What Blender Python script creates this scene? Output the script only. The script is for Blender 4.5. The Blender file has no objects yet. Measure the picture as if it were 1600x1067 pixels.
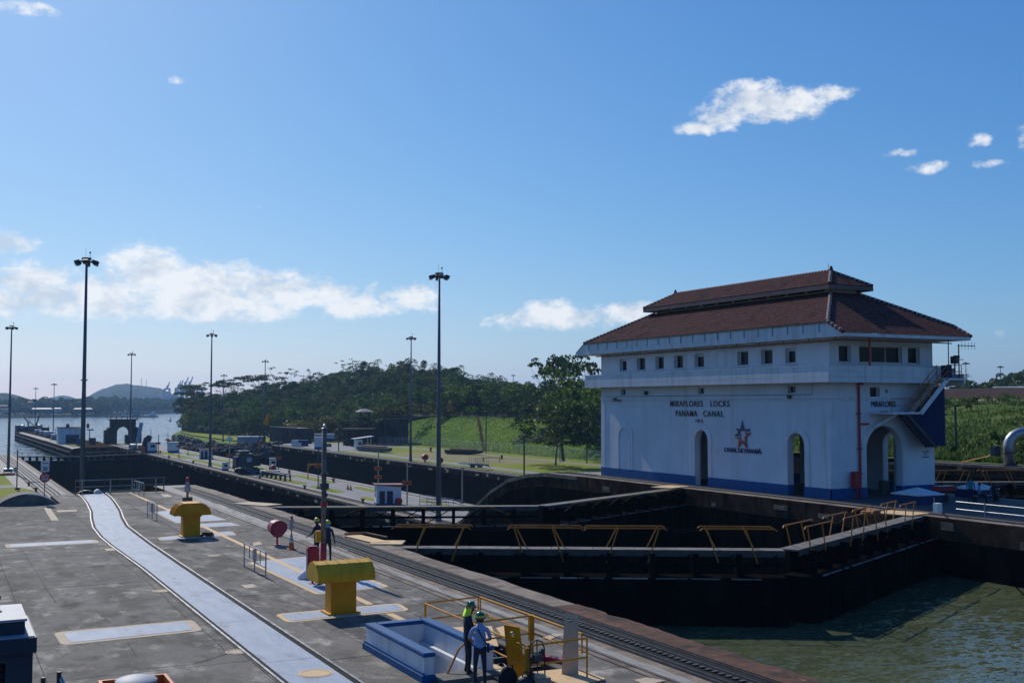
import bpy, bmesh, math, random
import numpy as np
from mathutils import Vector, Matrix
from mathutils.geometry import tessellate_polygon
scene = bpy.context.scene
COL = scene.collection
R = math.radians
random.seed(11)

# ------------------------------------------------------------------ camera
cd = bpy.data.cameras.new('camera'); cam = bpy.data.objects.new('camera', cd); COL.objects.link(cam)
cam.location = (0, 0, 7.0)
cam.rotation_euler = (R(90 + 3.14), 0, R(-27.086))
cd.lens = 39.375; cd.sensor_width = 36; cd.clip_start = 0.3; cd.clip_end = 30000
scene.camera = cam

# ------------------------------------------------------------------ light
SUN_EL, SUN_AZ = 37.5, -3.0          # azimuth in degrees clockwise from +Y
w = bpy.data.worlds.new('World'); scene.world = w; w.use_nodes = True
nt = w.node_tree; nt.nodes.clear()
def wn(t, **k):
    n = nt.nodes.new(t)
    for a, b in k.items(): setattr(n, a, b)
    return n
def wl(a, b): nt.links.new(a, b)
def wmath(op, a, b=None, c=None):
    n = wn('ShaderNodeMath', operation=op)
    for i, v in enumerate((a, b, c)):
        if v is None: continue
        if isinstance(v, (int, float)): n.inputs[i].default_value = v
        else: wl(v, n.inputs[i])
    return n.outputs[0]
sky = wn('ShaderNodeTexSky', sky_type='NISHITA', sun_disc=False)
sky.sun_elevation = R(SUN_EL); sky.sun_rotation = R(SUN_AZ)
sky.altitude = 0; sky.air_density = 1.0; sky.dust_density = 0.6; sky.ozone_density = 2.0
bg = wn('ShaderNodeBackground'); bg.inputs[1].default_value = 0.103
srgb = wn('ShaderNodeSeparateColor'); wl(sky.outputs[0], srgb.inputs[0]); crgb = wn('ShaderNodeCombineColor')
for ch, (gain, gam) in enumerate(((0.285, 1.31), (0.79, 0.96), (2.12, 0.648))):     # one colour response for the whole sky
    wl(wmath('MULTIPLY', wmath('POWER', srgb.outputs[ch], gam), gain), crgb.inputs[ch])
wl(crgb.outputs[0], bg.inputs[0])
tc = wn('ShaderNodeTexCoord')
sp = wn('ShaderNodeSeparateXYZ'); wl(tc.outputs['Generated'], sp.inputs[0])
az = wmath('ARCTAN2', sp.outputs[0], sp.outputs[1])
el = wmath('ARCSINE', sp.outputs[2])
# fractal detail over the sky
cmb = wn('ShaderNodeCombineXYZ'); wl(az, cmb.inputs[0]); wl(el, cmb.inputs[1])
sc = wn('ShaderNodeVectorMath', operation='MULTIPLY'); wl(cmb.outputs[0], sc.inputs[0]); sc.inputs[1].default_value = (1, 1.5, 1)
def cnoise(scale, det, off):
    v = wn('ShaderNodeVectorMath', operation='ADD'); wl(sc.outputs[0], v.inputs[0]); v.inputs[1].default_value = off
    n = wn('ShaderNodeTexNoise'); n.inputs['Scale'].default_value = scale; n.inputs['Detail'].default_value = det
    n.inputs['Roughness'].default_value = 0.62; n.inputs['Distortion'].default_value = 0.25
    wl(v.outputs[0], n.inputs['Vector']); return n.outputs[0]
n1 = cnoise(30, 12, (3.1, 1.7, 0.4)); n2 = cnoise(30, 12, (3.1 - 0.012, 1.7 + 0.022, 0.4)); n3 = cnoise(7, 4, (8.1, 2.2, 1.4)); n4 = cnoise(85, 10, (1.1, 5.2, 2.4))
n1 = wmath('ADD', wmath('MULTIPLY', n1, 0.58), wmath('MULTIPLY', n4, 0.42)); n2 = wmath('ADD', wmath('MULTIPLY', n2, 0.58), wmath('MULTIPLY', n4, 0.42))
CLOUDS = [  # azimuth, elevation, half widths (radians), weight, threshold : low cumulus bank and small fair weather puffs
    (0.0711, 0.0981, 0.0353, 0.0176, 0.81, 0.17),
    (0.1084, 0.0873, 0.0811, 0.0176, 0.94, 0.17),
    (0.1590, 0.1094, 0.0390, 0.0242, 1.02, 0.17),
    (0.2093, 0.1028, 0.0520, 0.0205, 0.98, 0.17),
    (0.2095, 0.0891, 0.0901, 0.0191, 1.02, 0.17),
    (0.2608, 0.0974, 0.0533, 0.0183, 0.98, 0.17),
    (0.2996, 0.0937, 0.0447, 0.0125, 0.89, 0.17),
    (0.3360, 0.0857, 0.0401, 0.0110, 0.85, 0.17),
    (0.3869, 0.0941, 0.0236, 0.0132, 0.85, 0.17),
    (0.0498, 0.0831, 0.0371, 0.0125, 0.85, 0.17),
    (0.0487, 0.1309, 0.0210, 0.0095, 0.77, 0.17),
    (0.5117, 0.0756, 0.0556, 0.0110, 0.85, 0.17),
    (0.5060, 0.0819, 0.0252, 0.0110, 0.85, 0.17),
    (0.5784, 0.0803, 0.0309, 0.0095, 0.77, 0.17),
    (0.6866, 0.2604, 0.0341, 0.0161, 0.94, 0.17),
    (0.7195, 0.2574, 0.0350, 0.0125, 0.85, 0.17),
    (0.6586, 0.2488, 0.0244, 0.0117, 0.85, 0.17),
    (0.7466, 0.2609, 0.0235, 0.0081, 0.77, 0.17),
    (0.6417, 0.2398, 0.0246, 0.0066, 0.77, 0.17),
    (0.7057, 0.2465, 0.0352, 0.0059, 0.51, 0.17),
    (0.8115, 0.2093, 0.0165, 0.0041, 0.67, 0.62),
    (0.8317, 0.1963, 0.0191, 0.0062, 0.84, 0.62),
    (0.8730, 0.2148, 0.0111, 0.0062, 0.77, 0.62),
    (0.8789, 0.1958, 0.0175, 0.0052, 0.80, 0.62),
    (0.9074, 0.2152, 0.0081, 0.0134, 0.80, 0.62),
    (0.0540, 0.3167, 0.0225, 0.0051, 0.51, 0.17),
    (0.1763, 0.2718, 0.0100, 0.0041, 0.62, 0.62),
    (0.8865, 0.0567, 0.0055, 0.0041, 0.62, 0.62),
    (0.3529, 0.0933, 0.0171, 0.0144, 0.88, 0.62),
]
acc = None
for (a0, e0, ra, re_, wt, off_) in CLOUDS:
    u = wmath('DIVIDE', wmath('SUBTRACT', az, a0), ra); v = wmath('DIVIDE', wmath('SUBTRACT', el, e0), re_)
    d = wmath('ADD', wmath('MULTIPLY', u, u), wmath('MULTIPLY', v, v))
    m = wmath('SUBTRACT', wmath('MULTIPLY', wmath('SUBTRACT', 1.0, d), wt), off_)
    acc = m if acc is None else wmath('SMOOTH_MAX', acc, m, 0.35)
acc = wmath('MAXIMUM', acc, -1.2)
shape = wmath('ADD', wmath('MULTIPLY', acc, 1.7), wmath('MULTIPLY', wmath('SUBTRACT', n1, 0.445), 8.5))
mr = wn('ShaderNodeMapRange', interpolation_type='SMOOTHSTEP'); wl(shape, mr.inputs[0])
mr.inputs[1].default_value = -0.5; mr.inputs[2].default_value = 1.7
lit = wn('ShaderNodeMapRange'); wl(wmath('ADD', wmath('MULTIPLY', wmath('SUBTRACT', n1, n2), 3.0), wmath('MULTIPLY', n3, 0.9)), lit.inputs[0])
lit.inputs[1].default_value = 0.10; lit.inputs[2].default_value = 0.60
cc = wn('ShaderNodeMix', data_type='RGBA'); wl(lit.outputs[0], cc.inputs[0])
cc.inputs[6].default_value = (0.62, 0.69, 0.78, 1); cc.inputs[7].default_value = (0.93, 0.95, 0.97, 1)
bg2 = wn('ShaderNodeBackground'); bg2.inputs[1].default_value = 1.10; wl(cc.outputs[2], bg2.inputs[0])
mx = wn('ShaderNodeMixShader'); wl(wmath('MULTIPLY', mr.outputs[0], 0.93), mx.inputs[0]); wl(bg.outputs[0], mx.inputs[1]); wl(bg2.outputs[0], mx.inputs[2])
out = wn('ShaderNodeOutputWorld'); wl(mx.outputs[0], out.inputs[0])
sd = bpy.data.lights.new('sun', 'SUN'); sd.energy = 4.2; sd.angle = R(0.5); sd.color = (1.0, 0.95, 0.87)
sun = bpy.data.objects.new('sun', sd); COL.objects.link(sun); sun.location = (0, 0, 80)
sv = Vector((math.sin(R(SUN_AZ)) * math.cos(R(SUN_EL)), math.cos(R(SUN_AZ)) * math.cos(R(SUN_EL)), math.sin(R(SUN_EL))))
sun.rotation_euler = sv.to_track_quat('Z', 'Y').to_euler()
vs = scene.view_settings; vs.view_transform = 'Standard'; vs.look = 'None'; vs.exposure = -0.15; vs.gamma = 1.0; vs.use_curve_mapping = False

# ------------------------------------------------------------------ materials
def mat(name, c1, c2=None, scale=3.0, rough=0.8, metal=0.0, bump=0.0, bscale=None, detail=6, streak=None, dirt=None, rand=0.0,
        lo=0.35, hi=0.65, stretch=(1, 1, 1), spec=0.5, sub=None, bdist=0.02, stain=None, speck=0.0):
    """colour mottled between c1 and c2; dirt=(colour, scale, threshold) for stains; rand varies per object"""
    m = bpy.data.materials.new(name); m.use_nodes = True; t = m.node_tree; t.nodes.clear()
    N = t.nodes.new; L = t.links.new
    o = N('ShaderNodeOutputMaterial'); b = N('ShaderNodeBsdfPrincipled'); L(b.outputs[0], o.inputs[0])
    b.inputs['Roughness'].default_value = rough; b.inputs['Metallic'].default_value = metal
    b.inputs['Specular IOR Level'].default_value = spec
    g = N('ShaderNodeNewGeometry'); mp = N('ShaderNodeMapping'); mp.inputs['Scale'].default_value = stretch
    L(g.outputs['Position'], mp.inputs[0])
    def noise(s, d=detail, vec=None, r=0.6):
        n = N('ShaderNodeTexNoise'); n.inputs['Scale'].default_value = s; n.inputs['Detail'].default_value = d; n.inputs['Roughness'].default_value = r
        L(vec or mp.outputs[0], n.inputs['Vector']); return n.outputs[0]
    def rng(v, a, c):
        n = N('ShaderNodeMapRange'); L(v, n.inputs[0]); n.inputs[1].default_value = a; n.inputs[2].default_value = c; return n.outputs[0]
    def mix(f, a, c):
        n = N('ShaderNodeMix'); n.data_type = 'RGBA'
        if isinstance(f, float): n.inputs[0].default_value = f
        else: L(f, n.inputs[0])
        for i, v in ((6, a), (7, c)):
            if isinstance(v, tuple): n.inputs[i].default_value = (*v, 1)
            else: L(v, n.inputs[i])
        return n.outputs[2]
    c = c1
    if c2: c = mix(rng(noise(scale), lo, hi), c1, c2)
    if streak:   # vertical run stains: colour, scale
        sm = N('ShaderNodeMapping'); sm.inputs['Scale'].default_value = (1, 1, 0.06); L(g.outputs['Position'], sm.inputs[0])
        c = mix(rng(noise(streak[1], 5, sm.outputs[0]), 0.5, 0.72), c if not isinstance(c, tuple) else c, streak[0])
    if dirt:
        c = mix(rng(noise(dirt[1], 8, None, 0.68), dirt[2], dirt[2] + 0.14), c, dirt[0])
    if stain:    # second, broader layer of stains: colour, scale, threshold
        c = mix(rng(noise(stain[1], 6, None, 0.6), stain[2], stain[2] + 0.12), c, stain[0])
    if speck:
        hv = N('ShaderNodeHueSaturation'); q = N('ShaderNodeMapRange'); L(noise(38.0, 3, g.outputs['Position'], 0.7), q.inputs[0]); q.inputs[1].default_value = 0.3; q.inputs[2].default_value = 0.7
        q.inputs[3].default_value = 1 - speck; q.inputs[4].default_value = 1 + speck; L(q.outputs[0], hv.inputs['Value'])
        if isinstance(c, tuple): hv.inputs['Color'].default_value = (*c, 1)
        else: L(c, hv.inputs['Color'])
        c = hv.outputs[0]
    if rand:
        oi = N('ShaderNodeObjectInfo'); h = N('ShaderNodeHueSaturation'); 
        mm = N('ShaderNodeMapRange'); L(oi.outputs['Random'], mm.inputs[0]); mm.inputs[3].default_value = 1 - rand; mm.inputs[4].default_value = 1 + rand
        L(mm.outputs[0], h.inputs['Value'])
        if isinstance(c, tuple): h.inputs['Color'].default_value = (*c, 1)
        else: L(c, h.inputs['Color'])
        c = h.outputs[0]
    if isinstance(c, tuple): b.inputs['Base Color'].default_value = (*c, 1)
    else: L(c, b.inputs['Base Color'])
    if bump:
        bn = N('ShaderNodeBump'); bn.inputs['Strength'].default_value = bump; bn.inputs['Distance'].default_value = bdist
        L(noise(bscale or scale * 6), bn.inputs['Height']); L(bn.outputs[0], b.inputs['Normal'])
    return m
M = {}
M['deck'] = mat('deck_concrete', (0.066, 0.059, 0.050), (0.175, 0.160, 0.136), 0.45, 0.9, bump=0.8, bscale=11, stain=((0.038, 0.034, 0.029), 0.45, 0.545), speck=0.30, dirt=((0.30, 0.275, 0.23), 0.8, 0.53), rand=0.26, lo=0.38, hi=0.62, stretch=(1.25, 0.75, 1), spec=0.3)
M['deckbase'] = mat('deck_joint', (0.03, 0.03, 0.03), (0.05, 0.048, 0.04), 4, 0.95)
M['bright'] = mat('worn_pale_concrete', (0.20, 0.185, 0.165), (0.34, 0.32, 0.28), 2.0, 0.8, bump=0.3, stretch=(3, 0.5, 1), stain=((0.11, 0.10, 0.085), 0.7, 0.54), speck=0.15, dirt=((0.10, 0.09, 0.08), 0.8, 0.56), spec=0.3)
M['wall'] = mat('lock_wall_wet_concrete', (0.006, 0.006, 0.0055), (0.018, 0.016, 0.013), 0.7, 0.95, bump=0.6, bscale=3, streak=((0.003, 0.003, 0.003), 1.3), dirt=((0.045, 0.036, 0.027), 0.55, 0.68), spec=0.0)
M['walltop'] = mat('lock_wall_dry_brown', (0.033, 0.020, 0.014), (0.09, 0.058, 0.038), 0.8, 0.95, bump=0.8, bscale=4, streak=((0.012, 0.010, 0.008), 1.1), dirt=((0.20, 0.145, 0.095), 0.9, 0.635), spec=0.0)
M['coping'] = mat('coping_worn', (0.11, 0.078, 0.058), (0.26, 0.205, 0.155), 0.9, 0.85, bump=0.6, bscale=8, dirt=((0.05, 0.035, 0.027), 0.6, 0.53), spec=0.3)
M['rust'] = mat('rusty_coping_steel', (0.050, 0.024, 0.017), (0.135, 0.065, 0.038), 1.6, 0.85, bump=0.7, bscale=10, dirt=((0.020, 0.016, 0.015), 1.1, 0.51), stain=((0.24, 0.13, 0.07), 1.7, 0.60), spec=0.2)
M['asphalt'] = mat('asphalt', (0.045, 0.045, 0.047), (0.075, 0.074, 0.072), 0.6, 0.9, bump=0.4, bscale=14, dirt=((0.12, 0.115, 0.10), 0.35, 0.62))
M['road'] = mat('grey_service_road', (0.15, 0.15, 0.15), (0.23, 0.225, 0.215), 0.35, 0.9, bump=0.2, dirt=((0.10, 0.10, 0.10), 0.3, 0.58))
M['trackbed'] = mat('greasy_track_bed', (0.008, 0.008, 0.0085), (0.02, 0.019, 0.018), 1.5, 0.8, bump=0.4, bscale=12, spec=0.1)
M['oldpole'] = mat('weathered_pole_paint', (0.20, 0.165, 0.13), (0.11, 0.095, 0.08), 3.0, 0.8, dirt=((0.30, 0.28, 0.25), 2.5, 0.62))
M['rail'] = mat('polished_rail_steel', (0.26, 0.26, 0.27), (0.13, 0.12, 0.115), 2.0, 0.45, 0.9)
M['strip'] = mat('pale_blue_steel_plate', (0.25, 0.305, 0.375), (0.33, 0.38, 0.445), 1.2, 0.65, bump=0.25, bscale=16, dirt=((0.17, 0.185, 0.21), 0.9, 0.56), stain=((0.40, 0.40, 0.38), 1.6, 0.62), speck=0.07, stretch=(2, .6, 1), spec=0.25)
M['cream'] = mat('faded_yellow_paint', (0.66, 0.42, 0.19), (0.56, 0.40, 0.22), 1.3, 0.8, bump=0.1, dirt=((0.24, 0.20, 0.15), 1.9, 0.58))
M['creampale'] = mat('worn_cream_paint', (0.55, 0.42, 0.27), (0.42, 0.34, 0.24), 1.3, 0.85, dirt=((0.20, 0.18, 0.15), 1.4, 0.56))
M['white'] = mat('white_paint', (0.72, 0.73, 0.74), (0.62, 0.63, 0.64), 0.8, 0.65, bump=0.12, bscale=5, streak=((0.50, 0.50, 0.48), 2.2), dirt=((0.36, 0.35, 0.32), 1.1, 0.67), spec=0.25)
M['whitewall'] = mat('white_painted_concrete', (0.71, 0.73, 0.76), (0.62, 0.64, 0.67), 0.35, 0.8, bump=0.25, bscale=3, streak=((0.57, 0.575, 0.57), 1.0), dirt=((0.36, 0.34, 0.30), 0.9, 0.715), stain=((0.60, 0.61, 0.63), 0.5, 0.58), spec=0.2)
M['soffit'] = mat('cream_soffit_paint', (0.60, 0.57, 0.48), (0.50, 0.47, 0.40), 0.7, 0.8)
M['blue'] = mat('royal_blue_paint', (0.009, 0.078, 0.215), (0.013, 0.10, 0.26), 1.2, 0.6, bump=0.15, dirt=((0.012, 0.045, 0.10), 0.9, 0.62), speck=0.08, spec=0.2)
M['navy'] = mat('dark_blue_sheet', (0.006, 0.022, 0.085), (0.010, 0.034, 0.115), 0.8, 0.6, spec=0.3)
M['masts'] = mat('blue_grey_mast_paint', (0.10, 0.125, 0.165), (0.08, 0.10, 0.135), 1.5, 0.55, 0.2)
M['machine'] = mat('navy_grey_machine_paint', (0.045, 0.055, 0.08), (0.03, 0.038, 0.058), 1.8, 0.6, bump=0.1, dirt=((0.09, 0.09, 0.09), 3.0, 0.66), spec=0.25)
M['machinetop'] = mat('pale_machine_top', (0.36, 0.39, 0.42), (0.28, 0.30, 0.33), 2.5, 0.6, dirt=((0.5, 0.48, 0.44), 2, 0.68))
M['yellow'] = mat('safety_yellow_paint', (0.64, 0.275, 0.003), (0.48, 0.20, 0.003), 1.5, 0.55, bump=0.1, dirt=((0.22, 0.095, 0.012), 1.8, 0.60), stain=((0.13, 0.07, 0.03), 4.0, 0.66), spec=0.3)
M['yellowlight'] = mat('bright_yellow_hood_paint', (0.70, 0.37, 0.010), (0.56, 0.29, 0.012), 1.6, 0.55, dirt=((0.26, 0.14, 0.02), 2.4, 0.60), stain=((0.14, 0.09, 0.04), 4.5, 0.66), spec=0.3)
M['orange'] = mat('orange_handrail_paint', (0.55, 0.19, 0.008), (0.40, 0.125, 0.008), 1.5, 0.5)
M['signorange'] = mat('orange_sign', (0.62, 0.14, 0.012), (0.55, 0.12, 0.012), 2, 0.5)
M['red'] = mat('red_paint', (0.42, 0.015, 0.02), (0.32, 0.012, 0.018), 2, 0.45)
M['maroon'] = mat('crimson_fibreglass', (0.36, 0.018, 0.05), (0.27, 0.015, 0.035), 2, 0.4, dirt=((0.45, 0.12, 0.14), 3, 0.70))
M['galv'] = mat('galvanised_steel', (0.38, 0.39, 0.40), (0.28, 0.29, 0.30), 4, 0.4, 0.75)
M['steel'] = mat('dark_steel', (0.045, 0.045, 0.05), (0.08, 0.078, 0.075), 2, 0.55, 0.4)
M['black'] = mat('black_rubber', (0.01, 0.01, 0.011), (0.018, 0.018, 0.018), 3, 0.6)
M['gate'] = mat('lock_gate_steel', (0.005, 0.0052, 0.0055), (0.012, 0.011, 0.010), 0.7, 0.9, 0.0, bump=0.3, bscale=4, streak=((0.003, 0.003, 0.003), 1.5), dirt=((0.03, 0.018, 0.011), 0.8, 0.66), spec=0.0)
M['walk'] = mat('gate_walkway_deck', (0.115, 0.11, 0.098), (0.20, 0.19, 0.17), 1.2, 0.85, bump=0.3, bscale=12, dirt=((0.07, 0.062, 0.05), 1, 0.56), spec=0.2)
M['lens'] = mat('floodlight_glass', (0.25, 0.35, 0.5), None, 1, 0.1)
M['glass'] = mat('dark_window_glass', (0.010, 0.012, 0.014), (0.028, 0.030, 0.032), 0.8, 0.2, spec=0.12)
M['frame'] = mat('white_window_frame', (0.62, 0.64, 0.66), None, 1, 0.5)
M['tile'] = mat('red_brown_clay_tile', (0.074, 0.030, 0.026), (0.150, 0.066, 0.055), 3.5, 0.9, bump=0.3, bscale=12, dirt=((0.042, 0.028, 0.026), 0.55, 0.53), stain=((0.20, 0.14, 0.125), 5.0, 0.60), spec=0.1)
M['mortar'] = mat('pale_ridge_mortar', (0.55, 0.48, 0.43), (0.42, 0.32, 0.28), 2.5, 0.8)
M['fasciab'] = mat('roof_fascia_brown', (0.17, 0.11, 0.095), (0.12, 0.08, 0.07), 1, 0.7)
M['moss'] = mat('mossy_gutter', (0.20, 0.24, 0.20), (0.09, 0.07, 0.05), 2.5, 0.8)
M['letter'] = mat('black_letter_paint', (0.012, 0.014, 0.02), None, 1, 0.5)
M['logoblue'] = mat('logo_navy', (0.01, 0.022, 0.10), None, 1, 0.4)
M['logored'] = mat('logo_red', (0.42, 0.03, 0.02), None, 1, 0.4)
M['oldconc'] = mat('old_dark_concrete', (0.035, 0.030, 0.025), (0.085, 0.076, 0.062), 0.3, 0.9, bump=0.5, streak=((0.02, 0.018, 0.016), 0.6), dirt=((0.13, 0.085, 0.045), 0.4, 0.64), spec=0.2)
M['redroof'] = mat('maroon_roof_sheet', (0.20, 0.03, 0.03), (0.14, 0.02, 0.025), 1, 0.6)
M['greyblue'] = mat('blue_grey_hull_paint', (0.10, 0.125, 0.15), (0.07, 0.085, 0.10), 0.8, 0.6, dirt=((0.14, 0.07, 0.03), 0.8, 0.62))
M['rustbright'] = mat('orange_rust', (0.33, 0.12, 0.04), (0.22, 0.08, 0.03), 1.5, 0.8)
M['plastic'] = mat('white_plastic_bag', (0.62, 0.62, 0.63), (0.72, 0.72, 0.73), 5, 0.4, bump=0.6, bscale=14)
M['card'] = mat('brown_cardboard', (0.36, 0.26, 0.19), (0.30, 0.21, 0.15), 3, 0.8)
M['rock'] = mat('riprap_rock', (0.035, 0.032, 0.03), (0.10, 0.092, 0.085), 0.5, 0.9, bump=0.6, rand=0.3)
M['grass'] = mat('mown_lawn', (0.15, 0.20, 0.010), (0.22, 0.23, 0.022), 0.10, 0.95, bump=0.6, bscale=3, dirt=((0.24, 0.18, 0.07), 0.07, 0.56), bdist=0.06, spec=0.1)
M['bankgrass'] = mat('embankment_grass', (0.075, 0.15, 0.006), (0.13, 0.21, 0.012), 0.16, 0.95, bump=1.0, bscale=0.8, dirt=((0.035, 0.075, 0.008), 0.22, 0.58), bdist=0.4, stretch=(1, 0.4, 2.5), spec=0.1)
M['field'] = mat('weedy_field', (0.055, 0.10, 0.012), (0.115, 0.15, 0.03), 0.12, 0.95, bump=0.9, bscale=0.9, dirt=((0.17, 0.13, 0.06), 0.13, 0.60), bdist=0.4, spec=0.1)
M['earth'] = mat('brown_earth_bank', (0.055, 0.03, 0.026), (0.038, 0.022, 0.02), 0.3, 0.95, bump=0.8, bscale=1.2, spec=0.1)
M['path'] = mat('ochre_dirt_track', (0.34, 0.22, 0.13), (0.27, 0.19, 0.11), 0.3, 0.95)
M['forestfloor'] = mat('forest_floor', (0.02, 0.035, 0.010), (0.035, 0.05, 0.015), 0.2, 0.95, bump=0.8, bscale=0.6, bdist=0.5)
M['farhill'] = mat('far_hill_woods', (0.012, 0.026, 0.010), (0.055, 0.075, 0.025), 0.02, 0.95, bump=1.0, bscale=0.06, bdist=14, spec=0.1)
M['bark'] = mat('tree_bark', (0.09, 0.075, 0.058), (0.16, 0.14, 0.12), 2, 0.9)
M['denim'] = mat('navy_work_cloth', (0.012, 0.018, 0.04), (0.02, 0.028, 0.055), 8, 0.9, bump=0.4, bscale=14)
M['trouser'] = mat('black_trouser_cloth', (0.010, 0.010, 0.013), (0.018, 0.018, 0.022), 8, 0.9, bump=0.4, bscale=14)
M['shirt'] = mat('light_blue_shirt_cloth', (0.25, 0.36, 0.58), (0.21, 0.31, 0.52), 6, 0.9, bump=0.4, bscale=12)
M['tealshirt'] = mat('teal_shirt_cloth', (0.02, 0.22, 0.28), (0.015, 0.17, 0.22), 6, 0.9)
M['skin'] = mat('brown_skin', (0.14, 0.075, 0.05), (0.17, 0.09, 0.06), 6, 0.55)
M['boot'] = mat('black_boot', (0.012, 0.011, 0.010), None, 1, 0.5)
M['helmetgreen'] = mat('green_helmet', (0.01, 0.16, 0.08), None, 1, 0.25)
M['helmetyellow'] = mat('yellow_helmet', (0.62, 0.48, 0.02), None, 1, 0.3)
M['hiviz'] = mat('hi_vis_yellow_cloth', (0.55, 0.80, 0.03), None, 1, 0.7)
M['hivizred'] = mat('orange_red_band', (0.75, 0.10, 0.02), None, 1, 0.7)
M['turq'] = mat('turquoise_scarf', (0.03, 0.35, 0.45), None, 1, 0.8)
M['pink'] = mat('pink_red_plastic', (0.60, 0.10, 0.16), (0.40, 0.03, 0.06), 4, 0.45)
M['crane'] = mat('far_crane_steel', (0.10, 0.14, 0.22), None, 1, 0.7)

def leafmat(name, a, b, c, var=0.28):
    m = bpy.data.materials.new(name); m.use_nodes = True; t = m.node_tree; t.nodes.clear(); N = t.nodes.new; L = t.links.new
    o = N('ShaderNodeOutputMaterial'); d = N('ShaderNodeBsdfDiffuse'); tr = N('ShaderNodeBsdfTranslucent'); gl = N('ShaderNodeBsdfGlossy')
    gl.inputs['Roughness'].default_value = 0.5; gl.inputs['Color'].default_value = (0.5, 0.5, 0.45, 1)
    g = N('ShaderNodeNewGeometry')
    cr = N('ShaderNodeValToRGB'); e = cr.color_ramp.elements; e[0].color = (*a, 1); e[1].color = (*c, 1); e[0].position = 0.1; e[1].position = 0.95
    k = cr.color_ramp.elements.new(0.55); k.color = (*b, 1)
    n = N('ShaderNodeTexNoise'); n.inputs['Scale'].default_value = 0.35; n.inputs['Detail'].default_value = 2; L(g.outputs['Position'], n.inputs['Vector'])
    mm = N('ShaderNodeMath'); mm.operation = 'MULTIPLY_ADD'; L(g.outputs['Random Per Island'], mm.inputs[0]); mm.inputs[1].default_value = 0.55
    m2 = N('ShaderNodeMath'); m2.operation = 'MULTIPLY_ADD'; L(n.outputs[0], m2.inputs[0]); m2.inputs[1].default_value = 1.3; m2.inputs[2].default_value = -0.42; L(m2.outputs[0], mm.inputs[2])
    L(mm.outputs[0], cr.inputs[0])
    oi = N('ShaderNodeObjectInfo'); h = N('ShaderNodeHueSaturation')
    mr_ = N('ShaderNodeMapRange'); L(oi.outputs['Random'], mr_.inputs[0]); mr_.inputs[3].default_value = 1 - var; mr_.inputs[4].default_value = 1 + var
    L(mr_.outputs[0], h.inputs['Value'])
    mh = N('ShaderNodeMapRange'); L(oi.outputs['Random'], mh.inputs[0]); mh.inputs[3].default_value = 0.515; mh.inputs[4].default_value = 0.485; L(mh.outputs[0], h.inputs['Hue'])
    L(cr.outputs[0], h.inputs['Color'])
    for s in (d, tr): L(h.outputs[0], s.inputs['Color'])
    x = N('ShaderNodeMixShader'); x.inputs[0].default_value = 0.40; L(d.outputs[0], x.inputs[1]); L(tr.outputs[0], x.inputs[2])
    y = N('ShaderNodeMixShader'); y.inputs[0].default_value = 0.04; L(x.outputs[0], y.inputs[1]); L(gl.outputs[0], y.inputs[2]); L(y.outputs[0], o.inputs[0])
    return m
M['leafdark'] = leafmat('dark_tropical_leaves', (0.009, 0.024, 0.003), (0.032, 0.066, 0.008), (0.11, 0.165, 0.02))
M['leafmid'] = leafmat('mid_green_leaves', (0.014, 0.042, 0.004), (0.06, 0.12, 0.010), (0.19, 0.27, 0.03))
M['leafolive'] = leafmat('olive_leaves', (0.028, 0.032, 0.006), (0.08, 0.085, 0.012), (0.19, 0.17, 0.035))
M['leafpale'] = leafmat('pale_flowering_grass', (0.03, 0.055, 0.02), (0.10, 0.14, 0.07), (0.42, 0.45, 0.36), 0.1)
M['blade'] = leafmat('tall_weed_blades', (0.035, 0.07, 0.008), (0.085, 0.135, 0.018), (0.22, 0.26, 0.08), 0.1)

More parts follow.
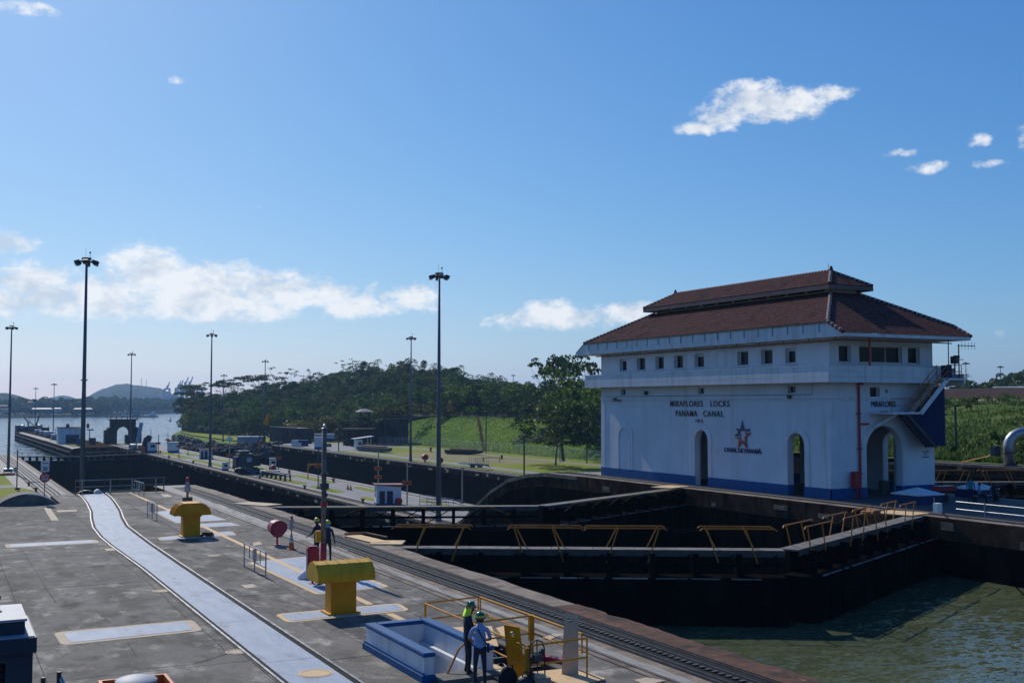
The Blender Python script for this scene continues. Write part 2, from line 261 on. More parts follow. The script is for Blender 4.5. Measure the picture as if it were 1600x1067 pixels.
def watermat(name, base, rough, s1, s2, strength, dist=0.12, stretch=(1, 1, 1)):
    m = bpy.data.materials.new(name); m.use_nodes = True; t = m.node_tree; t.nodes.clear(); N = t.nodes.new; L = t.links.new
    o = N('ShaderNodeOutputMaterial'); b = N('ShaderNodeBsdfPrincipled'); L(b.outputs[0], o.inputs[0])
    b.inputs['Roughness'].default_value = rough; b.inputs['IOR'].default_value = 1.33
    g = N('ShaderNodeNewGeometry'); mp = N('ShaderNodeMapping'); mp.inputs['Scale'].default_value = stretch; mp.inputs['Rotation'].default_value = (0, 0, 0.5)
    L(g.outputs['Position'], mp.inputs[0])
    n = N('ShaderNodeTexNoise'); n.inputs['Scale'].default_value = s1; n.inputs['Detail'].default_value = 5; n.inputs['Roughness'].default_value = 0.65; n.inputs['Distortion'].default_value = 0.6
    n2 = N('ShaderNodeTexNoise'); n2.inputs['Scale'].default_value = s2; n2.inputs['Detail'].default_value = 3
    L(mp.outputs[0], n.inputs['Vector']); L(mp.outputs[0], n2.inputs['Vector'])
    # slopes of the wavelets straight from noise vectors, the same at any distance
    def vm(op, a_, b_):
        q = N('ShaderNodeVectorMath'); q.operation = op; L(a_, q.inputs[0])
        if isinstance(b_, tuple): q.inputs[1].default_value = b_
        else: L(b_, q.inputs[1])
        return q.outputs[0]
    w1 = vm('MULTIPLY', vm('SUBTRACT', n.outputs['Color'], (0.5, 0.5, 0.5)), (strength, strength, 0)); w2 = vm('MULTIPLY', vm('SUBTRACT', n2.outputs['Color'], (0.5, 0.5, 0.5)), (dist, dist, 0))
    L(vm('NORMALIZE', vm('ADD', vm('ADD', w1, w2), (0, 0, 1)), (0, 0, 0)), b.inputs['Normal'])
    n3 = N('ShaderNodeTexNoise'); n3.inputs['Scale'].default_value = s1 * 0.12; n3.inputs['Detail'].default_value = 3; L(mp.outputs[0], n3.inputs['Vector'])
    mr_ = N('ShaderNodeMapRange'); L(n3.outputs[0], mr_.inputs[0]); mr_.inputs[1].default_value = 0.35; mr_.inputs[2].default_value = 0.65
    c = N('ShaderNodeMix'); c.data_type = 'RGBA'; L(mr_.outputs[0], c.inputs[0]); c.inputs[6].default_value = (*base, 1); c.inputs[7].default_value = (base[0] * 1.35, base[1] * 1.25, base[2] * 1.1, 1)
    L(c.outputs[2], b.inputs['Base Color'])
    return m
M['sea'] = watermat('open_sea_water', (0.012, 0.035, 0.05), 0.12, 0.12, 0.7, 0.9, 0.7)
M['chamber'] = watermat('green_chamber_water', (0.072, 0.090, 0.050), 0.10, 0.9, 3.2, 0.75, 0.6, (1, 1.9, 1))
M['chamberlow'] = watermat('lower_chamber_water', (0.03, 0.065, 0.06), 0.12, 0.5, 1.6, 0.8, 0.6)

# ------------------------------------------------------------------ geometry helpers
def tag(o, label=None, cat=None, group=None, kind=None):
    if label: o['label'] = label
    if cat: o['category'] = cat
    if group: o['group'] = group
    if kind: o['kind'] = kind
    return o
def thing(name, label, cat, loc=(0, 0, 0), rz=0.0, group=None):
    o = bpy.data.objects.new(name, None); COL.objects.link(o); o.empty_display_size = 0.3
    if len(loc) == 2: loc = (loc[0], loc[1], 0)
    o.location = loc; o.rotation_euler = (0, 0, rz); return tag(o, label, cat, group)
class MB:
    def __init__(s): s.v = []; s.f = []; s.mi = []; s.off = Vector((0, 0, 0)); s.k = 0
    def face(s, pts, mi=None):
        i = len(s.v); s.v.extend(tuple(p) for p in pts); s.f.append(tuple(range(i, i + len(pts)))); s.mi.append(s.k if mi is None else mi)
    def add(s, vs, fs, mi=None):
        i = len(s.v); s.v.extend(tuple(p) for p in vs)
        for f in fs: s.f.append(tuple(a + i for a in f)); s.mi.append(s.k if mi is None else mi)
    def box(s, x0, x1, y0, y1, z0, z1, mi=None):
        s.add([(x0, y0, z0), (x1, y0, z0), (x1, y1, z0), (x0, y1, z0), (x0, y0, z1), (x1, y0, z1), (x1, y1, z1), (x0, y1, z1)],
              [(0, 3, 2, 1), (4, 5, 6, 7), (0, 1, 5, 4), (1, 2, 6, 5), (2, 3, 7, 6), (3, 0, 4, 7)], mi); return s
    def rbox(s, c, sz, rz=0.0, tilt=0.0, mi=None):
        """box centred at c, rotated about z then tilted about its local x"""
        m = Matrix.Translation(c) @ Matrix.Rotation(rz, 4, 'Z') @ Matrix.Rotation(tilt, 4, 'X')
        hx, hy, hz = sz[0] / 2, sz[1] / 2, sz[2] / 2
        vs = [m @ Vector(p) for p in [(-hx, -hy, -hz), (hx, -hy, -hz), (hx, hy, -hz), (-hx, hy, -hz), (-hx, -hy, hz), (hx, -hy, hz), (hx, hy, hz), (-hx, hy, hz)]]
        s.add(vs, [(0, 3, 2, 1), (4, 5, 6, 7), (0, 1, 5, 4), (1, 2, 6, 5), (2, 3, 7, 6), (3, 0, 4, 7)], mi); return s
    def tube(s, pts, r, n=8, mi=None, cap=True):
        pts = [Vector(p) for p in pts]; rs = r if isinstance(r, (list, tuple)) else [r] * len(pts)
        rings = []
        for i, p in enumerate(pts):
            d = (pts[min(i + 1, len(pts) - 1)] - pts[max(i - 1, 0)]).normalized()
            u = d.orthogonal().normalized() if i == 0 else (rings_u - d * rings_u.dot(d)).normalized()
            rings_u = u; v = d.cross(u)
            rings.append([p + (u * math.cos(2 * math.pi * k / n) + v * math.sin(2 * math.pi * k / n)) * rs[i] for k in range(n)])
        vs = [q for ring in rings for q in ring]; fs = []
        for i in range(len(pts) - 1):
            for k in range(n): fs.append((i * n + k, i * n + (k + 1) % n, (i + 1) * n + (k + 1) % n, (i + 1) * n + k))
        if cap: fs.append(tuple(range(n))[::-1]); fs.append(tuple((len(pts) - 1) * n + k for k in range(n)))
        s.add(vs, fs, mi); return s
    def bar(s, a, b, w, h=None, mi=None):
        """square bar from a to b"""
        a = Vector(a); b = Vector(b); d = (b - a).normalized(); h = h or w
        u = d.cross(Vector((0, 0, 1))); u = Vector((1, 0, 0)) if u.length < 1e-4 else u.normalized(); v = u.cross(d).normalized()
        vs = []
        for p in (a, b):
            for (i, j) in ((-1, -1), (1, -1), (1, 1), (-1, 1)): vs.append(p + u * i * w / 2 + v * j * h / 2)
        s.add(vs, [(0, 1, 2, 3), (7, 6, 5, 4), (0, 4, 5, 1), (1, 5, 6, 2), (2, 6, 7, 3), (3, 7, 4, 0)], mi); return s
    def prism(s, poly, z0, z1, mi=None):
        """vertical prism from a plan polygon; z1 may be a per-vertex list"""
        n = len(poly); zt = z1 if isinstance(z1, (list, tuple)) else [z1] * n
        vs = [(p[0], p[1], z0) for p in poly] + [(p[0], p[1], zt[i]) for i, p in enumerate(poly)]
        a = sum(poly[i][0] * poly[(i + 1) % n][1] - poly[(i + 1) % n][0] * poly[i][1] for i in range(n))
        fs = [tuple(range(n))[::-1], tuple(range(n, 2 * n))] + [(i, (i + 1) % n, (i + 1) % n + n, i + n) for i in range(n)]
        if a < 0: fs = [f[::-1] for f in fs]
        s.add(vs, fs, mi); return s
    def extrude(s, prof, a, b, f, mi=None):
        """profile [(u,v)] closed, swept from a to b; f(t,u,v)->xyz"""
        n = len(prof); vs = [f(a, *p) for p in prof] + [f(b, *p) for p in prof]
        s.add(vs, [tuple(range(n)), tuple(range(n, 2 * n))[::-1]] + [(i, i + n, (i + 1) % n + n, (i + 1) % n) for i in range(n)], mi); return s
    def lathe(s, prof, c=(0, 0, 0), n=16, mi=None):
        vs = []; m = len(prof)
        for k in range(n):
            a = 2 * math.pi * k / n
            for (r, z) in prof: vs.append((c[0] + r * math.cos(a), c[1] + r * math.sin(a), c[2] + z))
        fs = []
        for k in range(n):
            for j in range(m - 1): fs.append((k * m + j, ((k + 1) % n) * m + j, ((k + 1) % n) * m + j + 1, k * m + j + 1))
        s.add(vs, fs, mi); return s
    def build(s, name, mats, parent=None, smooth=False, weld=False, recalc=True, bevel=0):
        if not isinstance(mats, (list, tuple)): mats = [mats]
        me = bpy.data.meshes.new(name)
        off = Vector(parent_world(parent)) if parent else Vector((0, 0, 0))
        vs = [(p[0] - off.x, p[1] - off.y, p[2] - off.z) for p in s.v] if parent else s.v
        me.from_pydata(vs, [], s.f)
        for m in mats: me.materials.append(M[m] if isinstance(m, str) else m)
        if len(mats) > 1: me.polygons.foreach_set('material_index', s.mi)
        if weld or recalc:
            b = bmesh.new(); b.from_mesh(me)
            if weld: bmesh.ops.remove_doubles(b, verts=b.verts, dist=0.001)
            if recalc: bmesh.ops.recalc_face_normals(b, faces=b.faces)
            if bevel:
                bmesh.ops.bevel(b, geom=[e for e in b.edges if e.is_manifold and e.calc_face_angle(0) > 0.6], offset=bevel, segments=2, affect='EDGES', clamp_overlap=True)
            b.to_mesh(me); b.free()
        if smooth: me.polygons.foreach_set('use_smooth', [True] * len(me.polygons)); me.update()
        if smooth == 'auto':
            try: me.set_sharp_from_angle(angle=R(40))
            except Exception: pass
        o = bpy.data.objects.new(name, me); COL.objects.link(o)
        if parent: o.parent = parent
        return o
def parent_world(p):
    v = Vector((0, 0, 0))
    while p is not None: v += p.location; p = p.parent
    return v
def part(name, mats, parent, fn, **k):
    m = MB(); fn(m); return m.build(name, mats, parent, **k)
def dup(root, loc=None, rz=None, label=None, group=None, scale=None):
    def cp(o, par):
        c = o.copy(); COL.objects.link(c)
        if par: c.parent = par
        for ch in o.children: cp(ch, c)
        return c
    c = cp(root, None)
    if loc is not None: c.location = loc if len(loc) == 3 else (loc[0], loc[1], 0)
    if rz is not None: c.rotation_euler = (0, 0, rz)
    if label: c['label'] = label
    if group: c['group'] = group
    if scale: c.scale = scale
    return c
def struct(name, mats, fn, **k):
    m = MB(); fn(m); return tag(m.build(name, mats, None, **k), kind='structure')
def numpy_mesh(name, V, nper, mats, mi=None):
    """V: (k, nper, 3) separate faces"""
    k = V.shape[0]; me = bpy.data.meshes.new(name); me.vertices.add(k * nper); me.vertices.foreach_set('co', V.reshape(-1).astype(np.float32))
    me.loops.add(k * nper); me.loops.foreach_set('vertex_index', np.arange(k * nper, dtype=np.int32))
    me.polygons.add(k); me.polygons.foreach_set('loop_start', np.arange(0, k * nper, nper, dtype=np.int32)); me.polygons.foreach_set('loop_total', np.full(k, nper, dtype=np.int32))
    for m in mats: me.materials.append(M[m])
    if mi is not None: me.polygons.foreach_set('material_index', mi.astype(np.int32))
    me.update(calc_edges=True); return me
def text(body, width, height, at, face, m, parent, name='lettering', depth=0.03, bold=0.0, space=1.0):
    """raised lettering; at = centre of the line, face 'x' looks towards -X, 'y' towards -Y"""
    c = bpy.data.curves.new(name, 'FONT'); c.body = body; c.align_x = 'CENTER'; c.align_y = 'CENTER'; c.extrude = 0.5; c.offset = bold; c.space_character = space
    t = bpy.data.objects.new('tmp', c); COL.objects.link(t)
    dg = bpy.context.evaluated_depsgraph_get(); me = bpy.data.meshes.new_from_object(t.evaluated_get(dg)); bpy.data.objects.remove(t); bpy.data.curves.remove(c)
    n = len(me.vertices); a = np.empty(n * 3); me.vertices.foreach_get('co', a); a = a.reshape(-1, 3)
    lo = a.min(0); hi = a.max(0); a -= (lo + hi) / 2; a[:, 0] *= width / (hi[0] - lo[0]); a[:, 1] *= height / (hi[1] - lo[1]); a[:, 2] *= depth / (hi[2] - lo[2])
    if face == 'x': b = np.stack([-a[:, 2], -a[:, 0], a[:, 1]], 1)
    elif face == 'y': b = np.stack([a[:, 0], -a[:, 2], a[:, 1]], 1)
    else: b = a
    off = parent_world(parent); b += np.array(at) - np.array(off)
    me.vertices.foreach_set('co', b.reshape(-1)); me.materials.clear(); me.materials.append(M[m]); me.name = name; me.update()
    o = bpy.data.objects.new(name, me); COL.objects.link(o); o.parent = parent; return o

# ================================================================== THE SETTING
ZL = -7.8                      # level of the lower lock walls
RAMP = [(93, 0.0), (99, -0.05), (103, -0.35), (107.7, -1.15), (112, -2.7), (115.7, -4.5), (119, -6.3), (122, ZL)]
def lock_wall(name, x0, x1, y0, y1, label_mats=('coping', 'walltop', 'wall'), zb=-20, ramp=RAMP, lip=1.3):
    prof = [(y0, 0.0)] + ramp + [(y1, ZL)]
    def f(m):
        for (ya, za), (yb, zb_) in zip(prof[:-1], prof[1:]):
            m.face([(x0, ya, za), (x1, ya, za), (x1, yb, zb_), (x0, yb, zb_)], 0)
            for x in (x0, x1):
                m.face([(x, ya, za), (x, yb, zb_), (x, yb, zb_ - lip), (x, ya, za - lip)], 1)
                m.face([(x, ya, za - lip), (x, yb, zb_ - lip), (x, yb, zb), (x, ya, zb)], 2)
        for y, z in ((y0, 0), (y1, ZL)):
            m.face([(x0, y, z), (x1, y, z), (x1, y, zb), (x0, y, zb)], 2)
    return struct(name, label_mats, f, weld=True)
def sheet(name, poly, z, m, thick=0.0, parent=None):
    def f(b): b.face([(p[0], p[1], z) for p in poly])
    o = part(name, m, parent, f)
    if not parent: tag(o, kind='structure')
    return o
def rect(x0, x1, y0, y1): return [(x0, y0), (x1, y0), (x1, y1), (x0, y1)]
def wave(x, y, s, a): return a * (math.sin(x * s + 1.3 * math.sin(y * s * 0.7)) + math.sin(y * s * 1.37 + 2.1 * math.sin(x * s * 0.45)) * 0.8 + 0.5 * math.sin((x + y) * s * 2.3))

# water
sheet('sea_water', [(-3000, 352), (54.6, 352), (54.6, 425), (70, 425), (70, 388), (600, 388), (600, 700), (3500, 2600), (3500, 9500), (-6000, 9500), (-6000, 352)], -11.5, 'sea')
sheet('upper_chamber_water', rect(19, 56, -60, 50), -3.4, 'chamber')
sheet('middle_chamber_water', rect(17, 56, 46, 69), -16.5, 'chamberlow')
sheet('lower_chamber_water', rect(17, 56, 69.2, 352), -17.5, 'chamberlow')
sheet('west_chamber_water', rect(69, 106, -60, 69), -5.0, 'chamber')
sheet('west_lower_chamber_water', rect(69, 106, 69, 388), -17.5, 'chamberlow')
struct('sea_bed', 'forestfloor', lambda m: m.face([(-7000, -3000, -21), (9000, -3000, -21), (9000, 12000, -21), (-7000, 12000, -21)]))

# the near lock wall with the wide working deck on it
PIT = (13.45, 14.75, 25.35, 30.6); WELL = (11.34, 12.69, 26.75, 30.45)
def minus(rects, h):
    o = []
    for (a, b, c, d) in rects:
        if h[0] >= b or h[1] <= a or h[2] >= d or h[3] <= c: o.append((a, b, c, d)); continue
        if a < h[0]: o.append((a, h[0], c, d))
        if h[1] < b: o.append((h[1], b, c, d))
        x0, x1 = max(a, h[0]), min(b, h[1])
        if c < h[2]: o.append((x0, x1, c, h[2]))
        if h[3] < d: o.append((x0, x1, h[3], d))
    return o
def deckf(m):
    for (a, b, c, d) in minus(minus([(-40, 14.2, -20, 92.6), (14.2, 17.1, -20, 92.6)], PIT), WELL):
        if a < 7.8 and d > 84.6 and b > 0:
            m.box(a, 7.8, c, 84.4, -3, -0.02); m.box(7.8, b, c, d, -3, -0.02)
        else: m.box(a, b, c, d, -3, -0.02)
deck = struct('lock_wall_deck', 'deckbase', deckf)
xs = [-7, -2.2, 2.6, 7.75, 9.55, 11.9, 14.25, 16.35]
random.seed(5)
k = 0
for i in range(len(xs) - 1):
    y = 7.0 + (i % 3) * 1.7
    while y < 92.4:
        ln = random.choice([4.6, 5.4, 6.2, 5.0]) if i != 3 else 7.5
        y2 = min(y + ln, 92.5 if xs[i] > 7 else 84.3)
        if y2 - y > 0.3:
            for (a, b, c, d) in minus(minus([(xs[i], xs[i + 1], y, y2)], PIT), WELL):
                dz = random.uniform(-0.004, 0.004)
                part('slab', 'deck', deck, lambda m: m.box(a + 0.012, b - 0.012, c + 0.012, d - 0.012, -0.02, dz - 0.002))
        y += ln
        if y2 >= (92.5 if xs[i] > 7 else 84.3): break
# dark chases cut along the deck (expansion joints and a few cracks), recessed lines filled with dirt
def crack(m, pts, w0):
    for a, b in zip(pts[:-1], pts[1:]):
        d = Vector((b[0] - a[0], b[1] - a[1], 0)); n = Vector((-d.y, d.x, 0)).normalized() * w0 / 2
        m.face([(a[0] - n.x, a[1] - n.y, 0.0045), (b[0] - n.x, b[1] - n.y, 0.0045), (b[0] + n.x, b[1] + n.y, 0.0045), (a[0] + n.x, a[1] + n.y, 0.0045)])
def jit(pts, n=9, a=0.05):
    o = []
    for (p, q) in zip(pts[:-1], pts[1:]):
        for i in range(n): t = i / n; o.append((p[0] + (q[0] - p[0]) * t + random.uniform(-a, a), p[1] + (q[1] - p[1]) * t + random.uniform(-a, a)))
    o.append(pts[-1]); return o
def cr(m):
    for pts in ([(3.05, 41.79), (5.10, 41.99), (7.17, 42.09)], [(7.33, 56.04), (7.49, 43.30), (7.36, 37.56)], [(4.85, 31.16), (6.23, 31.03), (7.44, 31.97)], [(10.72, 40.12), (11.38, 38.35)],
                [(7.48, 37.37), (7.44, 33.87), (7.43, 32.43)], [(3.76, 58.90), (3.78, 49.52), (3.86, 42.62)], [(10.62, 38.06), (10.56, 32.28)], [(4.94, 40.70), (5.04, 37.91)], [(5.13, 34.76), (5.07, 32.73)], [(10.64, 51.66), (10.47, 48.46)], [(15.50, 42.60), (15.18, 37.12), (15.59, 35.25)]):
        crack(m, jit(pts, 9, 0.03), 0.026)
tag(part('crack', 'deckbase', deck, cr), kind='stuff')
near_wall = lock_wall('near_lock_wall', 16.4, 19.9, -20, 350)
struct('near_lower_ground', ('walltop', 'oldconc'), lambda m: (m.box(-120, 16.4, 92.6, 352, -16, ZL, 0), m.box(-120, -40, -20, 92.6, -16, ZL, 0), m.box(-40, 16.4, 92.3, 92.6, -16, -3.0, 1), m.box(7.8, 16.4, 92.3, 92.6, -3.0, -0.02, 1), m.box(-40, 7.8, 84.4, 84.7, -16, -0.02, 1), m.box(-40, 7.8, 84.7, 92.6, -16, ZL, 0)))
def cope(m, x0, x1, y0, y1, z, n, seed, jitter=0.10):
    rnd = random.Random(seed); ys = [y0 + (y1 - y0) * i / n for i in range(n + 1)]
    e = [x1 + rnd.uniform(-jitter, jitter * 0.4) for _ in ys]
    for i in range(n):
        m.add([(x0, ys[i], z), (e[i], ys[i], z), (e[i + 1], ys[i + 1], z), (x0, ys[i + 1], z), (e[i], ys[i], z - 0.3), (e[i + 1], ys[i + 1], z - 0.3)], [(0, 1, 2, 3), (1, 4, 5, 2)])
part('edge_coping', 'rust', near_wall, lambda m: cope(m, 18.95, 19.97, 8, 34, 0.03, 60, 3, 0.16))
part('edge_coping', 'coping', near_wall, lambda m: cope(m, 18.95, 19.97, 34.02, 92.5, 0.03, 60, 4, 0.12))
sheet('worn_strip', rect(16.42, 18.93, 56, 98.5), 0.006, 'bright', parent=near_wall)
sheet('wheel_strip', rect(16.75, 17.12, 12, 92), 0.010, 'bright', parent=near_wall)
part('track_bed', 'trackbed', near_wall, lambda m: m.box(17.48, 18.92, 8, 96, -0.05, 0.014))
for x in (17.55, 17.78, 18.42, 18.80):
    part('rail', 'rail', near_wall, lambda m: m.box(x, x + 0.028, 8, 96, -0.03, 0.045))
part('rail', 'rail', near_wall, lambda m: m.box(16.62, 16.65, 8, 92, -0.03, 0.03))
def rackf(m):
    y = 9.0
    while y < 93: m.box(18.06, 18.24, y, y + 0.12, 0.02, 0.055); y += 0.28
tag(part('rack_rail', 'steel', near_wall, rackf), kind='stuff')

# return track along the deck, floored with pale blue plate
LFT = [(8.0, 8), (8.0, 50), (7.85, 58), (7.85, 62), (8.05, 67), (8.5, 72), (9.05, 77), (9.5, 83), (9.78, 88), (9.9, 92.3)]
RGT = [(9.45, 8), (9.42, 50), (9.45, 58), (9.52, 62), (9.62, 67), (10.05, 72), (10.6, 77), (11.1, 83), (11.45, 88), (11.6, 92.3)]
def offs(pts, d): return [(p[0] + d, p[1]) for p in pts]
trk = tag(part('tow_return_track', 'strip', None, lambda m: [m.face([(a[0], a[1], 0.012), (b[0], b[1], 0.012), (d[0], d[1], 0.012), (c[0], c[1], 0.012)]) for a, b, c, d in zip(LFT[:-1], RGT[:-1], LFT[1:], RGT[1:])]), kind='structure')
for pts, o1, o2, nm, mt, z0, z1 in ((LFT, -0.13, -0.02, 'groove', 'trackbed', -0.01, 0.016), (RGT, 0.02, 0.13, 'groove', 'trackbed', -0.01, 0.016), (LFT, -0.20, -0.13, 'rail', 'rail', -0.01, 0.045), (RGT, 0.13, 0.20, 'rail', 'rail', -0.01, 0.045)):
    def f(m):
        for a, b in zip(pts[:-1], pts[1:]): m.prism([(a[0] + o1, a[1]), (a[0] + o2, a[1]), (b[0] + o2, b[1]), (b[0] + o1, b[1])], z0, z1)
    part(nm, mt, trk, f)
def plate_seam(m):
    y = 12.0
    while y < 62: m.face([(8.0, y, 0.0165), (9.44, y, 0.0165), (9.44, y + 0.02, 0.0165), (8.0, y + 0.02, 0.0165)]); y += 6.1
part('plate_seam', 'steel', trk, plate_seam)
def disc(m, c, r, z, sx=1.0, n=28): m.face([(c[0] + r * sx * math.cos(2 * math.pi * i / n), c[1] + r * math.sin(2 * math.pi * i / n), z) for i in range(n)])
def ringf(m, c, r0, r1, z, n=28):
    for i in range(n):
        a, b = 2 * math.pi * i / n, 2 * math.pi * (i + 1) / n
        m.face([(c[0] + r0 * math.cos(a), c[1] + r0 * math.sin(a), z), (c[0] + r1 * math.cos(a), c[1] + r1 * math.sin(a), z), (c[0] + r1 * math.cos(b), c[1] + r1 * math.sin(b), z), (c[0] + r0 * math.cos(b), c[1] + r0 * math.sin(b), z)])
mh = tag(part('manhole_cover', 'cream', None, lambda m: disc(m, (8.88, 28.55), 0.46, 0.020)), 'round yellow painted manhole cover in the pale blue track strip', 'manhole cover')
part('rim', 'creampale', mh, lambda m: ringf(m, (8.88, 28.55), 0.36, 0.39, 0.024))
for c, r, lb in (((7.67, 32.03), 0.33, 'round cream manhole cover at the end of a long deck crack, left of the track'), ((7.60, 43.56), 0.36, 'round cream manhole cover left of the track, farther up the deck'), ((11.44, 52.45), 0.30, 'small worn cream manhole cover right of the track, between the two yellow vents')):
    o = tag(part('manhole_cover', 'creampale', None, lambda m: disc(m, c, r, 0.010)), lb, 'manhole cover')
    part('rim', 'deckbase', o, lambda m: ringf(m, c, r * 0.72, r * 0.77, 0.014))

# hatch plates painted pale blue inside cream borders, and the long guide line
def rounded(poly, r=0.35, n=4):
    o = []; k = len(poly)
    for i in range(k):
        p = Vector(poly[i]); a = (Vector(poly[i - 1]) - p); b = (Vector(poly[(i + 1) % k]) - p)
        rr = min(r, a.length * 0.45, b.length * 0.45); a = a.normalized() * rr; b = b.normalized() * rr
        for j in range(n + 1):
            t = j / n; o.append(tuple((p + a * (1 - t) ** 2 + b * t ** 2)))
    return o
def inset(poly, d):
    n = len(poly); ar = sum(poly[i][0] * poly[(i + 1) % n][1] - poly[(i + 1) % n][0] * poly[i][1] for i in range(n)); s = 1 if ar > 0 else -1; o = []
    for i in range(n):
        p0, p1, p2 = Vector(poly[i - 1]), Vector(poly[i]), Vector(poly[(i + 1) % n])
        e1, e2 = (p1 - p0).normalized(), (p2 - p1).normalized(); n1 = Vector((-e1.y, e1.x)) * s; n2 = Vector((-e2.y, e2.x)) * s
        b = (n1 + n2); b = b.normalized() * d / max(0.5, b.normalized().dot(n1)); o.append(tuple(p1 + b))
    return o
def hatch(poly, d, label, m1='cream', z=0.006):
    poly = [tuple(p[:2]) for p in poly]
    o = tag(part('hatch_cover', m1, None, lambda m: m.prism(rounded(poly), -0.015, z)), label, 'hatch cover')
    part('cover_plate', 'strip', o, lambda m: m.prism(rounded(inset(poly, d), 0.25), 0, z + 0.008)); return o
hatch([(3.35, 35.15), (7.45, 35.45), (7.5, 37.4), (3.3, 37.25)], 0.26, 'long pale blue hatch plate with cream border at the left, nearest the camera', 'creampale')
hatch([(3.1, 59.8), (7.4, 59.8), (7.4, 61.4), (3.1, 61.4)], 0.22, 'long pale blue hatch plate with cream border at the left, farther from the camera', 'creampale')
hatch([(10.1, 35.5), (14.4, 35.7), (14.55, 37.2), (10.1, 37.1)], 0.17, 'pale blue hatch plate with yellow border under the nearer yellow vent')
hatch([(12.5, 40.1), (15.55, 40.6), (15.3, 50.4), (12.3, 49.6)], 0.17, 'large pale blue hatch plate with yellow border between nearer vent and red cabinet')
hatch([(10.25, 59.3), (14.3, 60.0), (14.5, 62.1), (10.3, 60.9)], 0.15, 'pale blue hatch plate with yellow border under the farther yellow vent', 'creampale')
hatch([(12.5, 67.5), (15.6, 67.9), (15.2, 77.2), (12.5, 75.0)], 0.16, 'large pale blue hatch plate with cream border behind the farther yellow vent', 'creampale')
hatch([(12.9, 64.4), (15.6, 64.5), (15.5, 66.7), (12.8, 66.6)], 0.16, 'short pale blue hatch plate with cream border just behind the farther vent', 'creampale')
part('guide_line', 'cream', deck, lambda m: (m.box(13.42, 13.68, 31.6, 35.5, -0.01, 0.003), m.box(13.42, 13.68, 37.3, 92.0, -0.01, 0.018)))
part('guide_line', 'creampale', deck, lambda m: m.box(9.9, 13.7, 92.02, 92.3, -0.01, 0.018))
for q in ([(10.54, 43.55), (11.03, 43.64), (11.02, 42.80), (10.53, 42.72)], [(6.45, 81.54), (6.83, 81.34), (6.58, 72.27), (6.17, 72.48)], [(7.04, 79.22), (8.29, 79.08), (8.14, 77.69), (7.00, 77.79)], [(7.29, 57.36), (7.85, 57.35), (7.82, 56.30), (7.25, 56.34)], [(14.21, 56.32), (14.63, 56.69), (14.51, 55.60), (13.92, 55.06)],
          [(15.35, 89.43), (15.87, 89.16), (15.78, 86.56), (15.17, 86.24)], [(13.69, 76.82), (14.10, 76.60), (13.98, 75.68), (13.52, 75.42)], [(17.47, 79.12), (17.83, 78.38), (17.67, 75.80), (17.14, 76.07)], [(16.82, 30.11), (17.08, 29.98), (16.25, 29.37), (16.16, 29.72)], [(15.85, 24.23), (16.29, 24.31), (16.54, 23.81), (15.85, 23.65)], [(17.42, 52.99), (17.97, 53.55), (17.81, 51.46), (17.39, 51.15)]):
    sheet('paint_mark', [p[:2] for p in q], 0.011, 'creampale', parent=deck)

# lower level on the near side
lg = sheet('lower_lawn', [(-40, 93), (15.2, 93), (15.2, 205), (12.4, 218), (12.4, 350), (-40, 350)], ZL + 0.034, 'grass')
sheet('lower_apron', rect(12.4, 18.9, 100, 350), ZL + 0.03, 'bright')
for x in (14.9, 15.5, 16.3, 17.0, 17.7): sheet('lower_track_groove', rect(x, x + 0.36, 118, 350), ZL + 0.045, 'trackbed')
sheet('lower_road', [(2.0, 125), (6.5, 125), (8.0, 160), (9.0, 250), (7.0, 350), (1.0, 350)], ZL + 0.038, 'road')
sheet('lower_path', [(6.5, 215), (12.4, 215), (12.4, 222), (6.5, 222)], ZL + 0.040, 'road')

# the centre wall: upper part under the control house, ramp, long lower part, arch tower end
centre = lock_wall('centre_lock_wall', 54.6, 70.0, -60, 452)
part('edge_coping', 'coping', centre, lambda m: cope(m, 54.62, 55.5, -40, 93, 0.03, 90, 8))
sheet('yard_asphalt', rect(55.7, 69.3, -60, 61.5), 0.010, 'asphalt', parent=centre)
sheet('yard_asphalt', rect(55.6, 69.3, 61.5, 93), 0.009, 'asphalt', parent=centre)
for x in (55.72, 56.0, 57.0, 57.25): part('rail', 'steel', centre, lambda m: m.box(x, x + 0.06, -40, 93, -0.02, 0.06))
def profz(y):
    P = [(-60, 0)] + RAMP + [(460, ZL)]
    for a, b in zip(P[:-1], P[1:]):
        if a[0] <= y <= b[0]: return a[1] + (b[1] - a[1]) * (y - a[0]) / (b[0] - a[0])
    return ZL
def ramp_strip(name, m_, x0, x1, y0, y1, dz, parent, th=0.0):
    ys = sorted(set([y0, y1] + [p[0] for p in RAMP if y0 < p[0] < y1]))
    def f(m):
        for a, b in zip(ys[:-1], ys[1:]):
            m.face([(x0, a, profz(a) + dz), (x1, a, profz(a) + dz), (x1, b, profz(b) + dz), (x0, b, profz(b) + dz)])
            if th:
                m.face([(x0, a, profz(a) + dz), (x0, b, profz(b) + dz), (x0, b, profz(b) + dz - th), (x0, a, profz(a) + dz - th)])
    return part(name, m_, parent, f)
ramp_strip('track_bed', 'trackbed', 55.9, 57.1, 93, 450, 0.02, centre)
for x in (56.0, 56.95): ramp_strip('rail', 'rail', x, x + 0.07, 93, 450, 0.10, centre, 0.1)
ramp_strip('edge_coping', 'coping', 54.55, 55.5, 93, 450, 0.025, centre, 0.35)
ramp_strip('worn_strip', 'bright', 57.3, 58.2, 93, 450, 0.02, centre)
ramp_strip('worn_strip', 'bright', 66.9, 69.8, 93, 450, 0.02, centre)
ramp_strip('track_bed', 'trackbed', 68.0, 68.5, 93, 450, 0.03, centre)
sheet('service_road', rect(58.2, 66.9, 124, 450), ZL + 0.014, 'road', parent=centre)
